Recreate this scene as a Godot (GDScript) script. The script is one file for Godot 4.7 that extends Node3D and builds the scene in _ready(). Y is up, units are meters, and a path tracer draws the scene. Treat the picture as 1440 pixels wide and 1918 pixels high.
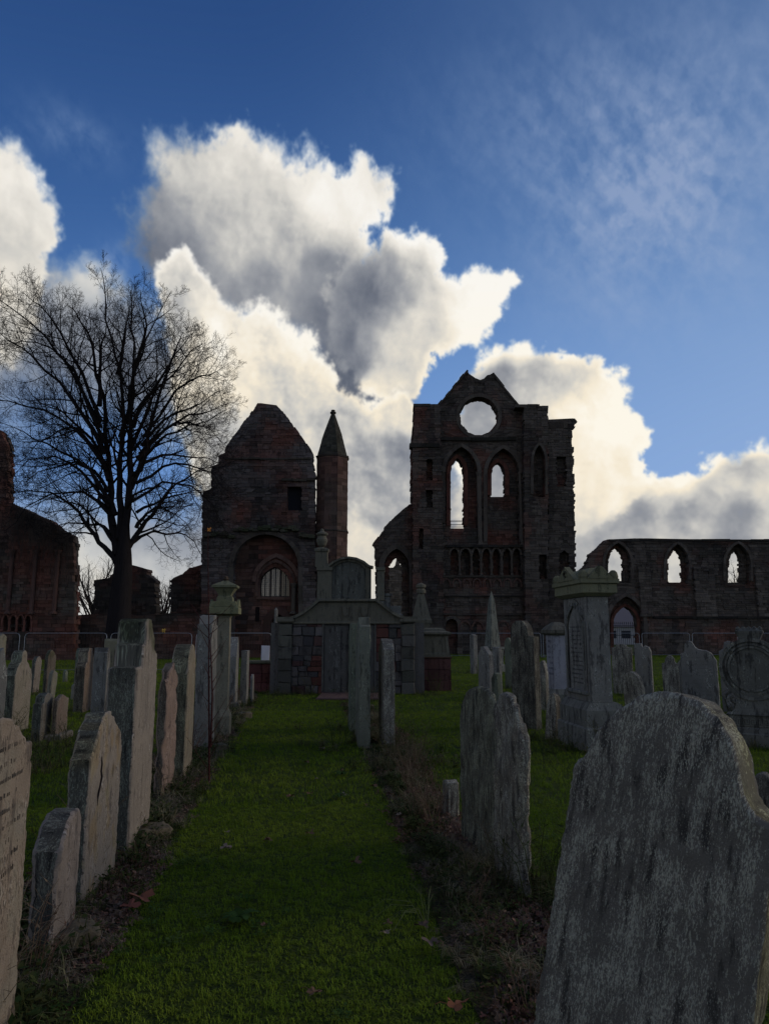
extends Node3D
# A ruined red sandstone abbey seen across its churchyard, against the light of a winter afternoon.
# Units are metres, the camera looks towards -z, x is right.

const EYE := 1.65
var rng := RandomNumberGenerator.new()
var noise_a := FastNoiseLite.new()
var M := {}


func _ready() -> void:
	rng.seed = 20417
	var cam := Camera3D.new()
	cam.name = "camera"
	cam.fov = 69.98
	cam.near = 0.05
	cam.far = 3000.0
	add_child(cam)
	cam.position = Vector3(0, EYE, 0)
	cam.rotation_degrees = Vector3(9.408, 0, 0)
	cam.current = true

	var we := WorldEnvironment.new()
	we.name = "world_environment"
	var env := Environment.new()
	env.background_mode = Environment.BG_SKY
	env.sky = Sky.new()
	var pano := PanoramaSkyMaterial.new()
	pano.panorama = ImageTexture.create_from_image(paint_sky())
	env.sky.sky_material = pano
	env.background_energy_multiplier = 1.0
	env.tonemap_mode = Environment.TONE_MAPPER_LINEAR
	env.tonemap_exposure = 1.0
	env.sdfgi_enabled = true
	env.ssao_enabled = true
	env.ssil_enabled = true
	we.environment = env
	add_child(we)

	# the low sun stands to the right, veiled by cloud
	var sun := DirectionalLight3D.new()
	sun.name = "sun"
	sun.light_energy = 0.32
	sun.light_color = Color(1.0, 0.92, 0.83)
	sun.light_angular_distance = 24.0
	sun.shadow_enabled = true
	sun.sky_mode = DirectionalLight3D.SKY_MODE_LIGHT_ONLY
	add_child(sun)
	sun.rotation_degrees = Vector3(-18.0, 104.0, 0)
	build_all()


# ---------------------------------------------------------------- sky
# Cumulus as soft outlines in degrees of azimuth and elevation, broken up by billowing noise.
var layers := []
var bil := FastNoiseLite.new()
var fine := FastNoiseLite.new()
var wide := FastNoiseLite.new()
var puff := FastNoiseLite.new()
var streak := FastNoiseLite.new()


func cloud(outline: Array, tones: Array, amp: float, soft: float, most := 1.0, rim := 0.25, relief := 0.5, low := -9.0) -> void:
	var p := PackedVector2Array()
	for i in range(0, outline.size(), 2):
		p.append(Vector2(outline[i], outline[i + 1]))
	var box := Rect2(p[0], Vector2.ZERO)
	for q in p:
		box = box.expand(q)
	box = box.grow(amp * 1.9 + soft + 1.0)
	var step := 0.5
	var w := int(box.size.x / step) + 2
	var h := int(box.size.y / step) + 2
	var sd := PackedFloat32Array()
	var tn := PackedFloat32Array()
	sd.resize(w * h)
	tn.resize(w * h)
	var n := p.size()
	for j in h:
		for i in w:
			var q := box.position + Vector2(i, j) * step
			var d := 1e9
			for k in n:
				var a := p[k]
				var e := p[(k + 1) % n] - a
				var c := q - a - e * clampf((q - a).dot(e) / e.length_squared(), 0.0, 1.0)
				d = minf(d, c.length_squared())
			d = sqrt(d)
			sd[j * w + i] = d if Geometry2D.is_point_in_polygon(q, p) else -d
			var sum := 0.0
			var ws := 1e-6
			for k in range(0, tones.size(), 3):
				var wt := 1.0 / pow((q - Vector2(tones[k], tones[k + 1])).length_squared() + 0.15, 1.6)
				sum += wt * tones[k + 2]
				ws += wt
			tn[j * w + i] = sum / ws
	layers.append({"box": box, "w": w, "h": h, "sd": sd, "tn": tn, "amp": amp, "soft": soft, "most": most, "rim": rim, "relief": relief, "step": step, "low": low})


const RAMP: Array[Color] = [Color(0.33, 0.36, 0.42), Color(0.455, 0.475, 0.52), Color(0.61, 0.62, 0.64), Color(0.81, 0.80, 0.775), Color(0.96, 0.915, 0.83), Color(0.995, 0.97, 0.915)]


func tone_color(t: float) -> Color:
	t = clampf(t, 0.0, 0.9999) * 5.0
	var k := int(t)
	return RAMP[k].lerp(RAMP[k + 1], t - k)


func sky_color(az: float, el: float) -> Color:
	# clear air: pale at the horizon, deep overhead, paler towards the sun
	var e := clampf(el, 0.0, 90.0)
	var c := Color(0.64, 0.73, 0.85).lerp(Color(0.46, 0.62, 0.85), smoothstep(0.0, 12.0, e))
	c = c.lerp(Color(0.285, 0.45, 0.685), smoothstep(8.0, 33.0, e))
	c = c.lerp(Color(0.165, 0.29, 0.495), smoothstep(20.0, 48.0, e))
	var s := cos(deg_to_rad(az - 70.0)) * 0.5 + 0.5
	c = c.lerp(Color(0.13, 0.26, 0.47), 0.55 * (1.0 - smoothstep(0.05, 0.7, s)) * smoothstep(0.0, 15.0, e))
	c = c.lerp(Color(0.66, 0.74, 0.86), 0.55 * smoothstep(0.56, 0.98, s) * (1.0 - 0.5 * smoothstep(10.0, 60.0, e)))
	# thin high cloud
	var q := Vector2(az * cos(deg_to_rad(e)), e)
	var st := streak.get_noise_2d(q.x * 1.0 + q.y * 0.9, q.y * 0.35 - q.x * 0.25)
	var place := exp(-(pow((q.x - 19.5) / 8.0, 2.0) + pow((q.y - 31.0) / 7.0, 2.0))) + 0.35 * exp(-(pow((q.x - 12.0) / 9.0, 2.0) + pow((q.y - 37.0) / 5.0, 2.0)))
	place += 0.5 * exp(-(pow((q.x + 21.0) / 3.0, 2.0) + pow((q.y - 34.0) / 1.6, 2.0))) + 0.7 * exp(-(pow((q.x + 19.3) / 1.0, 2.0) + pow((q.y - 26.7) / 1.2, 2.0)))
	place += 0.8 * smoothstep(0.15, 0.6, wide.get_noise_2d(az * 0.4, el * 0.8 + 300.0)) * smoothstep(34.0, 60.0, absf(az))
	var ci := clampf(place * (0.30 + 0.50 * st + 0.25 * fine.get_noise_2d(az * 0.7, el * 0.7)), 0.0, 0.5)
	c = c.lerp(Color(0.70, 0.735, 0.83), ci)
	for l in layers:
		var b: Rect2 = l.box
		if az < b.position.x or az > b.end.x or el < b.position.y or el > b.end.y:
			continue
		var step: float = l.step
		var x := (az - b.position.x) / step
		var y := (el - b.position.y) / step
		var w: int = l.w
		var i := mini(int(x), w - 2)
		var j := mini(int(y), int(l.h) - 2)
		x -= i
		y -= j
		var at := j * w + i
		var sd: PackedFloat32Array = l.sd
		var d: float = lerpf(lerpf(sd[at], sd[at + 1], x), lerpf(sd[at + w], sd[at + w + 1], x), y)
		var amp: float = l.amp
		if d < -amp * 1.9 - l.soft:
			continue
		var tn: PackedFloat32Array = l.tn
		var t: float = lerpf(lerpf(tn[at], tn[at + 1], x), lerpf(tn[at + w], tn[at + w + 1], x), y)
		var n1 := bil.get_noise_2d(az, el)
		var n2 := fine.get_noise_2d(az, el)
		var n3 := wide.get_noise_2d(az, el)
		var pf := puff.get_noise_2d(az, el)
		d += amp * (1.1 * n1 + 0.50 * n2 + 0.5 * n3 - 1.6 * (pf + 0.55))
		# lit edges are crisp, shaded ones dissolve
		var soft: float = l.soft * (0.62 + 3.2 * pow(1.0 - clampf(t, 0.0, 1.0), 1.6)) * (1.0 + 0.8 * n3)
		var a := smoothstep(-soft * 0.8, soft * 1.6, d) * float(l.most) * smoothstep(l.low, l.low + 3.5, el + 1.2 * n1)
		if a <= 0.002:
			continue
		# lit from the right and above; thin edges glow
		var lit := bil.get_noise_2d(az - 0.6, el - 0.35) - n1
		var lit2 := puff.get_noise_2d(az + 0.3, el + 0.2) - pf
		var thin := 1.0 - smoothstep(0.0, 1.1, d)
		t += float(l.relief) * (-0.15 * lit + 0.13 * lit2 + 0.26 * n3 + 0.10 * n1 - 0.08 * (pf + 0.55) + 0.03 * n2)
		t += float(l.rim) * thin * (0.35 + 0.75 * t) + 0.10 * (t - 0.55)
		t -= 0.20 * clampf(t, 0.0, 1.0) * (1.0 - clampf(t, 0.0, 1.0))
		var k := tone_color(t)
		k = k.lerp(Color(1, 1, 1) * (k.r * 0.4 + k.g * 0.45 + k.b * 0.15), 0.6 * smoothstep(17.0, 30.0, el) * smoothstep(0.45, 0.8, t))
		k.a = 1.0
		c = c.lerp(k, a)
	return c


func paint_sky() -> Image:
	bil.seed = 11
	bil.noise_type = FastNoiseLite.TYPE_SIMPLEX_SMOOTH
	bil.frequency = 0.16
	bil.fractal_type = FastNoiseLite.FRACTAL_FBM
	bil.fractal_octaves = 4
	bil.fractal_gain = 0.52
	bil.domain_warp_enabled = true
	bil.domain_warp_amplitude = 1.6
	bil.domain_warp_frequency = 0.25
	bil.domain_warp_fractal_octaves = 3
	fine.seed = 5
	fine.noise_type = FastNoiseLite.TYPE_SIMPLEX
	fine.frequency = 0.75
	fine.fractal_octaves = 5
	fine.fractal_gain = 0.58
	fine.domain_warp_enabled = true
	fine.domain_warp_amplitude = 0.7
	fine.domain_warp_frequency = 0.5
	puff.seed = 21
	puff.noise_type = FastNoiseLite.TYPE_CELLULAR
	puff.cellular_return_type = FastNoiseLite.RETURN_DISTANCE
	puff.frequency = 0.42
	puff.fractal_octaves = 4
	puff.fractal_gain = 0.5
	puff.domain_warp_enabled = true
	puff.domain_warp_amplitude = 1.2
	puff.domain_warp_frequency = 0.35
	wide.seed = 8
	wide.frequency = 0.06
	wide.fractal_octaves = 3
	streak.seed = 3
	streak.frequency = 0.22
	streak.fractal_octaves = 5
	streak.fractal_gain = 0.6
	streak.domain_warp_enabled = true
	streak.domain_warp_amplitude = 3.0
	streak.domain_warp_frequency = 0.12
	# the deck behind the tree
	cloud([-41.8, 21.6, -32.8, 25, -27.1, 26.4, -24.1, 26.3, -20.8, 25.8, -18.1, 24.5, -13.1, 23.5, -12.3, 15.7, -16.3, 14.2, -21.4, 15.4, -26.5, 14.4, -31.6, 11.6, -40.4, 9.7],
		[-23.6, 25.4, 0.74, -25.1, 24.2, 0.62, -27, 21.7, 0.42, -25.3, 18.3, 0.33, -19.7, 19, 0.36, -14.4, 15.6, 0.5, -27.6, 15.8, 0.3, -21.9, 21.8, 0.42, -26.8, 13.6, 0.35, -35.4, 20, 0.4, -34.8, 13.3, 0.5, -20.7, 15, 0.45], 1.1, 1.5, 0.9, 0.05, 0.5)
	cloud([-40.1, 7.2, -28.1, 9.4, -24.3, 9.1, -19.2, 10.2, -16.1, 9, -12.2, 11.6, -8.4, 8.4, -8.1, -4.5, -39, -3.6],
		[-17, 4.2, 0.62, -21.5, 4.1, 0.72, -26, 8.4, 0.5, -15.7, 9, 0.45, -19.1, 7.3, 0.5, -34.1, 6.4, 0.5, -12.5, 7.5, 0.5, -20.5, 0.2, 0.7], 0.8, 1.6, 0.9, 0.05, 0.4)
	# great grey mass above the gable
	cloud([-20.1, 32.4, -18.7, 34.9, -15.4, 35.7, -12.4, 36.8, -11.2, 35.7, -7.3, 35.1, -4.6, 34.9, -3.2, 34.4, -2.7, 36, -1.4, 35.6, 0, 35, 1.5, 34.1, 0.7, 31.6, -1.1, 30.3, -0.9, 28.7, 0, 25.6, -0.9, 20.1, -3.5, 18.9, -7, 22, -12.6, 22.8, -17.7, 24.2, -20.5, 27.1, -20.7, 29.9],
		[-17.4, 34.2, 0.56, -13.2, 35.9, 0.72, -18.8, 30.2, 0.4, -14.6, 30.1, 0.5, -11.3, 33.5, 0.68, -7.3, 33.9, 0.74, -5.5, 32.2, 0.88, -3.7, 33.7, 0.85, -1.4, 35.1, 0.78, 0.2, 34.1, 0.78, -1.4, 31.6, 0.86, -10.6, 26.8, 0.34, -5.4, 27.8, 0.4, -8.5, 29.5, 0.58, -3.5, 24.1, 0.2, -4.8, 20.9, 0.16, -17, 26.9, 0.3, -19.5, 27.3, 0.25, -12, 29.6, 0.58, -7.2, 30.3, 0.7], 0.95, 0.55, 1.0, 0.22, 0.62)
	cloud([-7.1, 26.2, 0.9, 26.4, 2.6, 20.1, 2.2, 16, -5.2, 16, -7.9, 22.3], [-3.5, 24.1, 0.22, -3.5, 20.1, 0.16, -0.9, 19.3, 0.2, 1.7, 17.7, 0.3, -6.2, 23.2, 0.26], 0.5, 0.7, 1.0, 0.05, 0.5)
	# bottom bank between the towers
	cloud([-13.3, 7.5, -6.8, 12.6, 2.6, 16, 11.8, 12.4, 11.3, -4.5, -13.6, -4.4],
		[-0.9, 12.7, 0.4, -1.3, 9.4, 0.4, -1.7, 7.5, 0.66, 0, 6, 0.62, 0.9, 14.8, 0.5, 1.7, 10.6, 0.36, 7.6, 11.8, 0.42, -5.1, 11.8, 0.5, -1.7, 3.5, 0.65], 0.9, 1.3, 1.0, 0.1, 0.5)
	cloud([-3.6, 28.6, -1.4, 29.1, 0.1, 30.2, 1.8, 30.4, 3.6, 30.3, 5, 29, 4.7, 27.4, 6.3, 27.3, 9.6, 27.5, 11.3, 26.8, 10.2, 25.3, 9.5, 23.8, 8.1, 22.5, 6.1, 22, 3.8, 21, 3, 18.5, 0.9, 17.3, -1.3, 18.3, -3.1, 19.9, -4.5, 22.5, -4.9, 25.6],
		[2, 30.1, 0.88, 4.5, 29, 0.84, 0, 28.3, 0.5, -1.3, 25.6, 0.3, -3.1, 22.5, 0.22, 0.9, 26.4, 0.46, 6.2, 26.3, 0.84, 9.8, 26.8, 0.92, 7.1, 23.9, 0.9, 2.7, 24.1, 0.74, 0.9, 22.1, 0.74, -0.9, 19.3, 0.8, -2.4, 20.5, 0.35, 3.7, 22.1, 0.78, 2.7, 27.9, 0.6, 1.8, 25.6, 0.5, 8.4, 25.4, 0.92, -1.8, 22.5, 0.5], 0.75, 0.32, 1.0, 0.26, 0.7)
	cloud([-17.8, 27.6, -16.5, 28.6, -15.4, 27.7, -14.1, 26.1, -13.1, 25.1, -11.8, 24.6, -9.9, 25.5, -8.8, 24.5, -7.7, 23.7, -5.8, 23.4, -5.1, 22, -4.4, 20.4, -2.6, 18.6, -1.3, 18.1, 0, 18.6, 1.7, 18.4, 2.5, 17.5, 3, 13.9, 3.4, 7.7, -3.4, 5.6, -6.7, 5.6, -13.2, 5.5, -16.5, 17, -18.4, 23.7, -18.7, 26.3],
		[-16.4, 28, 0.78, -16.5, 25.5, 0.66, -13.9, 23.5, 0.72, -9.7, 23.8, 0.8, -6.1, 22.4, 0.86, -11.7, 20.5, 0.7, -14.6, 19.5, 0.72, -5.2, 19.2, 0.78, -0.9, 17.3, 0.76, 1.7, 17.3, 0.72, -6.9, 16.7, 0.72, -9.5, 18.3, 0.68, -3.4, 15.2, 0.64, -0.9, 14, 0.45, 0.9, 14, 0.4, -5.1, 13.5, 0.6, -13.6, 15.6, 0.55, -16.7, 22.4, 0.62, -11.5, 14.9, 0.6], 0.8, 0.34, 1.0, 0.3, 1.0, 7.2)
	# bank right of the tower, and the one beyond it
	cloud([7, 20.3, 8.4, 21.7, 9.8, 22, 11.3, 22, 12.6, 21.6, 14.6, 21.3, 16.3, 20.8, 17.4, 20.5, 17.6, 19.9, 18.7, 19.1, 19.1, 18, 18.9, 16.8, 19.9, 15.6, 20.7, 14.9, 20.7, 14, 19.7, 13.2, 20.3, 11.9, 21.9, 11.3, 23.7, 10.9, 23.5, 7.1, 22.2, -2.4, 6.1, -2.6, 5.6, 13.9, 5.4, 16.4, 5.6, 18.4],
		[8.7, 21.5, 0.85, 11.3, 21.7, 0.88, 9.5, 19.9, 0.36, 7.8, 17.5, 0.42, 12.1, 20.1, 0.52, 14.6, 20.8, 0.8, 13.7, 18.8, 0.55, 16.6, 19.7, 0.72, 17.9, 18.4, 0.84, 16.9, 17, 0.9, 18.9, 15.2, 0.93, 16.3, 13.4, 0.88, 17.8, 12.5, 0.86, 15.7, 9.4, 0.8, 16, 7.4, 0.7, 19.3, 11.2, 0.95, 21.1, 10.3, 0.8, 21.4, 8, 0.42, 6.9, 15.9, 0.5, 5.8, 12.6, 0.84, 5.7, 10.2, 0.5, 8.9, 12.1, 0.5, 15.2, 15.5, 0.82, 15.4, 11.5, 0.9, 18.1, 9.7, 0.92, 17.2, 15.3, 0.95, 15.7, 17.1, 0.8], 0.7, 0.28, 1.0, 0.28, 0.7)
	cloud([18.9, 10.1, 20.8, 11.1, 22.5, 11.1, 23.8, 11.5, 24.4, 12.5, 25.1, 13.1, 26, 12.7, 27.1, 13.4, 28.1, 13, 29.4, 12.2, 34.2, 13.4, 37.7, 11.8, 37.5, -3.6, 11.3, -4.5, 11.6, 7.1, 16.8, 8.4],
		[24.6, 12.5, 0.86, 27.1, 13.2, 0.9, 26.5, 11.9, 0.56, 27.9, 11.1, 0.58, 25.8, 10.5, 0.74, 22.6, 10.9, 0.82, 21.1, 9.9, 0.7, 19.5, 8.8, 0.5, 22.9, 8.8, 0.46, 26.4, 8.6, 0.38, 27.8, 7.4, 0.6, 25.9, 6.9, 0.42, 17.6, 7.7, 0.5, 17.5, 5.4, 0.6, 21.5, 4.8, 0.6, 25.6, 4.7, 0.64, 27.5, 9.8, 0.72, 24.4, 9.7, 0.6, 30.2, 10.3, 0.7, 32.9, 6.5, 0.6], 0.65, 0.32, 1.0, 0.26, 0.7)
	cloud([-40.4, 30.2, -34.3, 32.7, -30.2, 32.3, -28.7, 32.3, -27.5, 31.8, -26.8, 30.4, -26, 28.9, -25.3, 27.7, -26.1, 26.2, -26, 24.4, -26.2, 21.9, -27.5, 19.3, -29.5, 18, -38.7, 15.3],
		[-29.4, 31.5, 0.7, -27.9, 31.2, 0.8, -27.6, 28.6, 0.72, -26.1, 27.9, 0.74, -28.9, 27, 0.62, -28.9, 23.1, 0.8, -28, 24.4, 0.76, -27.4, 21.7, 0.7, -28.7, 20, 0.6, -33.1, 27.3, 0.5, -35.4, 20, 0.45], 0.8, 0.5, 1.0, 0.18, 0.6)
	# added clouds out of view, whitened to lift the light on shaded surfaces
	var r := RandomNumberGenerator.new()
	r.seed = 77
	for k in 26:
		var az := -176.0 + 352.0 * fmod(k * 7.0 + r.randf_range(0.2, 0.8), 26.0) / 26.0
		if absf(az) < 46.0:
			continue
		var cx := r.randf_range(9.0, 17.0)
		var cy := r.randf_range(5.0, 11.0)
		var up := r.randf_range(6.0, 24.0) if k % 2 == 0 else r.randf_range(26.0, 56.0)
		var o := []
		for i in 14:
			var an := TAU * i / 14.0
			var rr := r.randf_range(0.75, 1.15)
			o.append_array([az + cos(an) * cx * rr, up + sin(an) * cy * rr * (1.0 if sin(an) > 0 else 0.6)])
		var near := exp(-pow((az - 74.0) / 60.0, 2.0))
		var tones := []
		for i in 7:
			var dx := r.randf_range(-1.0, 1.0)
			var dy := r.randf_range(-1.0, 1.0)
			tones.append_array([az + dx * cx * 0.8, up + dy * cy * 0.7, clampf(0.84 - 0.22 * near + 0.16 * dy, 0.15, 0.97)])
		cloud(o, tones, 1.6, 0.8, 1.0, 0.2, 0.7)
	# the whole sphere coarsely, then the part the clouds above fill finely
	var W := 4096
	var H := 2048
	var cw := 768
	var ch := 384
	var im := Image.create(cw, ch, false, Image.FORMAT_RGB8)
	for j in ch:
		var el := 90.0 - (j + 0.5) * 180.0 / ch
		if el < -1.0:
			break
		for i in cw:
			im.set_pixel(i, j, sky_color((i + 0.5) * 360.0 / cw - 180.0, el))
	im.fill_rect(Rect2i(0, ch / 2, cw, ch / 2), Color(0.30, 0.32, 0.31))
	im.resize(W, H, Image.INTERPOLATE_CUBIC)
	var x0 := int((180.0 - 34.0) / 360.0 * W)
	var x1 := int((180.0 + 34.0) / 360.0 * W)
	var y0 := int((90.0 - 48.0) / 180.0 * H)
	var y1 := int((90.0 + 0.3) / 180.0 * H)
	for j in range(y0, y1):
		var el := 90.0 - (j + 0.5) * 180.0 / H
		for i in range(x0, x1):
			im.set_pixel(i, j, sky_color((i + 0.5) * 360.0 / W - 180.0, el))
	# a panorama begins straight ahead (-z)
	var turned := Image.create(W, H, false, Image.FORMAT_RGB8)
	turned.blit_rect(im, Rect2i(W / 2, 0, W / 2, H), Vector2i(0, 0))
	turned.blit_rect(im, Rect2i(0, 0, W / 2, H), Vector2i(W / 2, 0))
	return turned


# ---------------------------------------------------------------- naming and nodes
var taken := {}


func numbered(called: String) -> String:
	var n: int = taken.get(called, -1) + 1
	taken[called] = n
	return called if n == 0 else "%s_%03d" % [called, n]


func thing(called: String, label: String, category: String, at := Vector3.ZERO, yaw := 0.0, group := "") -> Node3D:
	var o := Node3D.new()
	o.name = numbered(called)
	add_child(o, true)
	o.position = at
	o.rotation_degrees.y = yaw
	tag(o, label, category, group)
	return o


func tag(o: Node3D, label: String, category := "", group := "") -> void:
	o.set_meta("label", label)
	if category:
		o.set_meta("category", category)
	if group:
		o.set_meta("group", group)


func part(called: String, mesh: Mesh, mat: Material, parent: Node3D, at := Vector3.ZERO) -> MeshInstance3D:
	var o := MeshInstance3D.new()
	if parent == self:
		o.name = numbered(called)
	else:
		var used := {}
		for c in parent.get_children():
			used[String(c.name)] = true
		var k := 0
		var n := called
		while used.has(n):
			k += 1
			n = "%s_%03d" % [called, k]
		o.name = n
	o.mesh = mesh
	o.material_override = mat
	o.position = at
	parent.add_child(o, true)
	return o


func structure(called: String, mesh: Mesh, mat: Material) -> MeshInstance3D:
	var o := part(called, mesh, mat, self)
	o.set_meta("kind", "structure")
	return o


func stuff(o: Node3D) -> Node3D:
	o.set_meta("kind", "stuff")
	return o


# ---------------------------------------------------------------- mesh builder
class Mb:
	var v := PackedVector3Array()
	var n := PackedVector3Array()
	var c := PackedColorArray()
	var col := Color(1, 1, 1)

	# counter-clockwise seen from outside
	func tri(a: Vector3, b: Vector3, d: Vector3) -> void:
		var m := (b - a).cross(d - a).normalized()
		v.append(a)
		v.append(d)
		v.append(b)
		for i in 3:
			n.append(m)
			c.append(col)

	func quad(a: Vector3, b: Vector3, d: Vector3, e: Vector3) -> void:
		var m := (d - a).cross(e - b).normalized()
		for p: Vector3 in [a, d, b, a, e, d]:
			v.append(p)
			n.append(m)
			c.append(col)

	func squad(a: Vector3, b: Vector3, d: Vector3, e: Vector3, na: Vector3, nb: Vector3, nd: Vector3, ne: Vector3) -> void:
		v.append_array([a, d, b, a, e, d])
		n.append_array([na, nd, nb, na, ne, nd])
		c.append_array([col, col, col, col, col, col])

	# eight corners: four of the face at the front (ccw from outside), then the four behind them
	func hexa(p: Array) -> void:
		quad(p[0], p[1], p[2], p[3])
		quad(p[5], p[4], p[7], p[6])
		quad(p[4], p[5], p[1], p[0])
		quad(p[3], p[2], p[6], p[7])
		quad(p[4], p[0], p[3], p[7])
		quad(p[1], p[5], p[6], p[2])

	func box(lo: Vector3, hi: Vector3) -> void:
		hexa([Vector3(lo.x, lo.y, hi.z), Vector3(hi.x, lo.y, hi.z), Vector3(hi.x, hi.y, hi.z), Vector3(lo.x, hi.y, hi.z),
			Vector3(lo.x, lo.y, lo.z), Vector3(hi.x, lo.y, lo.z), Vector3(hi.x, hi.y, lo.z), Vector3(lo.x, hi.y, lo.z)])

	# a box whose edges are chamfered
	func cbox(lo: Vector3, hi: Vector3, r: float) -> void:
		loft([[lo.y, lo.x + r, hi.x - r, lo.z + r, hi.z - r], [lo.y + r, lo.x, hi.x, lo.z, hi.z], [hi.y - r, lo.x, hi.x, lo.z, hi.z], [hi.y, lo.x + r, hi.x - r, lo.z + r, hi.z - r]])

	# a hand-dressed block: every corner a little out of true
	func rough_block(lo: Vector3, hi: Vector3, j: float, r: RandomNumberGenerator) -> void:
		var p := []
		for z: float in [hi.z, lo.z]:
			for q: Vector2 in [Vector2(lo.x, lo.y), Vector2(hi.x, lo.y), Vector2(hi.x, hi.y), Vector2(lo.x, hi.y)]:
				p.append(Vector3(q.x + r.randf_range(-j, j), q.y + r.randf_range(-j, j), z + (r.randf_range(-j, j) * 1.5 if z == hi.z else 0.0)))
		var c := []
		var mid: Vector3 = (p[0] + p[1] + p[2] + p[3]) / 4.0
		for i in 4:  # the face is drawn in from its worn arrises
			c.append(p[i].lerp(mid, 0.10) + Vector3(0, 0, j * 1.2))
		quad(c[0], c[1], c[2], c[3])
		for i in 4:
			var k := (i + 1) % 4
			quad(p[i], p[k], c[k], c[i])
			quad(p[i + 4], p[k + 4], p[k], p[i])

	# rings: [y, x0, x1, z0, z1] or [y, half_x, half_z], from the bottom up
	func loft(rings: Array, at := Vector3.ZERO) -> void:
		var r := []
		for g in rings:
			if g.size() == 3:
				g = [g[0], -g[1], g[1], -g[2], g[2]]
			r.append([Vector3(g[1], g[0], g[4]) + at, Vector3(g[2], g[0], g[4]) + at, Vector3(g[2], g[0], g[3]) + at, Vector3(g[1], g[0], g[3]) + at])
		for i in r.size() - 1:
			for k in 4:
				var m := (k + 1) % 4
				quad(r[i][k], r[i][m], r[i + 1][m], r[i + 1][k])
		quad(r[-1][0], r[-1][1], r[-1][2], r[-1][3])
		quad(r[0][3], r[0][2], r[0][1], r[0][0])

	# [radius, y] from the bottom up
	func lathe(prof: Array, sides: int, at := Vector3.ZERO, flat := false, turn := 0.0) -> void:
		for i in prof.size() - 1:
			var r0: float = prof[i][0]
			var r1: float = prof[i + 1][0]
			var y0: float = prof[i][1]
			var y1: float = prof[i + 1][1]
			var s := Vector2(y1 - y0, r0 - r1).normalized()
			for k in sides:
				var a0 := TAU * k / sides + turn
				var a1 := TAU * (k + 1) / sides + turn
				var d0 := Vector3(sin(a0), 0, cos(a0))
				var d1 := Vector3(sin(a1), 0, cos(a1))
				var up := Vector3.UP
				var p := [at + d0 * r0 + up * y0, at + d1 * r0 + up * y0, at + d1 * r1 + up * y1, at + d0 * r1 + up * y1]
				if flat:
					if r1 > 0.0005:
						quad(p[0], p[1], p[2], p[3])
					else:
						tri(p[0], p[1], p[2])
				else:
					var n0 := (d0 * s.x + up * s.y)
					var n1 := (d1 * s.x + up * s.y)
					squad(p[0], p[1], p[2], p[3], n0, n1, n1, n0)

	func tube(path: Array, radii: Array, sides: int) -> void:
		var last := []
		var ln := []
		var side := Vector3.ZERO
		for i in path.size():
			var d: Vector3 = (path[mini(i + 1, path.size() - 1)] - path[maxi(i - 1, 0)]).normalized()
			if side == Vector3.ZERO:
				side = d.cross(Vector3(0.31, 0.2, 0.93) if absf(d.z) < 0.8 else Vector3.RIGHT).normalized()
			side = (side - d * side.dot(d)).normalized()
			var up := d.cross(side)
			var ring := []
			var rn := []
			for k in sides:
				var a := TAU * k / sides
				var q := side * cos(a) + up * sin(a)
				rn.append(q)
				ring.append(path[i] + q * radii[i])
			if i > 0:
				for k in sides:
					var m := (k + 1) % sides
					squad(last[k], last[m], ring[m], ring[k], ln[k], ln[m], rn[m], rn[k])
			last = ring
			ln = rn

	# outline in x and y, ccw, between z0 (back) and z1 (front)
	func prism(poly: PackedVector2Array, z0: float, z1: float, at := Vector3.ZERO) -> void:
		if Geometry2D.is_polygon_clockwise(poly):
			poly.reverse()
		var idx := Geometry2D.triangulate_polygon(poly)
		for i in range(0, idx.size(), 3):
			var a := poly[idx[i]]
			var b := poly[idx[i + 1]]
			var d := poly[idx[i + 2]]
			if (b - a).cross(d - a) < 0:
				var e := b
				b = d
				d = e
			tri(at + Vector3(a.x, a.y, z1), at + Vector3(b.x, b.y, z1), at + Vector3(d.x, d.y, z1))
			tri(at + Vector3(a.x, a.y, z0), at + Vector3(d.x, d.y, z0), at + Vector3(b.x, b.y, z0))
		for i in poly.size():
			var a := poly[i]
			var b := poly[(i + 1) % poly.size()]
			quad(at + Vector3(a.x, a.y, z1), at + Vector3(a.x, a.y, z0), at + Vector3(b.x, b.y, z0), at + Vector3(b.x, b.y, z1))

	func mesh() -> ArrayMesh:
		var arr := []
		arr.resize(Mesh.ARRAY_MAX)
		arr[Mesh.ARRAY_VERTEX] = v
		arr[Mesh.ARRAY_NORMAL] = n
		arr[Mesh.ARRAY_COLOR] = c
		var m := ArrayMesh.new()
		if v.size():
			m.add_surface_from_arrays(Mesh.PRIMITIVE_TRIANGLES, arr)
		return m


func mb(col := Color(1, 1, 1)) -> Mb:
	var m := Mb.new()
	m.col = col
	return m


func pv(a: Array) -> PackedVector2Array:
	var p := PackedVector2Array()
	for i in range(0, a.size(), 2):
		p.append(Vector2(a[i], a[i + 1]))
	return p


# ---------------------------------------------------------------- rubble and ashlar walls, block by block
const GREY := Color(0.112, 0.092, 0.074)
const RED := Color(0.165, 0.072, 0.052)
const SOOT := Color(0.045, 0.039, 0.034)
const MOSS := Color(0.075, 0.085, 0.045)
const PINK := Color(0.165, 0.100, 0.078)


func crossings(polys: Array, y: float) -> Array:
	var xs := []
	for p: PackedVector2Array in polys:
		for i in p.size():
			var a := p[i]
			var b := p[(i + 1) % p.size()]
			if (a.y > y) != (b.y > y):
				xs.append(a.x + (b.x - a.x) * (y - a.y) / (b.y - a.y))
	xs.sort()
	return xs


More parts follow.
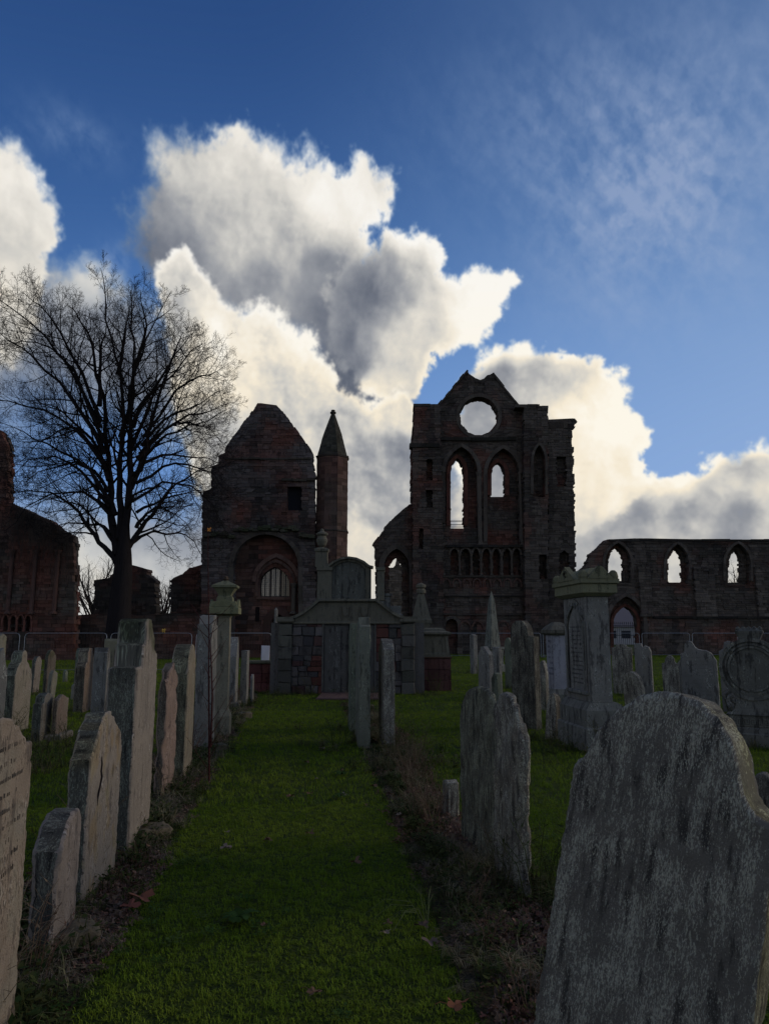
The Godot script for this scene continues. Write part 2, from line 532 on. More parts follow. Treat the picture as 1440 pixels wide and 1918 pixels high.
# opt: course, long, jag (ragged ends), rough (how far faces stand proud), base, red (share of red stone), soot
func masonry(m: Mb, outer: Array, holes: Array, z0: float, z1: float, opt := {}) -> void:
	var polys := [pv(outer)]
	for h in holes:
		polys.append(pv(h))
	var box := Rect2(polys[0][0], Vector2.ZERO)
	for q in polys[0]:
		box = box.expand(q)
	var course: float = opt.get("course", 0.20)
	var long: float = opt.get("long", 0.46)
	var jag: float = opt.get("jag", 0.03)
	var rough: float = opt.get("rough", 0.035)
	var base: Color = opt.get("base", GREY)
	var red: float = opt.get("red", 0.0)
	var soot: float = opt.get("soot", 0.0)
	var y := box.position.y
	while y < box.end.y - 0.02:
		var h := minf(course * rng.randf_range(0.72, 1.25), box.end.y - y)
		var lo := crossings(polys, y + h * 0.08)
		var hi := crossings(polys, y + h * 0.92)
		while lo.size() != hi.size() and h > 0.07:  # a sill or the crown of an opening: thinner courses
			h *= 0.5
			lo = crossings(polys, y + h * 0.08)
			hi = crossings(polys, y + h * 0.92)
		if lo.size() != hi.size():
			lo = crossings(polys, y + h * 0.5)
			hi = lo.duplicate()
		for k in range(0, lo.size() - 1, 2):
			var la: float = lo[k] + rng.randf_range(-jag, jag)
			var lb: float = lo[k + 1] + rng.randf_range(-jag, jag)
			var ha: float = hi[k] + la - lo[k]
			var hb: float = hi[k + 1] + lb - lo[k + 1]
			var n := maxi(1, int(round(maxf(lb - la, hb - ha) / (long * rng.randf_range(0.8, 1.25)))))
			if lb - la < 0.03 and hb - ha < 0.03:
				continue
			var t0 := 0.0
			for i in n:
				var t1 := 1.0 if i == n - 1 else (i + 1.0 + rng.randf_range(-0.28, 0.28)) / n
				var x0 := lerpf(la, lb, t0)
				var x1 := lerpf(la, lb, t1)
				var u0 := lerpf(ha, hb, t0)
				var u1 := lerpf(ha, hb, t1)
				var f := z1 + rng.randf_range(-rough, rough)
				var b := z0 - rng.randf_range(-rough, rough)
				var q := Vector2((x0 + x1) * 0.5, y)
				var nz := noise_a.get_noise_2d(q.x * 2.2 + z1 * 31.0, q.y * 2.2)
				var nv := noise_a.get_noise_2d(q.x * 5.0 + 90.0, q.y * 1.1 + z1 * 7.0)
				var c := base.lerp(RED, clampf(red + nz * 1.5, 0.0, 1.0) * (1.0 if red > 0.0 else 0.0))
				c = c.lerp(SOOT, clampf(soot + nv * 1.3, 0.0, 0.85))
				c *= rng.randf_range(0.66, 1.3)
				c.a = 1.0
				m.col = c
				var g := 0.006
				m.hexa([Vector3(x0 + g, y + g, f), Vector3(x1 - g, y + g, f), Vector3(u1 - g, y + h - g, f), Vector3(u0 + g, y + h - g, f),
					Vector3(x0, y, b), Vector3(x1, y, b), Vector3(u1, y + h, b), Vector3(u0, y + h, b)])
				t0 = t1
		y += h


# a ring of wedge stones along a line of points
func ring(m: Mb, line: Array, wide: float, z0: float, z1: float, base: Color, close := false) -> void:
	var p := pv(line)
	var n := p.size()
	for i in (n if close else n - 1):
		var a := p[i]
		var b := p[(i + 1) % n]
		var na := (p[(i + 1) % n] - p[i - 1 if i > 0 else (n - 1 if close else 0)]).orthogonal().normalized()
		var j := (i + 1) % n
		var nb := (p[(j + 1) % n if close else mini(j + 1, n - 1)] - a).orthogonal().normalized()
		var c := base * rng.randf_range(0.72, 1.25)
		c.a = 1.0
		m.col = c
		var f := z1 + rng.randf_range(-0.012, 0.012)
		var a2 := a + na * wide
		var b2 := b + nb * wide
		if (b - a).cross(a2 - a) < 0:
			m.hexa([Vector3(b.x, b.y, f), Vector3(a.x, a.y, f), Vector3(a2.x, a2.y, f), Vector3(b2.x, b2.y, f), Vector3(b.x, b.y, z0), Vector3(a.x, a.y, z0), Vector3(a2.x, a2.y, z0), Vector3(b2.x, b2.y, z0)])
		else:
			m.hexa([Vector3(a.x, a.y, f), Vector3(b.x, b.y, f), Vector3(b2.x, b2.y, f), Vector3(a2.x, a2.y, f), Vector3(a.x, a.y, z0), Vector3(b.x, b.y, z0), Vector3(b2.x, b2.y, z0), Vector3(a2.x, a2.y, z0)])


# ---------------------------------------------------------------- textures and materials
func noise(seed_: int, freq: float, oct := 4, type := FastNoiseLite.TYPE_SIMPLEX_SMOOTH, warp := 0.0) -> FastNoiseLite:
	var f := FastNoiseLite.new()
	f.seed = seed_
	f.noise_type = type
	f.frequency = freq
	f.fractal_octaves = oct
	f.fractal_gain = 0.55
	if warp > 0.0:
		f.domain_warp_enabled = true
		f.domain_warp_amplitude = warp
		f.domain_warp_frequency = freq
	return f


# a tiling field of n x n bytes, drawn out along y by `tall`
func field(f: FastNoiseLite, n: int, tall := 1) -> PackedByteArray:
	var im := f.get_seamless_image(n, n / tall, false, false, 0.15)
	im.convert(Image.FORMAT_L8)
	if tall > 1:
		im.resize(n, n, Image.INTERPOLATE_CUBIC)
	return im.get_data()


# weathered stone: a body colour, dark rain streaks, a pale crust of lichen that flakes, specks
func stone_texture(seed_: int, n: int, body: Color, dark: Color, lichen: Color, speck: Color, dark_at: float, lichen_at: float, speck_at: float, tall: int, finer := 1.0) -> Array:
	var a := field(noise(seed_, 4.0 / n, 4), n)
	var s := field(noise(seed_ + 1, (10.0 if finer < 2.0 else 17.0) / n, 4), n, 8)
	var k := field(noise(seed_ + 2, 26.0 * finer / n, 5, FastNoiseLite.TYPE_SIMPLEX_SMOOTH, 14.0), n, tall)
	var g := field(noise(seed_ + 3, 90.0 / n, 3), n)
	var d := field(noise(seed_ + 4, 60.0 * finer / n, 3), n, maxi(1, tall))
	var out := PackedByteArray()
	out.resize(n * n * 3)
	var hgt := PackedByteArray()
	hgt.resize(n * n)
	for i in n * n:
		var va := a[i] / 255.0
		var vs := s[i] / 255.0
		var vk := k[i] / 255.0
		var vg := g[i] / 255.0
		var vd := d[i] / 255.0
		var c := body * (0.80 + 0.42 * va) * (0.80 + 0.40 * vg)
		var w := smoothstep(dark_at, dark_at + 0.16, vs * 0.6 + va * 0.25 + vk * 0.25)
		c = c.lerp(dark * (0.7 + 0.6 * vg), w * 0.9)
		var l := smoothstep(lichen_at, lichen_at + 0.05, vk * 0.58 + (1.0 - vs) * 0.44 - 0.075 + (va - 0.5) * 0.30 if finer < 2.5 else vk * 0.74 + (1.0 - vs) * 0.30 - 0.075 + (va - 0.5) * 0.12)
		c = c.lerp(lichen * (0.72 + 0.5 * vg), l * 0.9)
		var p := smoothstep(speck_at, speck_at + 0.06, vd + 0.30 * (va - 0.5) + 0.30 * (0.5 - vs))
		c = c.lerp(speck * (0.7 + 0.5 * vg), p * 0.85)
		out[i * 3] = int(clampf(255.0 * pow(maxf(c.r, 0.0), 0.4545), 0.0, 255.0))
		out[i * 3 + 1] = int(clampf(255.0 * pow(maxf(c.g, 0.0), 0.4545), 0.0, 255.0))
		out[i * 3 + 2] = int(clampf(255.0 * pow(maxf(c.b, 0.0), 0.4545), 0.0, 255.0))
		hgt[i] = int(clampf(255.0 * (0.30 + 0.25 * vg + 0.18 * l + 0.12 * vk - 0.2 * p + 0.12 * vs), 0.0, 255.0))
	return [ImageTexture.create_from_image(Image.create_from_data(n, n, false, Image.FORMAT_RGB8, out)), ImageTexture.create_from_image(Image.create_from_data(n, n, false, Image.FORMAT_L8, hgt))]


func mat(rough := 0.95, spec := 0.25) -> StandardMaterial3D:
	var m := StandardMaterial3D.new()
	m.roughness = rough
	m.metallic_specular = spec
	m.vertex_color_use_as_albedo = true
	return m


func textured(t: Array, metres: float, relief: float, triplanar := 0) -> StandardMaterial3D:
	var m := mat()
	m.albedo_texture = t[0]
	m.heightmap_enabled = relief > 0.0
	if relief > 0.0:
		m.heightmap_texture = t[1]
		m.heightmap_scale = relief
	m.uv1_scale = Vector3.ONE / metres
	if triplanar:
		m.uv1_triplanar = true
		m.uv1_world_triplanar = triplanar == 2
		m.uv1_triplanar_sharpness = 6.0
	return m


func make_materials() -> void:
	noise_a.seed = 4
	noise_a.frequency = 0.11
	noise_a.fractal_octaves = 3
	var pink := stone_texture(10, 1024, Color(0.228, 0.196, 0.155), Color(0.105, 0.090, 0.075), Color(0.37, 0.345, 0.30), Color(0.085, 0.07, 0.06), 0.62, 0.645, 0.72, 4, 1.6)
	var hoary := stone_texture(30, 1024, Color(0.125, 0.113, 0.092), Color(0.034, 0.031, 0.027), Color(0.31, 0.305, 0.235), Color(0.42, 0.405, 0.315), 0.59, 0.535, 0.665, 4, 3.4)
	var slate := stone_texture(50, 768, Color(0.175, 0.168, 0.145), Color(0.062, 0.058, 0.052), Color(0.33, 0.335, 0.28), Color(0.07, 0.066, 0.06), 0.60, 0.64, 0.74, 2)
	var buff := stone_texture(70, 512, Color(0.200, 0.185, 0.145), Color(0.085, 0.083, 0.066), Color(0.27, 0.27, 0.20), Color(0.10, 0.10, 0.08), 0.60, 0.68, 0.78, 1)
	M.pink = textured(pink, 1.1, 0.9)
	M.hoary = textured(hoary, 0.95, 0.7)
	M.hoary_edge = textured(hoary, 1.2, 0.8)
	M.hoary_far = textured(hoary, 1.5, 0.7)
	M.slate = textured(slate, 1.3, 0.5)
	M.slate_tri = textured(slate, 1.3, 0.5, 1)
	M.buff = textured(buff, 1.2, 0.5)
	M.buff_tri = textured(buff, 1.2, 0.5, 1)
	M.pink_tri = textured(pink, 1.3, 0.5, 1)
	var grain := stone_texture(90, 512, Color(0.86, 0.86, 0.86), Color(0.45, 0.45, 0.45), Color(1.0, 1.0, 1.0), Color(0.55, 0.55, 0.55), 0.62, 0.70, 0.74, 1)
	M.masonry = textured(grain, 2.6, 3.0, 2)
	M.plain = mat()
	M.iron = mat(0.6, 0.4)
	M.steel = mat(0.35, 0.5)
	M.steel.metallic = 0.85
	M.glass = StandardMaterial3D.new()
	M.glass.transparency = BaseMaterial3D.TRANSPARENCY_ALPHA
	M.glass.albedo_color = Color(0.22, 0.25, 0.29, 0.72)
	M.glass.roughness = 0.1
	M.leaf = mat(0.8, 0.3)
	M.leaf.backlight_enabled = true
	M.leaf.backlight = Color(0.35, 0.35, 0.3)
	M.grass = mat(0.9, 0.08)
	M.bark = textured(grain, 1.0, 5.0, 1)
	M.bark.uv1_scale = Vector3(1.1, 0.28, 1.1)
	M.bark.metallic_specular = 0.1


# ---------------------------------------------------------------- headstones
# tops as [u, height] in parts of width and height
func top_at(kind: Array, u: float) -> float:
	match kind[0]:
		"round":
			var s: float = kind[1]
			return s + (1.0 - s) * sqrt(maxf(0.0, 1.0 - pow(2.0 * u - 1.0, 2.0)))
		"arch":  # shoulders, then a round head: shoulder height, shoulder width
			var s: float = kind[1]
			var w: float = kind[2]
			if u < w or u > 1.0 - w:
				return s
			var t := (u - w) / (1.0 - 2.0 * w)
			return s + (1.0 - s) * (0.22 + 0.78 * sqrt(maxf(0.0, 1.0 - pow(2.0 * t - 1.0, 2.0))))
		"line":
			for i in range(1, kind.size() - 2, 2):
				if u <= kind[i + 2]:
					return lerpf(kind[i + 1], kind[i + 3], (u - kind[i]) / maxf(1e-4, kind[i + 2] - kind[i]))
			return kind[-1]
	return 1.0


# opt: nu, nv, bevel, rough, tint, flake, seed
func slab_mesh(w: float, h: float, t: float, kind: Array, opt := {}) -> ArrayMesh:
	var nu: int = opt.get("nu", 16)
	var nv: int = opt.get("nv", 14)
	var bev: float = opt.get("bevel", 0.012)
	var rough: float = opt.get("rough", 0.006)
	var tint: Color = opt.get("tint", Color(1, 1, 1))
	var ns := noise(opt.get("seed", 1), opt.get("freq", 7.0), 4)
	var uv0 := Vector2(float(opt.get("seed", 1)) * 0.377, float(opt.get("seed", 1)) * 0.221)
	bev = minf(bev, t * 0.3)
	var us := [0.0, bev / w * 0.35, bev / w]
	for i in range(1, nu):
		us.append(i / float(nu))
	if kind[0] == "line":
		for i in range(3, kind.size() - 2, 2):
			us.append(kind[i])
	if kind[0] == "arch":
		us.append_array([kind[2], kind[2] + 0.006, 1.0 - kind[2], 1.0 - kind[2] - 0.006, kind[2] + 0.03, 1.0 - kind[2] - 0.03])
	us.append_array([1.0 - bev / w, 1.0 - bev / w * 0.35, 1.0])
	us.sort()
	var cols := []
	for u: float in us:
		var hh := h * top_at(kind, u)
		var edge := minf(u, 1.0 - u) * w
		var cut := bev - sqrt(maxf(0.0, bev * bev - pow(maxf(0.0, bev - edge), 2.0)))
		var half := t * 0.5 - cut
		var pts := []
		for k in nv:
			pts.append(Vector3((u - 0.5) * w, (hh - bev) * k / (nv - 1.0), half))
		pts.append(Vector3((u - 0.5) * w, hh - bev * 0.3, half - bev * 0.3))
		pts.append(Vector3((u - 0.5) * w, hh, half - bev))
		var nt := maxi(1, int(t / 0.06))
		for k in range(1, nt):
			pts.append(Vector3((u - 0.5) * w, hh, lerpf(half - bev, -half + bev, k / float(nt))))
		pts.append(Vector3((u - 0.5) * w, hh, -half + bev))
		pts.append(Vector3((u - 0.5) * w, hh - bev * 0.3, -half + bev * 0.3))
		for k in nv:
			pts.append(Vector3((u - 0.5) * w, (hh - bev) * (1.0 - k / (nv - 1.0)), -half))
		cols.append(pts)
	var flake: float = opt.get("flake", 0.0)
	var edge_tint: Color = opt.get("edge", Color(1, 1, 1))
	var st := SurfaceTool.new()
	st.begin(Mesh.PRIMITIVE_TRIANGLES)
	var rim := SurfaceTool.new()
	rim.begin(Mesh.PRIMITIVE_TRIANGLES)
	var chip: float = opt.get("chip", 0.007)
	var bent := func(p: Vector3, e: float) -> Vector3:
		var q := p + Vector3(0, 0, 3.0)
		var n1 := ns.get_noise_3dv(q * 0.5)
		var d := Vector3(ns.get_noise_3dv(q + Vector3(9, 0, 0)), ns.get_noise_3dv(q + Vector3(0, 9, 0)), n1 + 0.5 * ns.get_noise_3dv(q * 2.2)) * rough
		if flake > 0.0:  # sheets of the face that have come away
			var f := ns.get_noise_3dv(Vector3(p.x * 0.9, p.y * 0.45, 7.0))
			d.z -= flake * (smoothstep(0.04, 0.10, f) + 0.7 * smoothstep(0.22, 0.26, f)) * signf(p.z)
		if e > 0.0:  # chipped arrises
			var g := ns.get_noise_3dv(q * 2.6 + Vector3(0, 0, 30.0))
			d -= Vector3(signf(p.x) * 0.6, 0.8, signf(p.z)).normalized() * e * chip * (smoothstep(0.0, 0.35, g) + 0.4 * g)
		return p + d
	var tinted := func(p: Vector3) -> Color:
		var g := ns.get_noise_3dv(p * 0.4 + Vector3(20, 0, 0))
		var c := tint * (1.0 + 0.22 * g)
		if opt.has("moss"):  # green algae that grows from the top
			c = c.lerp(opt.moss, clampf((p.y / h - 0.86) * 6.0 + 1.8 * g, 0.0, 0.85))
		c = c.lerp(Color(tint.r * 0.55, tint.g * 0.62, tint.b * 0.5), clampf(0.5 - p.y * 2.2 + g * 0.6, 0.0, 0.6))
		if opt.has("ochre"):
			c = c.lerp(Color(1.15, 0.78, 0.16), opt.ochre * smoothstep(0.10, 0.3, ns.get_noise_3dv(Vector3(p.x * 0.7 + 40.0, p.y * 0.45, 3.0))))
		c.a = 1.0
		return c
	var nr: int = cols[0].size()
	var arc := [0.0]
	var mid: Array = cols[cols.size() / 2]
	for k in range(1, nr):
		arc.append(arc[-1] + (mid[k] - mid[k - 1]).length())
	var bp := []
	var bc := []
	for i in cols.size():
		var row := []
		var rc := []
		for k in nr:
			var edge := 1.0 if (k >= nv - 1 and k < nr - nv + 1) else 0.0
			if i < 3 or i > cols.size() - 4:
				edge = 1.0
			row.append(bent.call(cols[i][k], edge))
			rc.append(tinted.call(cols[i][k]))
		bp.append(row)
		bc.append(rc)
	for i in cols.size() - 1:
		for k in nr - 1:
			var q := [[i, k], [i, k + 1], [i + 1, k + 1], [i, k], [i + 1, k + 1], [i + 1, k]]
			var sg := 1
			if k >= nr - nv:
				sg = 5
			elif k >= nv - 1 and (k < nv + 1 or k >= nr - nv - 2):
				sg = 3
			elif k >= nv + 1:
				sg = 2
			if i < 2 or i > cols.size() - 4:
				sg += 8
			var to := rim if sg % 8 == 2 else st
			to.set_smooth_group(sg)
			for e in q:
				var front: bool = e[1] < nv + 2
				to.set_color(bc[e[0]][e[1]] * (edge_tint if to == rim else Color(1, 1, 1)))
				to.set_uv(uv0 + Vector2(cols[e[0]][e[1]].x, -cols[e[0]][e[1]].y if front else -arc[e[1]]))
				to.add_vertex(bp[e[0]][e[1]])
	for s in 2:
		var i := 0 if s == 0 else cols.size() - 1
		var seq := range(0, nr / 2)
		rim.set_smooth_group(4)
		for k: int in seq:
			var q := [[k], [nr - 1 - k], [nr - 2 - k], [k], [nr - 2 - k], [k + 1]]
			if s == 1:
				q = [[k], [nr - 2 - k], [nr - 1 - k], [k], [k + 1], [nr - 2 - k]]
			for e in q:
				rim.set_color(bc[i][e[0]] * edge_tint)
				rim.set_uv(uv0 + Vector2(cols[i][e[0]].z + 0.37, -cols[i][e[0]].y))
				rim.add_vertex(bp[i][e[0]])
	st.generate_normals()
	rim.generate_normals()
	var mesh := st.commit()
	rim.commit(mesh)
	mesh.surface_set_material(0, opt.face)
	mesh.surface_set_material(1, opt.edge_face)
	return mesh


# a headstone; lean tips it sideways, tilt backwards, in degrees
func headstone(x: float, z: float, yaw: float, w: float, h: float, t: float, kind: Array, material: String, label: String, opt := {}) -> Node3D:
	var o := thing("headstone", label, "headstone", Vector3(x, 0, z), yaw)
	o.rotation_order = EULER_ORDER_YXZ
	o.rotation_degrees = Vector3(-float(opt.get("tilt", 0.0)), yaw, float(opt.get("lean", 0.0)))
	var sink := 0.12
	var k := kind.duplicate()
	var s: int = opt.get("seed", int(absf(x * 13.0 + z * 7.0) * 10.0) % 97 + 1)
	opt.seed = s
	opt.face = M[material]
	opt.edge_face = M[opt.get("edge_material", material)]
	var slab := part("slab", slab_mesh(w, h + sink, t, k, opt), null, o, Vector3(0, -sink, 0))
	if opt.get("foot", 0.0) > 0.0:
		var m := mb(Color(0.85, 0.85, 0.8))
		var f: float = opt.foot
		m.cbox(Vector3(-w * 0.5 - 0.05, -0.1, -t * 0.5 - 0.07), Vector3(w * 0.5 + 0.05, f, t * 0.5 + 0.09), 0.02)
		part("footing", m.mesh(), M.get(material + "_tri", M.slate_tri), o)
	if opt.has("lines"):  # worn inscription: rows of shallow cuts
		var m := mb(Color(0.74, 0.70, 0.66))
		var ly: Array = opt.lines  # first height, last height, rows, width share
		var r := RandomNumberGenerator.new()
		r.seed = s
		for i in int(ly[2]):
			var y := lerpf(ly[0], ly[1], i / maxf(1.0, ly[2] - 1.0)) * h
			var half: float = w * ly[3] * 0.5 * r.randf_range(0.6, 1.0)
			var lx := -half
			while lx < half:
				var lw := r.randf_range(0.004, 0.012)
				if r.randf() < 0.75:
					var lh := r.randf_range(0.012, 0.02)
					m.box(Vector3(lx, y, t * 0.5 - 0.004), Vector3(lx + lw * 0.5, y + lh, t * 0.5 + 0.0008 + rough_of(opt)))
				lx += lw + 0.008
		stuff(part("inscription", m.mesh(), M.slate_tri if material != "pink" else M.pink_tri, slab, Vector3(0, sink, 0)))
	return o


func rough_of(opt: Dictionary) -> float:
	return float(opt.get("rough", 0.006)) * 0.4


# ---------------------------------------------------------------- the abbey
func wall_part(parent: Node3D, called: String, outer: Array, holes: Array, z0: float, z1: float, opt := {}) -> MeshInstance3D:
	var m := mb()
	masonry(m, outer, holes, z0, z1, opt)
	return stuff(part(called, m.mesh(), M.masonry, parent)) as MeshInstance3D


func arch_part(parent: Node3D, called: String, line: Array, wide: float, z0: float, z1: float, base := GREY, close := false) -> MeshInstance3D:
	var m := mb()
	ring(m, line, wide, z0, z1, base, close)
	return part(called, m.mesh(), M.masonry, parent)


func ledge(parent: Node3D, called: String, x0: float, x1: float, y: float, high: float, z0: float, z1: float, base := GREY) -> void:
	var m := mb()
	var x := x0
	while x < x1 - 0.05:
		var e := minf(x1, x + rng.randf_range(0.6, 1.2))
		var c := base * rng.randf_range(0.7, 1.2)
		c.a = 1.0
		m.col = c
		var j := rng.randf_range(-0.025, 0.025)
		m.hexa([Vector3(x, y + j, z1 + j - high * 0.3), Vector3(e - 0.01, y + j, z1 + j - high * 0.3), Vector3(e - 0.01, y + high + j, z1 + j), Vector3(x, y + high + j, z1 + j),
			Vector3(x, y + j, z0), Vector3(e - 0.01, y + j, z0), Vector3(e - 0.01, y + high + j, z0), Vector3(x, y + high + j, z0)])
		x = e
	part(called, m.mesh(), M.masonry, parent)


func shaft(parent: Node3D, called: String, at: Vector3, high: float, r: float, col := GREY) -> void:
	var m := mb(col)
	m.lathe([[r * 1.7, 0.0], [r * 1.7, 0.08], [r, 0.16], [r, high - 0.3], [r * 1.15, high - 0.27], [r * 1.7, high - 0.06], [r * 1.7, high]], 10, at)
	part(called, m.mesh(), M.masonry, parent)


func build_transept() -> void:
	var X := 7.52
	var t := thing("transept_gable", "tall dark ruined gable with round empty window above two lancets", "ruin", Vector3(X, 0, -58))
	var outer := [-8.14, -0.4, -8.24, 6.92, -8.33, 8.41, -8.5, 8.63, -8.03, 9.23, -7.43, 10.13, -6.75, 10.87, -5.8, 11.65, -5.41, 11.96, -5.34, 16.6, -5.1, 19.9, -2.99, 20.18, -0.62, 23.12, -0.43, 22.8, -0.08, 22.61, 0.09, 22.43, 0.36, 22.38, 0.67, 22.43, 0.85, 22.66, 1.07, 22.8, 1.39, 22.87, 3.68, 19.78, 5.7, 19.76, 5.65, 18.31, 7.71, 18.31, 7.53, 11.96, 7.42, 7.17, 7.1, -0.4]
	wall_part(t, "wall", outer, [
		[1.82, 19.22, 1.79, 19.59, 1.68, 19.94, 1.5, 20.26, 1.25, 20.52, 0.95, 20.72, 0.61, 20.84, 0.25, 20.88, -0.1, 20.84, -0.45, 20.72, -0.75, 20.52, -1.01, 20.26, -1.21, 19.94, -1.34, 19.59, -1.38, 19.22, -1.35, 18.85, -1.24, 18.5, -1.05, 18.19, -0.8, 17.93, -0.5, 17.73, -0.17, 17.61, 0.18, 17.57, 0.54, 17.61, 0.88, 17.73, 1.19, 17.93, 1.45, 18.19, 1.64, 18.5, 1.77, 18.85],
		[-2.69, 9.92, -2.62, 14.51, -2.58, 14.95, -2.45, 15.38, -2.25, 15.78, -1.98, 16.13, -1.64, 16.42, -1.27, 16.65, -0.9, 16.42, -0.58, 16.13, -0.32, 15.78, -0.13, 15.38, -0.02, 14.95, 0.02, 14.51, -0.08, 9.92],
		[0.66, 8.58, 0.79, 14.38, 0.84, 14.82, 0.97, 15.25, 1.18, 15.65, 1.45, 16, 1.77, 16.29, 2.15, 16.51, 2.51, 16.29, 2.82, 16, 3.07, 15.65, 3.26, 15.25, 3.36, 14.82, 3.39, 14.38, 3.22, 8.58],
		[-7.56, -0.4, -7.56, 6.84, -7.53, 7.14, -7.44, 7.43, -7.29, 7.7, -7.09, 7.94, -6.84, 8.13, -6.56, 8.28, -6.28, 8.13, -6.03, 7.94, -5.84, 7.7, -5.69, 7.43, -5.6, 7.14, -5.57, 6.84, -5.61, -0.4],
		[-2.31, 6.16, -2.29, 7.77, -2.28, 7.88, -2.25, 7.98, -2.2, 8.08, -2.13, 8.16, -2.05, 8.23, -1.96, 8.28, -1.88, 8.23, -1.8, 8.16, -1.74, 8.08, -1.69, 7.98, -1.66, 7.88, -1.65, 7.77, -1.68, 6.16],
		[-1.47, 6.16, -1.44, 7.77, -1.43, 7.88, -1.39, 7.98, -1.34, 8.08, -1.26, 8.16, -1.17, 8.23, -1.07, 8.28, -0.97, 8.23, -0.88, 8.16, -0.81, 8.08, -0.76, 7.98, -0.73, 7.88, -0.72, 7.77, -0.75, 6.16],
		[-0.54, 6.16, -0.51, 7.77, -0.5, 7.88, -0.47, 7.98, -0.43, 8.08, -0.38, 8.16, -0.31, 8.23, -0.24, 8.28, -0.17, 8.23, -0.11, 8.16, -0.06, 8.08, -0.02, 7.98, 0, 7.88, 0, 7.77, -0.03, 6.16],
		[0.24, 6.16, 0.28, 7.77, 0.29, 7.88, 0.32, 7.98, 0.36, 8.08, 0.42, 8.16, 0.5, 8.23, 0.58, 8.28, 0.66, 8.23, 0.73, 8.16, 0.78, 8.08, 0.82, 7.98, 0.85, 7.88, 0.85, 7.77, 0.82, 6.16],
		[1.05, 6.16, 1.09, 7.77, 1.1, 7.88, 1.13, 7.98, 1.17, 8.08, 1.23, 8.16, 1.31, 8.23, 1.39, 8.28, 1.47, 8.23, 1.54, 8.16, 1.59, 8.08, 1.63, 7.98, 1.66, 7.88, 1.66, 7.77, 1.62, 6.16],
		[1.85, 6.16, 1.9, 7.77, 1.91, 7.88, 1.94, 7.98, 1.99, 8.08, 2.05, 8.16, 2.13, 8.23, 2.22, 8.28, 2.3, 8.23, 2.38, 8.16, 2.44, 8.08, 2.48, 7.98, 2.5, 7.88, 2.51, 7.77, 2.47, 6.16],
		[2.64, 6.16, 2.68, 7.77, 2.69, 7.88, 2.72, 7.98, 2.77, 8.08, 2.83, 8.16, 2.91, 8.23, 2.99, 8.28, 3.08, 8.23, 3.15, 8.16, 3.2, 8.08, 3.25, 7.98, 3.27, 7.88, 3.28, 7.77, 3.23, 6.16],
		[-2.78, -0.4, -2.75, 2.23, -2.73, 2.37, -2.68, 2.5, -2.6, 2.61, -2.5, 2.69, -2.38, 2.75, -2.26, 2.77, -2.14, 2.75, -2.02, 2.69, -1.92, 2.61, -1.85, 2.5, -1.8, 2.37, -1.79, 2.23, -1.83, -0.4],
	], -0.75, 0.0, {"jag": 0.06, "soot": 0.10, "red": 0.12})
	wall_part(t, "inner_wall", outer, [
		[1.87, 19.45, 1.84, 19.8, 1.73, 20.14, 1.55, 20.45, 1.31, 20.7, 1.02, 20.89, 0.7, 21.01, 0.35, 21.05, 0.01, 21.01, -0.32, 20.89, -0.62, 20.7, -0.87, 20.45, -1.06, 20.14, -1.18, 19.8, -1.23, 19.45, -1.19, 19.09, -1.09, 18.75, -0.91, 18.45, -0.67, 18.2, -0.38, 18.01, -0.06, 17.89, 0.29, 17.85, 0.63, 17.89, 0.96, 18.01, 1.25, 18.2, 1.5, 18.45, 1.7, 18.75, 1.82, 19.09],
		[-2.17, 10.02, -2.1, 14.54, -2.08, 14.82, -2.03, 15.09, -1.94, 15.34, -1.83, 15.57, -1.69, 15.75, -1.53, 15.89, -1.38, 15.75, -1.25, 15.57, -1.14, 15.34, -1.06, 15.09, -1.02, 14.82, -1.01, 14.54, -1.09, 10.02],
		[1.21, 12.67, 1.25, 14.54, 1.27, 14.75, 1.33, 14.94, 1.42, 15.13, 1.53, 15.29, 1.67, 15.43, 1.84, 15.53, 1.99, 15.43, 2.12, 15.29, 2.23, 15.13, 2.31, 14.94, 2.36, 14.75, 2.37, 14.54, 2.32, 12.67],
		[-7.18, -0.42, -7.17, 6.56, -7.16, 6.79, -7.11, 7.02, -7.03, 7.22, -6.92, 7.41, -6.79, 7.56, -6.64, 7.68, -6.48, 7.56, -6.35, 7.41, -6.25, 7.22, -6.17, 7.02, -6.12, 6.79, -6.1, 6.56, -6.13, -0.42],
	], -1.7, -0.78, {"jag": 0.07, "red": 0.30, "soot": 0.05})
	arch_part(t, "round_window_ring", [1.77, 18.85, 1.64, 18.5, 1.45, 18.19, 1.19, 17.93, 0.88, 17.73, 0.54, 17.61, 0.18, 17.57, -0.17, 17.61, -0.5, 17.73, -0.8, 17.93, -1.05, 18.19, -1.24, 18.5, -1.35, 18.85, -1.38, 19.22, -1.34, 19.59, -1.21, 19.94, -1.01, 20.26, -0.75, 20.52, -0.45, 20.72, -0.1, 20.84, 0.25, 20.88, 0.61, 20.84, 0.95, 20.72, 1.25, 20.52, 1.5, 20.26, 1.68, 19.94, 1.79, 19.59, 1.82, 19.22], -0.28, -0.3, 0.07, GREY, true)
	arch_part(t, "lancet_arch", [-0.07, 10.35, -0.05, 11.38, -0.03, 12.42, -0.01, 13.46, 0.02, 14.51, -0.02, 14.95, -0.13, 15.38, -0.32, 15.78, -0.58, 16.13, -0.9, 16.42, -1.27, 16.65, -1.64, 16.42, -1.98, 16.13, -2.25, 15.78, -2.45, 15.38, -2.58, 14.95, -2.62, 14.51, -2.64, 13.46, -2.65, 12.42, -2.67, 11.38, -2.68, 10.35], 0.3, -0.2, 0.10)
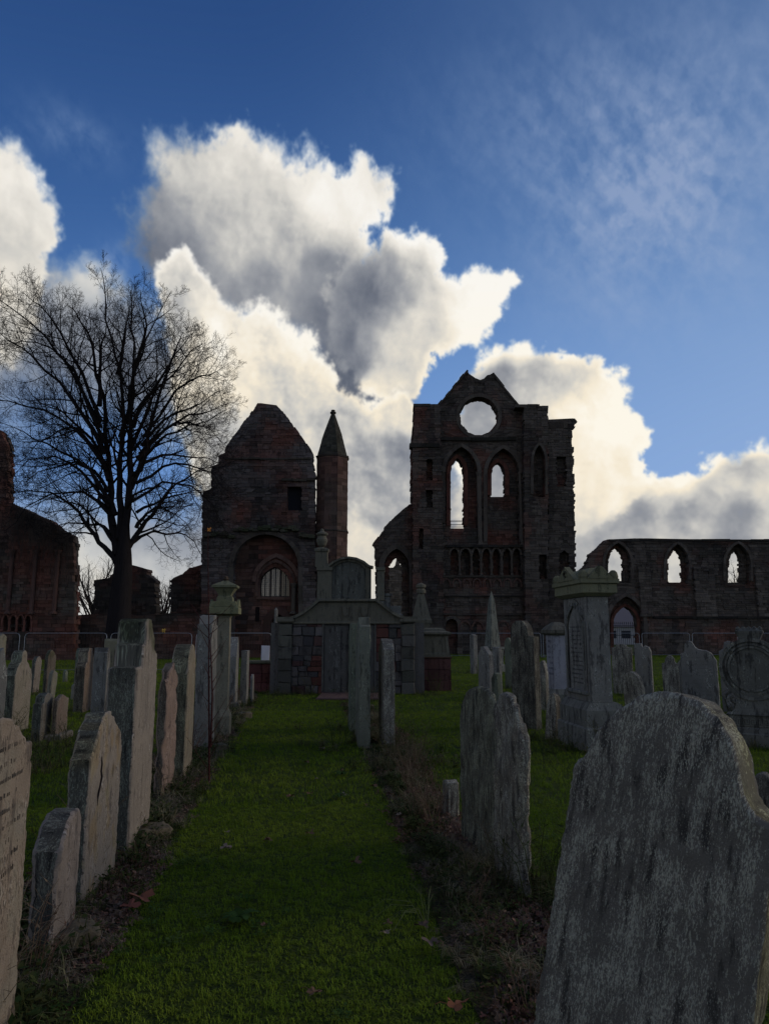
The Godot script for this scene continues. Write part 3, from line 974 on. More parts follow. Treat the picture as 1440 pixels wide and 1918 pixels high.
	arch_part(t, "lancet_arch", [3.22, 8.84, 3.26, 10.21, 3.31, 11.59, 3.35, 12.98, 3.39, 14.38, 3.36, 14.82, 3.26, 15.25, 3.07, 15.65, 2.82, 16, 2.51, 16.29, 2.15, 16.51, 1.77, 16.29, 1.45, 16, 1.18, 15.65, 0.97, 15.25, 0.84, 14.82, 0.79, 14.38, 0.76, 12.98, 0.73, 11.59, 0.7, 10.21, 0.67, 8.84], 0.3, -0.2, 0.10)
	arch_part(t, "lancet_inner_arch", [-1.08, 10.24, -1.06, 11.31, -1.05, 12.38, -1.03, 13.46, -1.01, 14.54, -1.02, 14.82, -1.06, 15.09, -1.14, 15.34, -1.25, 15.57, -1.38, 15.75, -1.53, 15.89, -1.69, 15.75, -1.83, 15.57, -1.94, 15.34, -2.03, 15.09, -2.08, 14.82, -2.1, 14.54, -2.12, 13.46, -2.14, 12.38, -2.15, 11.31, -2.17, 10.24], 0.32, -0.95, -0.66, RED)
	arch_part(t, "lancet_inner_arch", [2.32, 12.76, 2.33, 13.2, 2.34, 13.65, 2.36, 14.09, 2.37, 14.54, 2.36, 14.75, 2.31, 14.94, 2.23, 15.13, 2.12, 15.29, 1.99, 15.43, 1.84, 15.53, 1.67, 15.43, 1.53, 15.29, 1.42, 15.13, 1.33, 14.94, 1.27, 14.75, 1.25, 14.54, 1.24, 14.09, 1.23, 13.65, 1.22, 13.2, 1.21, 12.76], 0.32, -0.95, -0.66, RED)
	arch_part(t, "aisle_arch", [-5.58, 4.39, -5.58, 5, -5.57, 5.61, -5.57, 6.22, -5.57, 6.84, -5.6, 7.14, -5.69, 7.43, -5.84, 7.7, -6.03, 7.94, -6.28, 8.13, -6.56, 8.28, -6.84, 8.13, -7.09, 7.94, -7.29, 7.7, -7.44, 7.43, -7.53, 7.14, -7.56, 6.84, -7.56, 6.22, -7.56, 5.61, -7.56, 5, -7.56, 4.39], 0.42, -0.2, 0.14)
	arch_part(t, "door_arch", [-1.81, 1.07, -1.8, 1.36, -1.8, 1.65, -1.79, 1.94, -1.79, 2.23, -1.8, 2.37, -1.85, 2.5, -1.92, 2.61, -2.02, 2.69, -2.14, 2.75, -2.26, 2.77, -2.38, 2.75, -2.5, 2.69, -2.6, 2.61, -2.68, 2.5, -2.73, 2.37, -2.75, 2.23, -2.75, 1.94, -2.76, 1.65, -2.76, 1.36, -2.76, 1.07], 0.26, -0.2, 0.1)
	for q: Array in [[843, 858], [863, 880], [885, 897], [903.5, 917], [922.5, 936], [941.5, 956], [960, 974]]:
		var x0: float = (q[0] - 720.0) * 0.0425 - X
		var x1: float = (q[1] - 720.0) * 0.0425 - X
		var l := []
		for i in 9:
			var a := PI * i / 8.0
			l.append_array([lerpf(x1, x0, 0.5 - 0.5 * cos(a)), 7.77 + 0.52 * sin(a)])
		arch_part(t, "arcade_arch", l, 0.14, -0.1, 0.12)
	for u: float in [860.2, 882.3, 900.4, 919.8, 938.9, 958.0]:
		shaft(t, "arcade_column", Vector3((u - 720.0) * 0.0424 - X, 6.16, 0.02), 1.78, 0.09)
	# the band of blind lancets, the strings, and the row of round blind arches below
	for k in 8:
		var x0 := -2.93 + k * 0.80
		var l := []
		for i in 7:
			var a := PI * i / 6.0
			l.append_array([x0 + 0.30 + 0.26 * cos(a), 5.23 + 0.62 * pow(sin(a), 0.8)])
		arch_part(t, "blind_arch", l, 0.12, -0.05, 0.13, PINK * 0.8)
	for k in 5:
		var x0 := -1.65 + k * 1.0
		var l := []
		for i in 9:
			var a := PI * i / 8.0
			l.append_array([x0 + 0.42 + 0.40 * cos(a), 1.9 + 0.62 * sin(a)])
		arch_part(t, "blind_arch", l, 0.13, -0.05, 0.12, PINK * 0.75)
	ledge(t, "string_course", -2.64, 3.49, 8.37, 0.20, -0.1, 0.30, SOOT * 1.3)
	ledge(t, "string_course", -3.15, 3.62, 5.99, 0.16, -0.1, 0.22)
	ledge(t, "string_course", -3.15, 3.62, 4.47, 0.10, -0.1, 0.16, SOOT)
	ledge(t, "string_course", -3.15, 3.62, 3.06, 0.12, -0.1, 0.18)
	ledge(t, "string_course", -3.08, 3.2, 17.14, 0.26, -0.1, 0.28, SOOT * 1.2)
	# stair turret on the left, buttress and pier on the right
	wall_part(t, "stair_turret", [-5.36, -0.4, -5.25, 16.6, -5.03, 19.92, -2.99, 19.99, -2.99, 16.6, -2.89, 13.85, -2.95, -0.4], [
		[-4.15, 15.44, -3.68, 15.44, -3.69, 13.71, -4.17, 13.71], [-4.18, 12.92, -3.7, 12.92, -3.72, 11.52, -4.19, 11.52], [-4.78, 9.83, -4.48, 9.83, -4.5, 8.2, -4.79, 8.2]], 0.02, 0.75, {"jag": 0.05, "soot": 0.08, "red": 0.22})
	ledge(t, "turret_cornice", -5.51, -3.08, 16.42, 0.30, 0.0, 0.95, SOOT * 1.3)
	ledge(t, "turret_coping", -5.17, -3.13, 19.81, 0.22, -0.8, 0.85)
	wall_part(t, "buttress", [3.24, -0.4, 3.77, 19.86, 5.71, 19.86, 5.06, -0.4], [
		[4.27, 12.31, 4.37, 15.17, 4.39, 15.46, 4.45, 15.74, 4.53, 16, 4.63, 16.22, 4.75, 16.41, 4.89, 16.56, 5.02, 16.41, 5.13, 16.22, 5.22, 16, 5.28, 15.74, 5.32, 15.46, 5.32, 15.17, 5.22, 12.31], [4.59, 7.73, 5.19, 7.73, 5.12, 5.82, 4.53, 5.82]], 0.02, 0.9, {"jag": 0.05, "soot": 0.12, "red": 0.05})
	ledge(t, "buttress_coping", 3.05, 5.03, 19.72, 0.22, -0.6, 1.0)
	arch_part(t, "blind_arch", [5.23, 12.53, 5.25, 13.18, 5.28, 13.85, 5.3, 14.51, 5.32, 15.17, 5.32, 15.46, 5.28, 15.74, 5.22, 16, 5.13, 16.22, 5.02, 16.41, 4.89, 16.56, 4.75, 16.41, 4.63, 16.22, 4.53, 16, 4.45, 15.74, 4.39, 15.46, 4.37, 15.17, 4.35, 14.51, 4.32, 13.85, 4.3, 13.18, 4.28, 12.53], 0.2, 0.5, 1.0)
	wall_part(t, "corner_pier", [5.06, -0.4, 5.71, 18.81, 7.86, 18.88, 8.07, 18.54, 7.74, 17.95, 7.69, 17.77, 7.66, 16.06, 7.62, 11.96, 7.5, 7.17, 7.18, -0.4], [
		[6.34, 15.71, 7.12, 15.71, 7.02, 13.23, 6.25, 13.23], [6.16, 5.82, 6.23, 7.6, 6.24, 7.71, 6.28, 7.81, 6.35, 7.91, 6.43, 7.99, 6.53, 8.06, 6.64, 8.11, 6.75, 8.06, 6.84, 7.99, 6.92, 7.91, 6.97, 7.81, 7, 7.71, 7.01, 7.6, 6.94, 5.82]], 0.02, 0.6, {"jag": 0.09, "soot": 0.06})
	ledge(t, "pier_cornice", 4.96, 7.27, 18.04, 0.5, -0.5, 0.78)
	for x: float in [0.02, 0.15, -3.14, 3.43]:
		shaft(t, "wall_shaft", Vector3(x, 8.54, 0.1), 5.97, 0.11, GREY * 1.2)
	# sloping stones along the gable
	for s: Array in [[[-3.03, 20.18, -0.6, 23.17]], [[3.73, 19.76, 1.39, 22.91]]]:
		var a := Vector2(s[0][0], s[0][1])
		var b := Vector2(s[0][2], s[0][3])
		var m := mb()
		var n := 8
		var up := (b - a).normalized().orthogonal()
		up *= signf(up.y)
		for i in n:
			var p := a.lerp(b, i / float(n)) - up * 0.05
			var q := a.lerp(b, (i + 0.97) / n) - up * 0.05
			var th := rng.randf_range(0.12, 0.2)
			var c := GREY * rng.randf_range(0.6, 1.0)
			c.a = 1.0
			m.col = c
			var f := [p, q, q + up * th, p + up * th]
			if (f[1] - f[0]).cross(f[2] - f[0]) < 0:
				f = [q, p, p + up * th, q + up * th]
			var h := []
			for z: float in [0.1, -1.75]:
				for e: Vector2 in f:
					h.append(Vector3(e.x, e.y, z))
			m.hexa(h)
		part("coping", m.mesh(), M.masonry, t)
	var rails := mb(Color(0.03, 0.03, 0.03))
	for v: float in [10.72, 10.41, 10.23]:
		rails.tube([Vector3(-2.18, v, -1.3), Vector3(-0.95, v, -1.3)], [0.035, 0.035], 6)
	part("safety_rail", rails.mesh(), M.iron, t)


func build_gable_house() -> void:
	var X := -8.28
	var t := thing("gabled_building", "reddish stone gable with tall round recess and traceried window beside turret", "ruin", Vector3(X, 0, -50))
	wall_part(t, "wall", [-4.03, -0.26, -4.25, 6.19, -4.38, 11.48, -3.77, 11.52, -3.83, 13.19, -3.35, 13.27, -3.37, 14, -2.97, 14.08, -2.94, 14.56, -0.69, 17.78, 0.58, 17.7, 1.01, 17.27, 3.22, 14.27, 3.34, 13.73, 3.23, 13.62, 3.43, 12.54, 3.7, -0.26], [
		[-1.84, -0.26, -2.06, 6.12, -2.04, 6.51, -1.95, 6.88, -1.8, 7.24, -1.58, 7.56, -1.32, 7.84, -1, 8.06, -0.65, 8.23, -0.28, 8.33, 0.11, 8.37, 0.5, 8.33, 0.88, 8.23, 1.24, 8.06, 1.56, 7.84, 1.85, 7.56, 2.08, 7.24, 2.25, 6.88, 2.36, 6.51, 2.4, 6.12, 2.52, -0.26], [1.49, 11.71, 2.51, 11.71, 2.55, 10.05, 1.53, 10.05]], -0.7, 0.0, {"jag": 0.05, "red": 0.20, "soot": -0.02, "base": Color(0.14, 0.116, 0.104)})
	wall_part(t, "recess_wall", [-2.42, -0.28, -2.75, 9.07, 2.67, 9.07, 2.84, -0.28], [
		[-0.27, 4.12, -0.3, 5.07, -0.27, 5.3, -0.19, 5.53, -0.04, 5.73, 0.15, 5.92, 0.4, 6.07, 0.68, 6.18, 0.96, 6.07, 1.22, 5.92, 1.42, 5.73, 1.58, 5.53, 1.67, 5.3, 1.71, 5.07, 1.73, 4.12], [0.55, -0.28, 0.49, 2.16, 0.51, 2.32, 0.55, 2.48, 0.63, 2.63, 0.75, 2.76, 0.88, 2.87, 1.04, 2.95, 1.2, 2.87, 1.34, 2.76, 1.46, 2.63, 1.55, 2.48, 1.6, 2.32, 1.63, 2.16, 1.68, -0.28]], -1.4, -0.72, {"course": 0.3, "long": 0.7, "jag": 0.01, "rough": 0.012, "red": 0.5, "base": PINK * 0.8})
	wall_part(t, "upper_floor_wall", [0.66, 9.58, 0.59, 12.7, 3.09, 12.7, 3.14, 9.58], [], -1.9, -1.5, {"base": SOOT})
	arch_part(t, "recess_arch", [2.49, 1.15, 2.47, 2.38, 2.45, 3.62, 2.42, 4.86, 2.4, 6.12, 2.36, 6.47, 2.28, 6.81, 2.14, 7.14, 1.95, 7.44, 1.71, 7.71, 1.44, 7.94, 1.14, 8.12, 0.81, 8.26, 0.46, 8.34, 0.11, 8.37, -0.24, 8.34, -0.58, 8.26, -0.9, 8.12, -1.2, 7.94, -1.46, 7.71, -1.68, 7.44, -1.85, 7.14, -1.97, 6.81, -2.04, 6.47, -2.06, 6.12, -2.02, 4.86, -1.97, 3.62, -1.93, 2.38, -1.89, 1.15], 0.30, -0.3, 0.05)
	arch_part(t, "hood_mould", [2.23, 5.15, 2.17, 5.5, 2.04, 5.84, 1.82, 6.16, 1.53, 6.44, 1.18, 6.67, 0.78, 6.85, 0.39, 6.67, 0.05, 6.44, -0.23, 6.16, -0.43, 5.84, -0.55, 5.5, -0.58, 5.15], 0.28, -0.9, -0.55, PINK)
	arch_part(t, "hood_mould", [1.99, 4.19, 1.98, 4.42, 1.98, 4.65, 1.97, 4.88, 1.97, 5.11, 1.92, 5.4, 1.81, 5.69, 1.62, 5.95, 1.38, 6.18, 1.08, 6.37, 0.73, 6.52, 0.4, 6.37, 0.11, 6.18, -0.13, 5.95, -0.3, 5.69, -0.4, 5.4, -0.43, 5.11, -0.43, 4.88, -0.42, 4.65, -0.41, 4.42, -0.41, 4.19], 0.2, -0.9, -0.63, PINK * 0.8)
	for k in 3:
		arch_part(t, "door_arch", [1.67, 0.25, 1.66, 0.73, 1.65, 1.2, 1.64, 1.68, 1.63, 2.16, 1.6, 2.32, 1.55, 2.48, 1.46, 2.63, 1.34, 2.76, 1.2, 2.87, 1.04, 2.95, 0.88, 2.87, 0.75, 2.76, 0.63, 2.63, 0.55, 2.48, 0.51, 2.32, 0.49, 2.16, 0.5, 1.68, 0.52, 1.2, 0.53, 0.73, 0.54, 0.25].duplicate(), 0.17 + 0.17 * k, -1.0, -0.69 + 0.05 * k, PINK * (0.75 - 0.1 * k))
	var d := mb(Color(0.02, 0.018, 0.016))
	d.box(Vector3(0.43, 0, -1.45), Vector3(1.71, 3.1, -1.41))  # near-black sheet that paints the darkness inside the doorway
	part("doorway_dark", d.mesh(), M.plain, t)
	var slit := mb(Color(0.012, 0.011, 0.010))
	slit.box(Vector3(-0.57, 2.44, -0.9), Vector3(-0.3, 3.43, -0.685))  # near-black box, painted shade for the inside of the slit
	part("dark_slit", slit.mesh(), M.plain, t)
	var rw := Vector3(1.95, 10.97, -0.5)
	var sh := mb(Color(0.02, 0.021, 0.024))
	sh.box(rw - Vector3(0.52, 0.82, 0.04), rw + Vector3(0.52, 0.82, 0.0))  # near-black sheet in place of the unlit room behind the window
	part("window_dark", sh.mesh(), M.plain, t)
	ledge(t, "string_course", -2.92, 3.15, 13.65, 0.12, -0.1, 0.13)
	ledge(t, "window_hood", 1.13, 3.44, 12.12, 0.16, -0.1, 0.2)
	ledge(t, "window_sill", -0.51, 1.95, 3.94, 0.18, -0.9, -0.52, PINK)
	# the ragged weathered ledge above the recess, grown over
	for k in 34:
		var x := lerpf(-4.07, 3.49, (k + rng.randf()) / 34.0)
		var u := (x / 2.25 - 0.12)
		var y := 8.55 + (0.28 * sqrt(maxf(0.0, 1.0 - u * u)) if absf(u) < 1.0 else -0.2) + rng.randf_range(-0.15, 0.15)
		var m := mb(MOSS.lerp(GREY, rng.randf() * 0.7) * rng.randf_range(0.6, 1.1))
		m.cbox(Vector3(x - rng.randf_range(0.15, 0.3), y - 0.16, -0.05), Vector3(x + rng.randf_range(0.15, 0.3), y + rng.randf_range(0.02, 0.15), rng.randf_range(0.12, 0.34)), 0.04)
		part("ledge_stone", m.mesh(), M.masonry, t)
	shaft(t, "recess_column", Vector3(2.06, 2.95, -0.35), 2.08, 0.16, GREY)
	# leaded window of three lights
	var f := mb(Color(0.05, 0.045, 0.04))
	var ol := pv([1.73, 4.19, 1.72, 4.41, 1.72, 4.63, 1.71, 4.85, 1.71, 5.07, 1.67, 5.3, 1.58, 5.53, 1.42, 5.73, 1.22, 5.92, 0.96, 6.07, 0.68, 6.18, 0.4, 6.07, 0.15, 5.92, -0.04, 5.73, -0.19, 5.53, -0.27, 5.3, -0.3, 5.07, -0.29, 4.85, -0.29, 4.63, -0.28, 4.41, -0.27, 4.19])
	var y0 := 4.16
	var head := func(x: float) -> float:
		var top := y0
		for i in ol.size() - 1:
			var a := ol[i]
			var b := ol[i + 1]
			if (a.x - x) * (b.x - x) <= 0.0 and absf(a.x - b.x) > 1e-4:
				top = maxf(top, lerpf(a.y, b.y, (x - a.x) / (b.x - a.x)))
		return top
	var win := Node3D.new()
	win.name = "window"
	win.position = Vector3(0, 0, -1.0)
	t.add_child(win, true)
	var edges := [-0.28, 0.37, 1.06, 1.7]
	var fr := mb()
	ring(fr, [1.69, 4.14, 1.69, 4.37, 1.68, 4.6, 1.68, 4.84, 1.67, 5.07, 1.64, 5.29, 1.54, 5.5, 1.4, 5.7, 1.2, 5.87, 0.96, 6.02, 0.68, 6.13, 0.41, 6.02, 0.18, 5.87, -0.02, 5.7, -0.15, 5.5, -0.24, 5.29, -0.26, 5.07, -0.26, 4.84, -0.25, 4.6, -0.24, 4.37, -0.24, 4.14], 0.1, -0.12, 0.12, Color(0.05, 0.045, 0.04))
	fr.box(Vector3(edges[0] - 0.05, y0 - 0.14, -0.12), Vector3(edges[3] + 0.05, y0 + 0.03, 0.12))
	part("frame", fr.mesh(), M.masonry, win)
	for k: int in [1, 2]:
		var m := mb(Color(0.06, 0.05, 0.045))
		m.cbox(Vector3(edges[k] - 0.045, y0, -0.1), Vector3(edges[k] + 0.045, head.call(edges[k]), 0.1), 0.02)
		part("mullion", m.mesh(), M.masonry, win)
	for k in 3:
		var x0: float = edges[k] + (0.03 if k > 0 else -0.06)
		var x1: float = edges[k + 1] - (0.03 if k < 2 else -0.06)
		var g := mb(Color(1, 1, 1))
		var poly := PackedVector2Array([Vector2(x0, y0 - 0.12)])
		poly.append(Vector2(x1, y0 - 0.12))
		for i in 7:
			var x := lerpf(x1, x0, i / 6.0)
			poly.append(Vector2(x, maxf(y0 + 0.05, head.call(clampf(x, edges[0] + 0.02, edges[3] - 0.02)) + 0.04)))
		g.prism(poly, -0.004, 0.004)
		part("pane", g.mesh(), M.glass if k < 2 else M.glass_dim, win)
		var lead := mb(Color(0.02, 0.02, 0.02))
		var nx := 5
		for i in nx:
			var x := lerpf(x0, x1, (i + 0.5) / nx)
			lead.box(Vector3(x - 0.011 - (0.03 if i == 2 else 0.0), y0, 0.008), Vector3(x + 0.011 + (0.03 if i == 2 else 0.0), head.call(x), 0.03))
		var y := y0 + 0.1
		while y < head.call((x0 + x1) * 0.5):
			lead.box(Vector3(x0, y, 0.008), Vector3(x1, y + 0.016, 0.024))
			y += 0.145
		stuff(part("leading", lead.mesh(), M.iron, win))


func round_masonry(m: Mb, at: Vector3, prof: Array, sides: int, per: int, course: float, base: Color, red: float, turn := 0.0) -> void:
	var y: float = prof[0][1]
	var top: float = prof[-1][1]
	var rad := func(yy: float) -> float:
		for i in prof.size() - 1:
			if yy <= prof[i + 1][1]:
				return lerpf(prof[i][0], prof[i + 1][0], (yy - prof[i][1]) / maxf(1e-4, prof[i + 1][1] - prof[i][1]))
		return prof[-1][0]
	while y < top - 0.02:
		var h := minf(course * rng.randf_range(0.8, 1.2), top - y)
		var r0: float = rad.call(y + 0.001)
		var r1: float = rad.call(y + h)
		for s in sides:
			var a0 := TAU * s / sides + turn
			var a1 := TAU * (s + 1) / sides + turn
			var d0 := Vector3(sin(a0), 0, cos(a0))
			var d1 := Vector3(sin(a1), 0, cos(a1))
			var t0 := 0.0
			for i in per:
				var t1 := 1.0 if i == per - 1 else (i + 1.0 + rng.randf_range(-0.25, 0.25)) / per
				var out := 1.0 + rng.randf_range(-0.012, 0.014)
				var e0 := d0.lerp(d1, t0)
				var e1 := d0.lerp(d1, t1)
				var c := base.lerp(RED, clampf(red + 0.4 * noise_a.get_noise_3d(e0.x * 4.0, y * 3.0, e0.z * 4.0), 0.0, 1.0) * signf(red))
				c *= rng.randf_range(0.65, 1.25)
				c.a = 1.0
				m.col = c
				var b := 0.75
				m.hexa([at + e0 * r0 * out + Vector3(0, y, 0), at + e1 * r0 * out + Vector3(0, y, 0), at + e1 * r1 * out + Vector3(0, y + h - 0.006, 0), at + e0 * r1 * out + Vector3(0, y + h - 0.006, 0),
					at + e0 * r0 * b + Vector3(0, y, 0), at + e1 * r0 * b + Vector3(0, y, 0), at + e1 * r1 * b + Vector3(0, y + h, 0), at + e0 * r1 * b + Vector3(0, y + h, 0)])
				t0 = t1
		y += h


func build_turret() -> void:
	var t := thing("stair_tower", "slender octagonal tower with stone spire right of the reddish gable", "tower", Vector3(-3.71, 0, -51))
	var r := 1.09 / cos(PI / 8)
	var m := mb()
	round_masonry(m, Vector3.ZERO, [[r, -0.2], [r, 8.62]], 8, 2, 0.26, GREY, 0.45, PI / 8)
	stuff(part("lower_shaft", m.mesh(), M.masonry, t))
	m = mb()
	round_masonry(m, Vector3.ZERO, [[r * 0.985, 8.62 + 0.1], [r * 0.985, 13.93]], 8, 2, 0.26, GREY, 0.4, PI / 8)
	stuff(part("upper_shaft", m.mesh(), M.masonry, t))
	m = mb(GREY * 0.7)
	m.lathe([[r * 0.9, 0.0], [r * 1.06, 0.03], [r * 1.06, 0.12], [r * 0.9, 0.16]], 8, Vector3(0, 8.62 - 0.03, 0), true, PI / 8)
	part("string_course", m.mesh(), M.masonry, t)
	m = mb(GREY * 0.75)
	m.lathe([[r * 0.9, 0.0], [r * 1.03, 0.04], [r * 1.07, 0.16], [r * 0.9, 0.2]], 8, Vector3(0, 13.93 - 0.04, 0), true, PI / 8)
	part("eaves_course", m.mesh(), M.masonry, t)
	m = mb()
	round_masonry(m, Vector3.ZERO, [[r * 0.97, 14.05], [r * 0.60, 15.71], [0.13, 17.3]], 8, 2, 0.17, Color(0.072, 0.066, 0.050), 0.0, PI / 8)
	stuff(part("spire", m.mesh(), M.masonry, t))
	m = mb(GREY * 0.6)
	m.lathe([[0.12, 0.0], [0.22, 0.06], [0.22, 0.16], [0.13, 0.2], [0.15, 0.3], [0.0, 0.36]], 10, Vector3(0, 17.26, 0))
	part("finial", m.mesh(), M.masonry, t)


func build_left_ruin() -> void:
	var X := -21.86
	var t := thing("ruined_nave_wall", "broken red wall with pointed niches at left edge behind bare tree", "ruin", Vector3(X, 0, -46))
	var outer := [-8.07, -0.26, -9.79, 15.58, -5.24, 15.22, -3.32, 14.79, -2.96, 14.58, -2.78, 14.08, -2.49, 13.51, -2.23, 10.07, -2.12, 9.89, -1.31, 9.58, -0.42, 9.13, 0.66, 8.76, 1.25, 8.14, 1.74, 7.97, 2.16, 7.76, 2.78, -0.26]
	wall_part(t, "wall", outer, [
		[-2.26, 1.78, -2.31, 2.31, -2.31, 2.39, -2.3, 2.48, -2.28, 2.56, -2.25, 2.63, -2.21, 2.69, -2.16, 2.73, -2.11, 2.69, -2.06, 2.63, -2.02, 2.56, -1.98, 2.48, -1.96, 2.39, -1.94, 2.31, -1.9, 1.78], [-1.8, 1.78, -1.84, 2.31, -1.85, 2.39, -1.84, 2.48, -1.82, 2.56, -1.79, 2.63, -1.75, 2.69, -1.7, 2.73, -1.64, 2.69, -1.59, 2.63, -1.55, 2.56, -1.52, 2.48, -1.49, 2.39, -1.48, 2.31, -1.44, 1.78], [-1.34, 1.78, -1.38, 2.31, -1.38, 2.39, -1.37, 2.48, -1.35, 2.56, -1.32, 2.63, -1.28, 2.69, -1.23, 2.73, -1.18, 2.69, -1.13, 2.63, -1.09, 2.56, -1.05, 2.48, -1.03, 2.39, -1.01, 2.31, -0.97, 1.78], [-0.87, 1.78, -0.91, 2.31, -0.92, 2.39, -0.91, 2.48, -0.89, 2.56, -0.85, 2.63, -0.81, 2.69, -0.77, 2.73, -0.71, 2.69, -0.66, 2.63, -0.62, 2.56, -0.59, 2.48, -0.56, 2.39, -0.55, 2.31, -0.51, 1.78], [-0.41, 1.78, -0.45, 2.31, -0.45, 2.39, -0.44, 2.48, -0.42, 2.56, -0.39, 2.63, -0.35, 2.69, -0.3, 2.73, -0.25, 2.69, -0.2, 2.63, -0.15, 2.56, -0.12, 2.48, -0.1, 2.39, -0.08, 2.31, -0.04, 1.78]
		], -0.4, 0.0, {"jag": 0.08, "red": 0.62, "soot": 0.16, "base": GREY})
	wall_part(t, "inner_wall", outer, [], -0.85, -0.42, {"jag": 0.1, "red": 0.7, "base": GREY})
	ledge(t, "string_course", -8.42, 0.03, 2.83, 0.14, -0.1, 0.14, RED)
	for q: Array in [[-8, 3], [6, 17], [20, 31], [34, 45], [48, 59]]:
		var x0: float = (q[0] - 720.0) * 0.0332 - X
		var x1: float = (q[1] - 720.0) * 0.0332 - X
		var l := []
		for i in 9:
			var a := PI * i / 8.0
			l.append_array([lerpf(x1, x0, 0.5 - 0.5 * cos(a)), 2.31 + 0.45 * pow(sin(a), 0.8)])
		arch_part(t, "niche_arch", l, 0.07, -0.1, 0.06, RED * 1.2)
		shaft(t, "niche_column", Vector3(x1 + 0.05, 1.75, 0.0), 0.62, 0.05, RED * 1.3)
	for u: float in [22.0, 66.0, 108.0]:
		shaft(t, "wall_shaft", Vector3((u - 720.0) * 0.03354 - X, 2.83, 0.1), 4.0, 0.13, RED.lerp(GREY, 0.5))

	var vine := thing("dead_creeper", "tangle of bare hanging creeper stems draped over the broken red wall", "creeper", Vector3(X, 0, -45.9))
	var vm := mb(Color(0.060, 0.050, 0.040))
	for k in 170:
		var u := rng.randf_range(20.0, 134.0)
		var x := (u - 720.0) * 0.03387 - X
		var top := lerpf(9.79, 7.73, (u - 15.0) / 122.0) + 0.08
		var long := rng.randf_range(0.8, 4.2)
		var path := [Vector3(x, top, -0.2), Vector3(x + rng.randfn() * 0.08, top + 0.05, 0.12)]
		var rad := [0.012, 0.014]
		for j in 4:
			var f := (j + 1) / 4.0
			path.append(Vector3(x + rng.randfn() * 0.16 + 0.25 * sin(f * 3.0 + u), top - long * f, 0.15 + rng.randf() * 0.15))
			rad.append(lerpf(0.014, 0.005, f))
		vm.tube(path, rad, 4)
	stuff(part("stems", vm.mesh(), M.plain, vine))

	var b := thing("wall_fragment", "dark broken wall stump right behind the bare tree trunk", "ruin", Vector3(-18.86, 0, -54))
	wall_part(b, "wall", [-2.16, -0.41, -2.47, 5.53, -1.45, 5.57, -1.16, 6, 0.07, 6.64, 0.79, 6.48, 1.35, 6.32, 1.45, 5.89, 1.98, 5.53, 2.36, -0.41], [], -1.2, 0.0, {"jag": 0.10, "base": SOOT.lerp(GREY, 0.55), "red": 0.05})
	b = thing("wall_fragment", "dark broken wall with sloping top joining the reddish gable's left side", "ruin", Vector3(-14.12, 0, -53))
	wall_part(b, "wall", [-1.16, -0.37, -1.37, 5.54, -0.42, 5.92, -0.09, 6.31, 0.68, 6.54, 1.14, 6.62, 1.71, 6.85, 1.99, -0.37], [], -1.2, 0.0, {"jag": 0.10, "base": SOOT.lerp(GREY, 0.5), "red": 0.1})
	b = thing("low_wall", "long low dark stone wall behind the fence below the bare tree", "wall", Vector3(-16.08, 0, -47.5))
	wall_part(b, "wall", [-3.63, -0.33, -3.84, 2.8, -1.79, 2.9, 0.28, 2.77, 2.68, 2.94, 4.81, 2.87, 4.93, -0.33], [], -0.7, 0.0, {"jag": 0.06, "base": SOOT.lerp(GREY, 0.5), "red": 0.12})
	b = thing("wall_fragment", "pale distant stump of wall seen through the low aisle arch", "ruin", Vector3(1.04, 0, -72))
	wall_part(b, "wall", [-1.81, -0.34, -1.83, 7.98, -0.62, 7.98, -0.04, 8.09, 0.12, 8.83, 0.33, 8.83, 0.49, 8.4, 0.75, 7.88, 2.64, 7.77, 2.58, -0.34], [], -1.0, 0.0, {"jag": 0.08, "base": Color(0.27, 0.225, 0.17)})


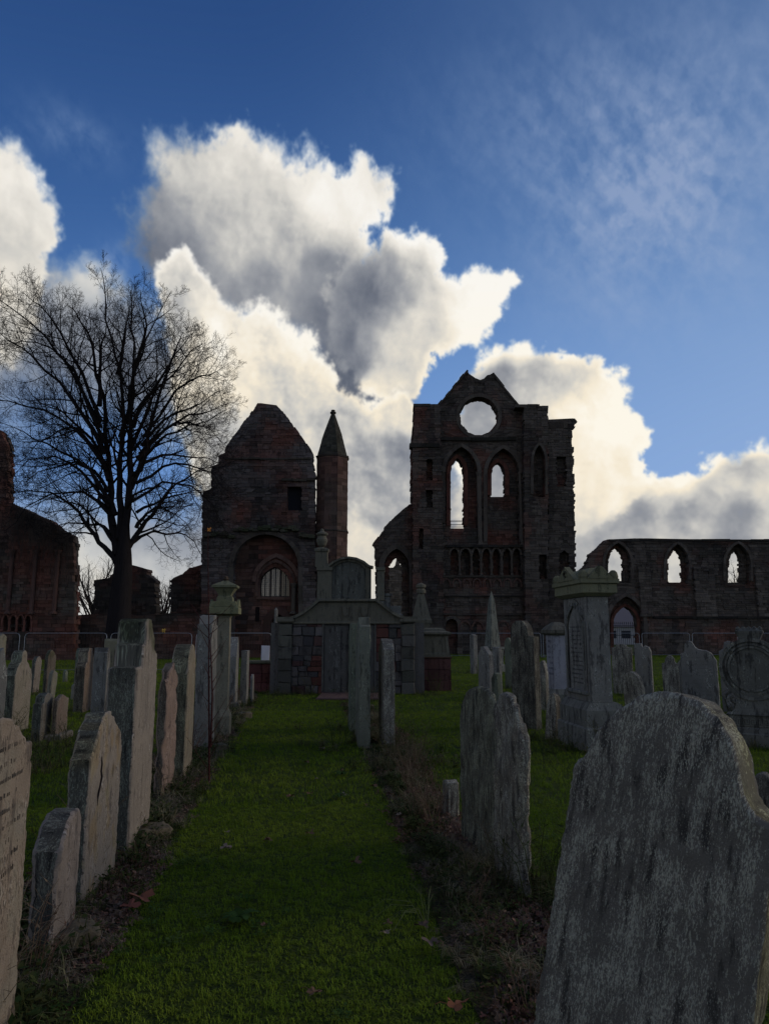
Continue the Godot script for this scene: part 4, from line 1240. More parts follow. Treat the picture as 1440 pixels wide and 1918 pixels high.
func build_right_wall() -> void:
	var X := 22.58
	var t := thing("aisle_wall", "long dark ruined wall with lancet windows and gated doorway at right", "ruin", Vector3(X, 0, -56))
	var outer := [-8.32, -0.48, -7.96, 5.92, -7.7, 6.33, -7.21, 6.67, -6.88, 7.23, -6.7, 7.72, -6.31, 7.97, -5.89, 8.3, -5.58, 8.63, -5.33, 8.84, -2.81, 8.88, 1.3, 8.82, 7.06, 8.68, 15.27, 8.55, 14.28, -0.48]
	wall_part(t, "wall", outer, [
		[-5.78, 5.43, -5.71, 6.9, -5.66, 7.24, -5.55, 7.56, -5.39, 7.86, -5.17, 8.12, -4.92, 8.34, -4.62, 8.51, -4.35, 8.34, -4.11, 8.12, -3.92, 7.86, -3.79, 7.56, -3.72, 7.24, -3.7, 6.9, -3.78, 5.43], [-1.1, 5.39, -1, 6.9, -0.95, 7.22, -0.86, 7.53, -0.71, 7.81, -0.52, 8.06, -0.29, 8.27, -0.04, 8.43, 0.19, 8.27, 0.39, 8.06, 0.55, 7.81, 0.66, 7.53, 0.71, 7.22, 0.72, 6.9, 0.62, 5.39], [3.42, 5.31, 3.55, 6.9, 3.6, 7.23, 3.71, 7.54, 3.87, 7.83, 4.08, 8.09, 4.33, 8.31, 4.61, 8.47, 4.86, 8.31, 5.08, 8.09, 5.25, 7.83, 5.37, 7.54, 5.43, 7.23, 5.43, 6.9, 5.3, 5.31], [8.19, 5.27, 8.33, 6.82, 8.39, 7.15, 8.51, 7.46, 8.68, 7.75, 8.89, 8.01, 9.15, 8.22, 9.44, 8.39, 9.69, 8.22, 9.91, 8.01, 10.08, 7.75, 10.2, 7.46, 10.26, 7.15, 10.25, 6.82, 10.11, 5.27],
		[-5.75, -0.48, -5.6, 2.57, -5.54, 2.95, -5.4, 3.32, -5.19, 3.67, -4.91, 3.97, -4.58, 4.23, -4.21, 4.42, -3.85, 4.23, -3.55, 3.97, -3.3, 3.67, -3.13, 3.32, -3.03, 2.95, -3.01, 2.57, -3.19, -0.48]], -0.6, 0.0, {"jag": 0.07, "soot": 0.10, "red": 0.05})
	wall_part(t, "inner_wall", outer, [
		[-5.32, 5.64, -5.26, 6.96, -5.22, 7.22, -5.16, 7.47, -5.05, 7.7, -4.92, 7.91, -4.76, 8.08, -4.58, 8.21, -4.42, 8.08, -4.28, 7.91, -4.17, 7.7, -4.09, 7.47, -4.04, 7.22, -4.04, 6.96, -4.11, 5.64], [-0.69, 5.55, -0.61, 6.88, -0.58, 7.13, -0.51, 7.38, -0.41, 7.6, -0.28, 7.8, -0.13, 7.97, 0.04, 8.1, 0.19, 7.97, 0.32, 7.8, 0.42, 7.6, 0.49, 7.38, 0.53, 7.13, 0.53, 6.88, 0.44, 5.55], [4, 5.51, 4.1, 6.79, 4.14, 7.05, 4.2, 7.3, 4.29, 7.54, 4.4, 7.74, 4.53, 7.91, 4.68, 8.04, 4.8, 7.91, 4.9, 7.74, 4.98, 7.54, 5.04, 7.3, 5.06, 7.05, 5.05, 6.79, 4.95, 5.51], [8.66, 5.47, 8.77, 6.71, 8.81, 6.97, 8.88, 7.22, 8.98, 7.45, 9.1, 7.66, 9.24, 7.83, 9.4, 7.96, 9.54, 7.83, 9.65, 7.66, 9.73, 7.45, 9.79, 7.22, 9.81, 6.97, 9.8, 6.71, 9.69, 5.47],
		[-5.25, -0.51, -5.1, 2.46, -5.06, 2.71, -4.96, 2.95, -4.82, 3.18, -4.62, 3.38, -4.39, 3.55, -4.13, 3.67, -3.89, 3.55, -3.67, 3.38, -3.5, 3.18, -3.38, 2.95, -3.31, 2.71, -3.3, 2.46, -3.47, -0.51]], -1.2, -0.63, {"jag": 0.07, "red": 0.14, "soot": 0.05})
	arch_part(t, "window_arch", [-3.77, 5.72, -3.75, 6.01, -3.74, 6.31, -3.72, 6.61, -3.7, 6.9, -3.72, 7.24, -3.79, 7.56, -3.92, 7.86, -4.11, 8.12, -4.35, 8.34, -4.62, 8.51, -4.92, 8.34, -5.17, 8.12, -5.39, 7.86, -5.55, 7.56, -5.66, 7.24, -5.71, 6.9, -5.72, 6.61, -5.74, 6.31, -5.75, 6.01, -5.77, 5.72], 0.2, -0.2, 0.09)
	arch_part(t, "window_arch", [0.64, 5.68, 0.66, 5.98, 0.68, 6.29, 0.7, 6.59, 0.72, 6.9, 0.71, 7.22, 0.66, 7.53, 0.55, 7.81, 0.39, 8.06, 0.19, 8.27, -0.04, 8.43, -0.29, 8.27, -0.52, 8.06, -0.71, 7.81, -0.86, 7.53, -0.95, 7.22, -1, 6.9, -1.02, 6.59, -1.04, 6.29, -1.06, 5.98, -1.08, 5.68], 0.2, -0.2, 0.09)
	arch_part(t, "window_arch", [5.32, 5.59, 5.35, 5.92, 5.38, 6.25, 5.4, 6.57, 5.43, 6.9, 5.43, 7.23, 5.37, 7.54, 5.25, 7.83, 5.08, 8.09, 4.86, 8.31, 4.61, 8.47, 4.33, 8.31, 4.08, 8.09, 3.87, 7.83, 3.71, 7.54, 3.6, 7.23, 3.55, 6.9, 3.52, 6.57, 3.5, 6.25, 3.47, 5.92, 3.45, 5.59], 0.2, -0.2, 0.09)
	arch_part(t, "door_arch", [-3.15, 0.11, -3.12, 0.72, -3.08, 1.33, -3.05, 1.95, -3.01, 2.57, -3.03, 2.95, -3.13, 3.32, -3.3, 3.67, -3.55, 3.97, -3.85, 4.23, -4.21, 4.42, -4.58, 4.23, -4.91, 3.97, -5.19, 3.67, -5.4, 3.32, -5.54, 2.95, -5.6, 2.57, -5.63, 1.95, -5.66, 1.33, -5.69, 0.72, -5.72, 0.11], 0.28, -0.2, 0.12)
	arch_part(t, "door_arch", [-3.43, 0.09, -3.4, 0.68, -3.37, 1.27, -3.33, 1.86, -3.3, 2.46, -3.31, 2.71, -3.38, 2.95, -3.5, 3.18, -3.67, 3.38, -3.89, 3.55, -4.13, 3.67, -4.39, 3.55, -4.62, 3.38, -4.82, 3.18, -4.96, 2.95, -5.06, 2.71, -5.1, 2.46, -5.13, 1.86, -5.16, 1.27, -5.19, 0.68, -5.22, 0.09], 0.22, -0.8, -0.5, RED)
	ledge(t, "string_course", -2.26, 14.65, 2.73, 0.18, -0.1, 0.24, SOOT * 1.2)
	ledge(t, "wall_coping", -5.33, 15.31, 8.63, 0.16, -1.25, 0.12, SOOT * 1.3)
	for q: Array in [[-3.23, -2.34], [0.97, 2.5], [5.65, 7.1]]:
		wall_part(t, "pilaster", [q[0], 2.89, q[0], 6.66, q[1], 6.66, q[1], 2.89], [], 0.03, 0.28, {"jag": 0.04, "base": GREY * 1.15})
	var g := thing("iron_gate", "black iron spiked gate closing the arched doorway in the ruined wall", "gate", Vector3(18.44, 0, -56.9))
	var hw := 0.9
	for k in 13:
		var m := mb(Color(0.02, 0.02, 0.022))
		var x := lerpf(-hw, hw, k / 12.0)
		m.tube([Vector3(x, 0.05, 0), Vector3(x, 2.3, 0), Vector3(x, 2.42, 0), Vector3(x, 2.54, 0)], [0.018, 0.018, 0.035, 0.002], 6)
		part("bar", m.mesh(), M.iron, g)
	for v: float in [2.22, 1.49, 0.2]:
		var m := mb(Color(0.02, 0.02, 0.022))
		m.box(Vector3(-hw, v - 0.02, -0.03), Vector3(hw, v + 0.02, 0.03))
		part("rail", m.mesh(), M.iron, g)


# ---------------------------------------------------------------- beyond the ruins
func build_distance() -> void:
	var h := thing("distant_house", "low pale house with grey roof seen through the gated doorway", "house", Vector3(36.83, 0, -110))
	var m := mb(Color(0.34, 0.33, 0.32))
	m.box(Vector3(-9, -0.2, -8), Vector3(9, 2.6, 0))
	part("wall", m.mesh(), M.plain, h)
	m = mb(Color(0.17, 0.15, 0.155))
	m.hexa([Vector3(-9.4, 2.6, 0.4), Vector3(9.4, 2.6, 0.4), Vector3(9.4, 7.0, -4), Vector3(-9.4, 7.0, -4), Vector3(-9.4, 2.5, -8.4), Vector3(9.4, 2.5, -8.4), Vector3(9.4, 6.99, -4.2), Vector3(-9.4, 6.99, -4.2)])
	part("roof", m.mesh(), M.plain, h)
	for k in 8:
		m = mb(Color(0.03, 0.035, 0.04))
		m.box(Vector3(-8 + k * 2.1, 0.9, 0.0), Vector3(-6.7 + k * 2.1, 2.0, 0.03))
		part("window", m.mesh(), M.plain, h)


# ---------------------------------------------------------------- the site fence
func fence_panel(x0: float, z0: float, x1: float, z1: float, high: float, label: String) -> void:
	var a := Vector3(x0, 0, z0)
	var b := Vector3(x1, 0, z1)
	var o := thing("fence_panel", label, "fence", a, 0.0, "temporary mesh fence panels before the ruins")
	var d := b - a
	var l := d.length()
	d /= l
	var m := mb(Color(0.30, 0.31, 0.32))
	var r := 0.012 if z0 > -40.0 else 0.017
	var pts := [d * 0.04 + Vector3(0, 0.02, 0), d * 0.04 + Vector3(0, high - 0.14, 0), d * 0.08 + Vector3(0, high - 0.04, 0), d * 0.18 + Vector3(0, high, 0), d * (l - 0.18) + Vector3(0, high, 0), d * (l - 0.08) + Vector3(0, high - 0.04, 0), d * (l - 0.04) + Vector3(0, high - 0.14, 0), d * (l - 0.04) + Vector3(0, 0.02, 0)]
	var rr := []
	for p in pts:
		rr.append(r)
	m.tube(pts, rr, 6)
	part("frame", m.mesh(), M.steel, o)
	m = mb(Color(0.16, 0.165, 0.17))
	m.tube([d * 0.04 + Vector3(0, 0.16, 0), d * (l - 0.04) + Vector3(0, 0.16, 0)], [r, r], 6)
	part("lower_rail", m.mesh(), M.steel, o)
	m = mb(Color(0.12, 0.12, 0.125))
	var s := 0.12
	while s < l - 0.06:
		m.tube([d * s + Vector3(0, 0.16, 0), d * s + Vector3(0, high, 0)], [0.0016, 0.0016], 3)
		s += 0.12
	stuff(part("mesh", m.mesh(), M.steel, o))
	m = mb(Color(0.13, 0.13, 0.13))
	m.cbox(Vector3(-0.1, 0, -0.3), Vector3(0.1, 0.12, 0.3), 0.02)
	part("foot_block", m.mesh(), M.plain, o)


func build_fence() -> void:
	var h := 1.655
	var L := [
		[-18.05, -30.2, -14.98, -30.6], [-14.85, -30.6, -11.54, -31], [-11.45, -31, -8.07, -31.3], [-7.96, -31.3, -5.07, -33.5],
		[3.82, -50, 7.25, -50.6], [7.32, -50.6, 10.8, -51.2], [10.88, -51.2, 14.36, -51.8], [14.44, -51.8, 17.86, -52],
		[17.97, -52, 21.55, -52.4], [21.66, -52.4, 25.13, -52.8], [25.25, -52.8, 28.78, -53]]
	var words := ["wire mesh fence panel at the left edge before the red ruin", "wire mesh fence panel below the broken red wall, left of the tree", "wire mesh fence panel in front of the bare tree's trunk", "wire mesh fence panel crossing in front of the reddish gable", "wire mesh fence panel left of the slim obelisk before the tall gable", "wire mesh fence panel just right of the slim obelisk", "wire mesh fence panel behind the white marble pedestal", "wire mesh fence panel behind the tall pedestal tomb, left of the gate", "wire mesh fence panel right of the gated doorway", "wire mesh fence panel behind the widest double headstone", "wire mesh fence panel at the right edge before the ruined wall"]
	for i in L.size():
		fence_panel(L[i][0], L[i][1], L[i][2], L[i][3], h, words[i])


# ---------------------------------------------------------------- bare trees
var tree_mb: Array = []
var tree_rng := RandomNumberGenerator.new()


func randv() -> Vector3:
	return Vector3(tree_rng.randfn(), tree_rng.randfn(), tree_rng.randfn())


# one branch and all it bears; level 1 is a limb
func branch(p: Vector3, d: Vector3, length: float, r: float, level: int, most: int, droop: float) -> void:
	var n := 6 if level < 3 else (5 if level == 3 else 3)
	var path := [p]
	var radii := [r]
	var q := p
	var dir := d.normalized()
	var step := length / n
	for i in n:
		var t := (i + 1.0) / n
		dir = (dir + randv() * (0.13 if level < 3 else 0.17) + Vector3(0, (-droop * (1.0 - t) + 0.16 * t + 0.02), 0)).normalized()
		q += dir * step
		path.append(q)
		radii.append(maxf(0.0045, lerpf(r, r * 0.28, t)))
	tree_mb[level].tube(path, radii, 6 if level < 2 else (4 if level == 2 else 3))
	if level >= most:
		return
	sprout(path, radii, length, level, most, droop, 0.18)


func sprout(path: Array, radii: Array, length: float, level: int, most: int, droop: float, from: float) -> void:
	var many: int = [0, 13, 10, 9, 5][level] if level < 5 else 3
	if level == 1:
		many = int(clampf(length * 2.2, 8, 26))
	var spin := tree_rng.randf() * TAU
	for k in many:
		var t := lerpf(from, 0.99, (k + tree_rng.randf() * 0.9) / many)
		var x := t * (path.size() - 1)
		var i := mini(int(x), path.size() - 2)
		var p: Vector3 = path[i].lerp(path[i + 1], x - i)
		var d: Vector3 = (path[i + 1] - path[i]).normalized()
		var side := d.cross(Vector3(0.2, 0.3, 0.9)).normalized()
		spin += 2.4 + tree_rng.randf_range(-0.5, 0.5)
		side = side.rotated(d, spin)
		var nd := (d * tree_rng.randf_range(0.45, 0.85) + side * tree_rng.randf_range(0.6, 1.0)).normalized()
		nd.z *= 0.85
		var r: float = radii[i]
		var nl := length * tree_rng.randf_range(0.30, 0.52) * (1.15 - 0.55 * t)
		if level == 1:
			nl = minf(clampf(nl, 1.2, 3.6), 4.2 - 3.1 * t)
		branch(p, nd, nl, clampf(r * 0.45, 0.006, 0.07), level + 1, most, droop * 0.9)


func build_great_tree() -> void:
	tree_rng.seed = 909
	var t := thing("bare_tree", "great spreading leafless tree standing behind the left gravestones", "tree", Vector3(-13.63, 0, -38))
	var bark := Color(0.030, 0.026, 0.024)
	for i in 6:
		tree_mb.append(mb(bark))
	var trunk := mb(bark)
	trunk.tube([Vector3(0, -0.2, 0), Vector3(0, 0.5, 0), Vector3(0.02, 3.45, 0), Vector3(0.06, 4.69, 0), Vector3(0.05, 5.66, 0), Vector3(0.04, 6.78, 0), Vector3(0.08, 8.2, 0)], [1.2, 0.70, 0.53, 0.48, 0.40, 0.26, 0.10], 14)
	part("trunk", trunk.mesh(), M.bark, t)
	# main limbs: start radius, depth they reach towards or away, droop, then points
	var limbs := [
		[0.22, 2.0, 0.10, [-0.21, 5.1, -0.73, 5.94, -1.15, 6.45, -1.73, 7.21, -2.09, 7.92, -2.74, 8.37, -3.55, 8.75, -4.58, 8.89, -5.31, 8.55]],
		[0.17, -2.5, 0.12, [-0.53, 7.21, -0.99, 7.97, -1.66, 8.63, -2.01, 9.35, -2.52, 9.67, -3.61, 9.58, -4.69, 9.18]],
		[0.20, 1.5, 0.10, [-0.53, 7.78, -0.95, 8.63, -1.67, 9.78, -2.14, 10.36, -2.76, 10.8, -3.91, 11.36, -4.98, 11.92, -6.32, 12.48]],
		[0.31, -1.2, 0.0, [-0.29, 5.66, -0.56, 6.78, -0.85, 8.35, -1.03, 9.9, -1.28, 11.12, -1.59, 12.57, -1.81, 14.63, -2.55, 17.06, -3.06, 18.52, -3.85, 19.74, -4.36, 20.27]],
		[0.26, 1.0, 0.0, [-0.26, 6.5, -0.33, 8.2, -0.45, 9.64, -0.49, 10.8, -0.41, 11.95, -0.49, 13.31, -0.68, 14.96, -0.86, 16.08, -1.44, 18.02, -1.5, 19.42, -1.79, 20.84]],
		[0.31, 0.6, 0.0, [-0.08, 5.8, 0.09, 7.21, 0.22, 8.92, 0.17, 10.71, 0.17, 12.33, 0.13, 13.46, 0.07, 15.11, 0.02, 17.03, -0.24, 18.49, -0.32, 19.89]],
		[0.22, -2.0, 0.0, [0.2, 9.21, 0.49, 10.07, 0.67, 11.53, 0.75, 13.16, 1.1, 15.29, 1.51, 17.03, 1.72, 18.18, 1.75, 18.7]],
		[0.18, 2.0, 0.06, [0.27, 9.93, 0.78, 10.57, 1.42, 11.36, 2.17, 11.86, 3.35, 12.24, 4.46, 12.33, 5.48, 12.8]],
		[0.14, 3.0, 0.12, [0.03, 7.78, 0.22, 8.29, 0.6, 8.72, 1.6, 9.01, 2.39, 9.01, 3.21, 8.37, 3.85, 7.78]],
		[0.24, -1.5, 0.05, [-0.05, 5.38, 0.28, 6.25, 0.76, 7.26, 1.26, 7.97, 1.61, 8.69, 2.27, 9.64, 3.26, 10.45, 4.4, 11.01]],
		[0.15, 1.5, 0.14, [0.63, 7.12, 1.05, 7.58, 1.4, 7.86, 1.98, 8.15, 2.75, 7.97, 3.41, 7.58, 4.05, 6.92]],
		[0.15, -2.5, 0.16, [0.23, 6.16, 0.7, 6.78, 1.25, 7.04, 2.4, 6.95, 3.12, 6.45, 3.56, 5.33]],
		[0.12, 2.5, 0.14, [-0.44, 6.22, -0.88, 7.07, -1.6, 7.8, -2.25, 8.2, -3.04, 8.26, -3.79, 7.69]],
		[0.20, 2.0, 0.03, [-1.3, 11.09, -1.97, 12.57, -2.49, 13.46, -3.5, 14.81, -4.87, 16.08, -5.88, 16.66, -7.41, 17.9]],
		[0.17, -2.5, 0.04, [-0.98, 9.64, -1.89, 11.39, -3, 12.57, -4.23, 13.7, -5.43, 14.36, -6.79, 14.72]],
		[0.18, 3.0, 0.0, [-0.5, 11.98, -0.18, 13.46, 0.09, 14.81, 0.77, 16.18, 1.35, 17.4, 2.44, 18.95]],
		[0.18, -3.0, 0.0, [-1.73, 13.76, -2.05, 15.57, -2.28, 17.4, -2.44, 18.95, -2.64, 20.27]],
		[0.18, 3.2, 0.0, [0.15, 12.57, 0.95, 13.76, 1.99, 14.9, 2.93, 15.87, 3.95, 16.54]],
		[0.16, -3.2, 0.02, [0.48, 10.8, 1.59, 12.57, 2.69, 13.64, 3.76, 14.21, 4.6, 14.9]],
		[0.16, -2.0, 0.0, [-0.83, 15.57, -0.76, 17.4, -0.91, 18.95, -1.01, 20.21]],
		[0.15, 2.4, 0.0, [-1.58, 12.86, -2.63, 15.57, -3.68, 17.4, -4.6, 18.64, -5.16, 19.11]],
		[0.15, 2.4, 0.0, [0.08, 15.87, 0.64, 17.4, 0.79, 18.49, 0.84, 19.33]],
		[0.14, -2.0, 0.10, [-0.98, 9.06, -1.99, 10.22, -3.16, 10.8, -4.45, 10.57, -5.69, 10.45, -6.56, 9.93]],
		[0.14, 2.4, 0.06, [-1.13, 10.22, -2.08, 11.68, -3.59, 12.86, -5.06, 13.31, -6.51, 13.46, -7.48, 13.28]],
		[0.14, -2.4, 0.08, [0.61, 10.51, 1.66, 11.09, 2.8, 11.09, 3.94, 11.09, 4.93, 10.57]],
		[0.13, 2.0, 0.05, [0.67, 11.53, 1.86, 12.86, 2.99, 13.16, 4.19, 13.4, 5.1, 13.76]],
		[0.13, -1.0, 0.16, [-0.7, 6.78, -1.51, 7.21, -2.35, 7.21, -3.25, 7.21, -4.11, 6.78]],
		[0.12, 1.0, 0.16, [0.58, 7.92, 1.52, 8.35, 2.62, 8.78, 3.74, 9.06, 4.65, 8.92]],
		[0.14, -3.4, 0.02, [0.11, 11.39, 0.89, 14.96, 2.22, 17.4, 2.75, 18.64]],
		[0.14, 3.4, 0.02, [-1.34, 11.68, -2.92, 15.57, -4.19, 17.09, -5.75, 18.33, -6.36, 18.64]],
		[0.13, -1.6, 0.10, [-0.84, 8.2, -2.55, 10.16, -4.18, 11.04, -5.59, 10.98, -6.66, 10.1]],
		[0.13, 1.6, 0.10, [0.47, 9.5, 1.98, 10.45, 3.4, 10.45, 4.7, 9.87, 5.5, 8.78]],
		[0.12, -2.0, 0.14, [0.27, 8.49, 1.74, 9.58, 3.16, 9.47, 4.32, 8.6, 4.99, 7.21]],
		[0.12, 2.0, 0.14, [-0.79, 7.78, -2.18, 8.89, -3.58, 8.72, -4.65, 7.92, -5.22, 6.67]],
		[0.12, -2.6, 0.08, [-1.15, 10.51, -3, 12.57, -4.43, 12.57, -5.83, 12.12, -7.17, 11.09]],
		[0.12, 2.6, 0.06, [0.58, 11.09, 2.16, 12.57, 3.59, 12.57, 4.76, 12.12, 5.65, 11.09]],
		[0.12, 0.6, 0.02, [-1.57, 12.57, -3.52, 15.87, -4.77, 17.09, -6.26, 17.4, -7.38, 16.79]],
		[0.12, -0.6, 0.02, [0.7, 11.98, 2.35, 14.66, 3.53, 15.57, 4.44, 15.87, 4.92, 15.57]],
	]
	for l: Array in limbs:
		var px: Array = l[3]
		var path := []
		var radii := []
		var n := px.size() / 2
		var length := 0.0
		var wob := Vector3.ZERO
		for i in n:
			var s := i / (n - 1.0)
			wob += randv() * 0.05
			var q := Vector3(px[i * 2], px[i * 2 + 1], l[1] * pow(s, 1.3)) + wob * (0.0 if i == 0 else 1.0)
			if i > 0:
				# a crook between the points
				var a: Vector3 = path[-1]
				path.append(a.lerp(q, 0.5) + randv() * 0.06)
				radii.append(maxf(0.016, l[0] * 0.78 * (1.0 - 0.94 * pow((i - 0.5) / (n - 1.0), 0.8))))
				length += a.distance_to(q)
			path.append(q)
			radii.append(maxf(0.016, l[0] * 0.78 * (1.0 - 0.94 * pow(s, 0.8))))
		var m := mb(bark)
		m.tube(path, radii, 8)
		part("limb", m.mesh(), M.bark, t)
		sprout(path, radii, length, 1, 4, l[2], 0.22)
	part("boughs", tree_mb[2].mesh(), M.bark, t)
	stuff(part("branches", tree_mb[3].mesh(), M.bark, t))
	stuff(part("twigs", tree_mb[4].mesh(), M.bark, t))


func small_tree(label: String, at: Vector3, high: float, seed_: int, group := "bare trees far behind the ruins") -> void:
	tree_rng.seed = seed_
	tree_mb.clear()
	for i in 6:
		tree_mb.append(mb(Color(0.05, 0.042, 0.036)))
	var t := thing("distant_tree", label, "tree", at, 0.0, group)
	var trunk := mb(Color(0.05, 0.042, 0.036))
	trunk.tube([Vector3(0, -0.2, 0), Vector3(0, high * 0.22, 0), Vector3(0.1, high * 0.45, 0)], [high * 0.03, high * 0.022, high * 0.012], 7)
	part("trunk", trunk.mesh(), M.bark, t)
	for k in 11:
		var a := k * 2.4
		branch(Vector3(0, high * lerpf(0.16, 0.42, k / 10.0), 0), Vector3(cos(a) * 0.55, 1.0, sin(a) * 0.55), high * tree_rng.randf_range(0.45, 0.58), high * 0.011, 2, 4, 0.0)
	var m := mb()
	for k: int in [2, 3, 4]:
		m.v.append_array(tree_mb[k].v)
		m.n.append_array(tree_mb[k].n)
		m.c.append_array(tree_mb[k].c)
	stuff(part("crown", m.mesh(), M.bark, t))


# ---------------------------------------------------------------- ground, grass, litter
func build_ground() -> void:
	var g := mb(Color(0.055, 0.085, 0.012))
	g.quad(Vector3(-900, 0, 60), Vector3(900, 0, 60), Vector3(900, 0, -1600), Vector3(-900, 0, -1600))
	var f := field(noise(200, 8.0 / 512, 5), 512)
	var b := PackedByteArray()
	b.resize(512 * 512 * 3)
	var f2 := field(noise(201, 60.0 / 512, 3), 512)
	for i in 512 * 512:
		var t := f[i] / 255.0
		var u := f2[i] / 255.0
		b[i * 3] = int(255.0 * clampf(0.55 + 0.4 * t + 0.3 * (u - 0.5), 0.0, 1.0))
		b[i * 3 + 1] = int(255.0 * clampf(0.60 + 0.3 * t + 0.3 * (u - 0.5), 0.0, 1.0))
		b[i * 3 + 2] = int(255.0 * clampf(0.60 + 0.1 * t + 0.3 * (u - 0.5), 0.0, 1.0))
	var tex := ImageTexture.create_from_image(Image.create_from_data(512, 512, false, Image.FORMAT_RGB8, b))
	M.turf = textured([tex, ImageTexture.create_from_image(Image.create_from_data(512, 512, false, Image.FORMAT_L8, f2))], 2.1, 2.0, 2)
	structure("ground", g.mesh(), M.turf)
	# bare soil along the two rows of stones
	var soil := mb(Color(0.075, 0.062, 0.042))
	for q: Array in [[STRIP_L, 0.0], [STRIP_R, 0.0]]:
		var s: Array = q[0]
		for i in range(0, s.size() - 3, 3):
			soil.quad(Vector3(s[i + 1], 0.006, s[i]), Vector3(s[i + 2], 0.006, s[i]), Vector3(s[i + 5], 0.006, s[i + 3]), Vector3(s[i + 4], 0.006, s[i + 3]))
	var o := structure("soil_strip", soil.mesh(), M.turf)
	o.position.y = 0.0


# z, left edge, right edge of the weedy strips beneath the stones
const STRIP_L := [-2.4, -2.1, -1.22, -4.06, -2.15, -1.45, -5.5, -2.3, -1.62, -8.0, -2.75, -1.93, -10.0, -3.0, -2.2, -12.5, -3.2, -2.47, -17.6, -3.8, -3.08, -21.0, -4.2, -3.6]
const STRIP_R := [-2.0, 0.62, 1.5, -3.77, 0.37, 1.12, -5.0, 0.27, 0.98, -6.5, 0.12, 0.68, -8.0, 0.0, 0.52, -10.5, -0.25, 0.40, -12.5, -0.5, 0.25, -16.4, -0.85, -0.3, -18.0, -1.0, -0.5]


func strip_at(s: Array, z: float) -> Vector2:
	for i in range(0, s.size() - 3, 3):
		if z <= s[i] and z > s[i + 3]:
			var t: float = (z - s[i]) / (s[i + 3] - s[i])
			return Vector2(lerpf(s[i + 1], s[i + 4], t), lerpf(s[i + 2], s[i + 5], t))
	return Vector2(99, 99)


func blade(m: Mb, at: Vector3, yaw: float, long: float, wide: float, bend: float) -> void:
	var d := Vector3(sin(yaw), 0, cos(yaw))
	var s := Vector3(d.z, 0, -d.x) * wide * 0.5
	var p0 := at
	var p1 := at + Vector3(0, long * 0.55 * (1.0 - bend * 0.15), 0) + d * long * bend * 0.22
	var p2 := at + Vector3(0, long * (1.0 - bend * 0.45), 0) + d * long * bend * 0.75
	m.quad(p0 - s, p0 + s, p1 + s * 0.8, p1 - s * 0.8)
	m.tri(p1 - s * 0.8, p1 + s * 0.8, p2)


func scatter(called: String, mesh: Mesh, material: Material, where: Array, tints: Array) -> void:
	var mm := MultiMesh.new()
	mm.transform_format = MultiMesh.TRANSFORM_3D
	mm.use_colors = true
	mm.mesh = mesh
	mm.instance_count = where.size()
	for i in where.size():
		mm.set_instance_transform(i, where[i])
		mm.set_instance_color(i, tints[i])
	var o := MultiMeshInstance3D.new()
	o.name = numbered(called)
	o.multimesh = mm
	o.material_override = material
	stuff(o)
	add_child(o, true)


func build_grass() -> void:
	var r := rng
	r.seed = 31
	var patch := noise(300, 0.35, 4)
	# near, middle and far turf: [z from, z to, spacing, blade, blades, spread]
	for zone: Array in [[-1.6, -7.5, 0.055, 0.037, 20, 0.055], [-7.5, -16.0, 0.10, 0.06, 16, 0.10], [-16.0, -30.0, 0.2, 0.075, 20, 0.20], [-30.0, -58.0, 0.42, 0.10, 26, 0.40]]:
		var clumps := []
		for v in 1:
			var m := mb()
			for k in zone[4]:
				var a := r.randf() * TAU
				var d: float = sqrt(r.randf()) * zone[5] * 0.62
				m.col = Color(1, 1, 1) * r.randf_range(0.7, 1.25)
				m.col.a = 1.0
				if r.randf() < 0.10:
					m.col = Color(2.2, 1.5, 1.6)
				blade(m, Vector3(cos(a) * d, -0.004, sin(a) * d), r.randf() * TAU, zone[3] * r.randf_range(0.55, 1.25), zone[3] * 0.06 + 0.0012, r.randf_range(0.3, 1.3))
			clumps.append(m.mesh())
		var where := []
		var tints := []
		var z: float = zone[0]
		while z > zone[1]:
			var half := 0.70 * -z + 1.8
			var x := -half
			while x < half:
				var p := Vector3(x + r.randf_range(-0.5, 0.5) * zone[2], 0, z + r.randf_range(-0.5, 0.5) * zone[2])
				x += zone[2]
				var sl := strip_at(STRIP_L, p.z)
				var sr := strip_at(STRIP_R, p.z)
				var e := 0.10 * patch.get_noise_2d(p.x * 6.0, p.z * 6.0)
				if (p.x > sl.x and p.x < sl.y + e) or (p.x > sr.x - e and p.x < sr.y + e):
					continue
				var g := patch.get_noise_2d(p.x, p.z)
				var g2 := patch.get_noise_2d(p.x * 3.1 + 50.0, p.z * 3.1)
				var c := Color(0.110, 0.176, 0.015).lerp(Color(0.185, 0.240, 0.026), clampf(0.40 + 0.9 * g + 0.4 * g2, 0.0, 1.0))
				c = c.lerp(Color(0.044, 0.095, 0.010), clampf(-1.1 * g2 - 0.25 + 0.4 * g, 0.0, 0.8))
				c *= r.randf_range(0.8, 1.2)
				c.a = 1.0
				var sc := r.randf_range(0.7, 1.2) * (1.0 + 0.5 * maxf(0.0, -g2))
				where.append(Transform3D(Basis(Vector3.UP, r.randf() * TAU).scaled(Vector3(1.0, sc, 1.0)), p))
				tints.append(c)
			z -= zone[2]
		scatter("grass", clumps[0], M.grass, where, tints)


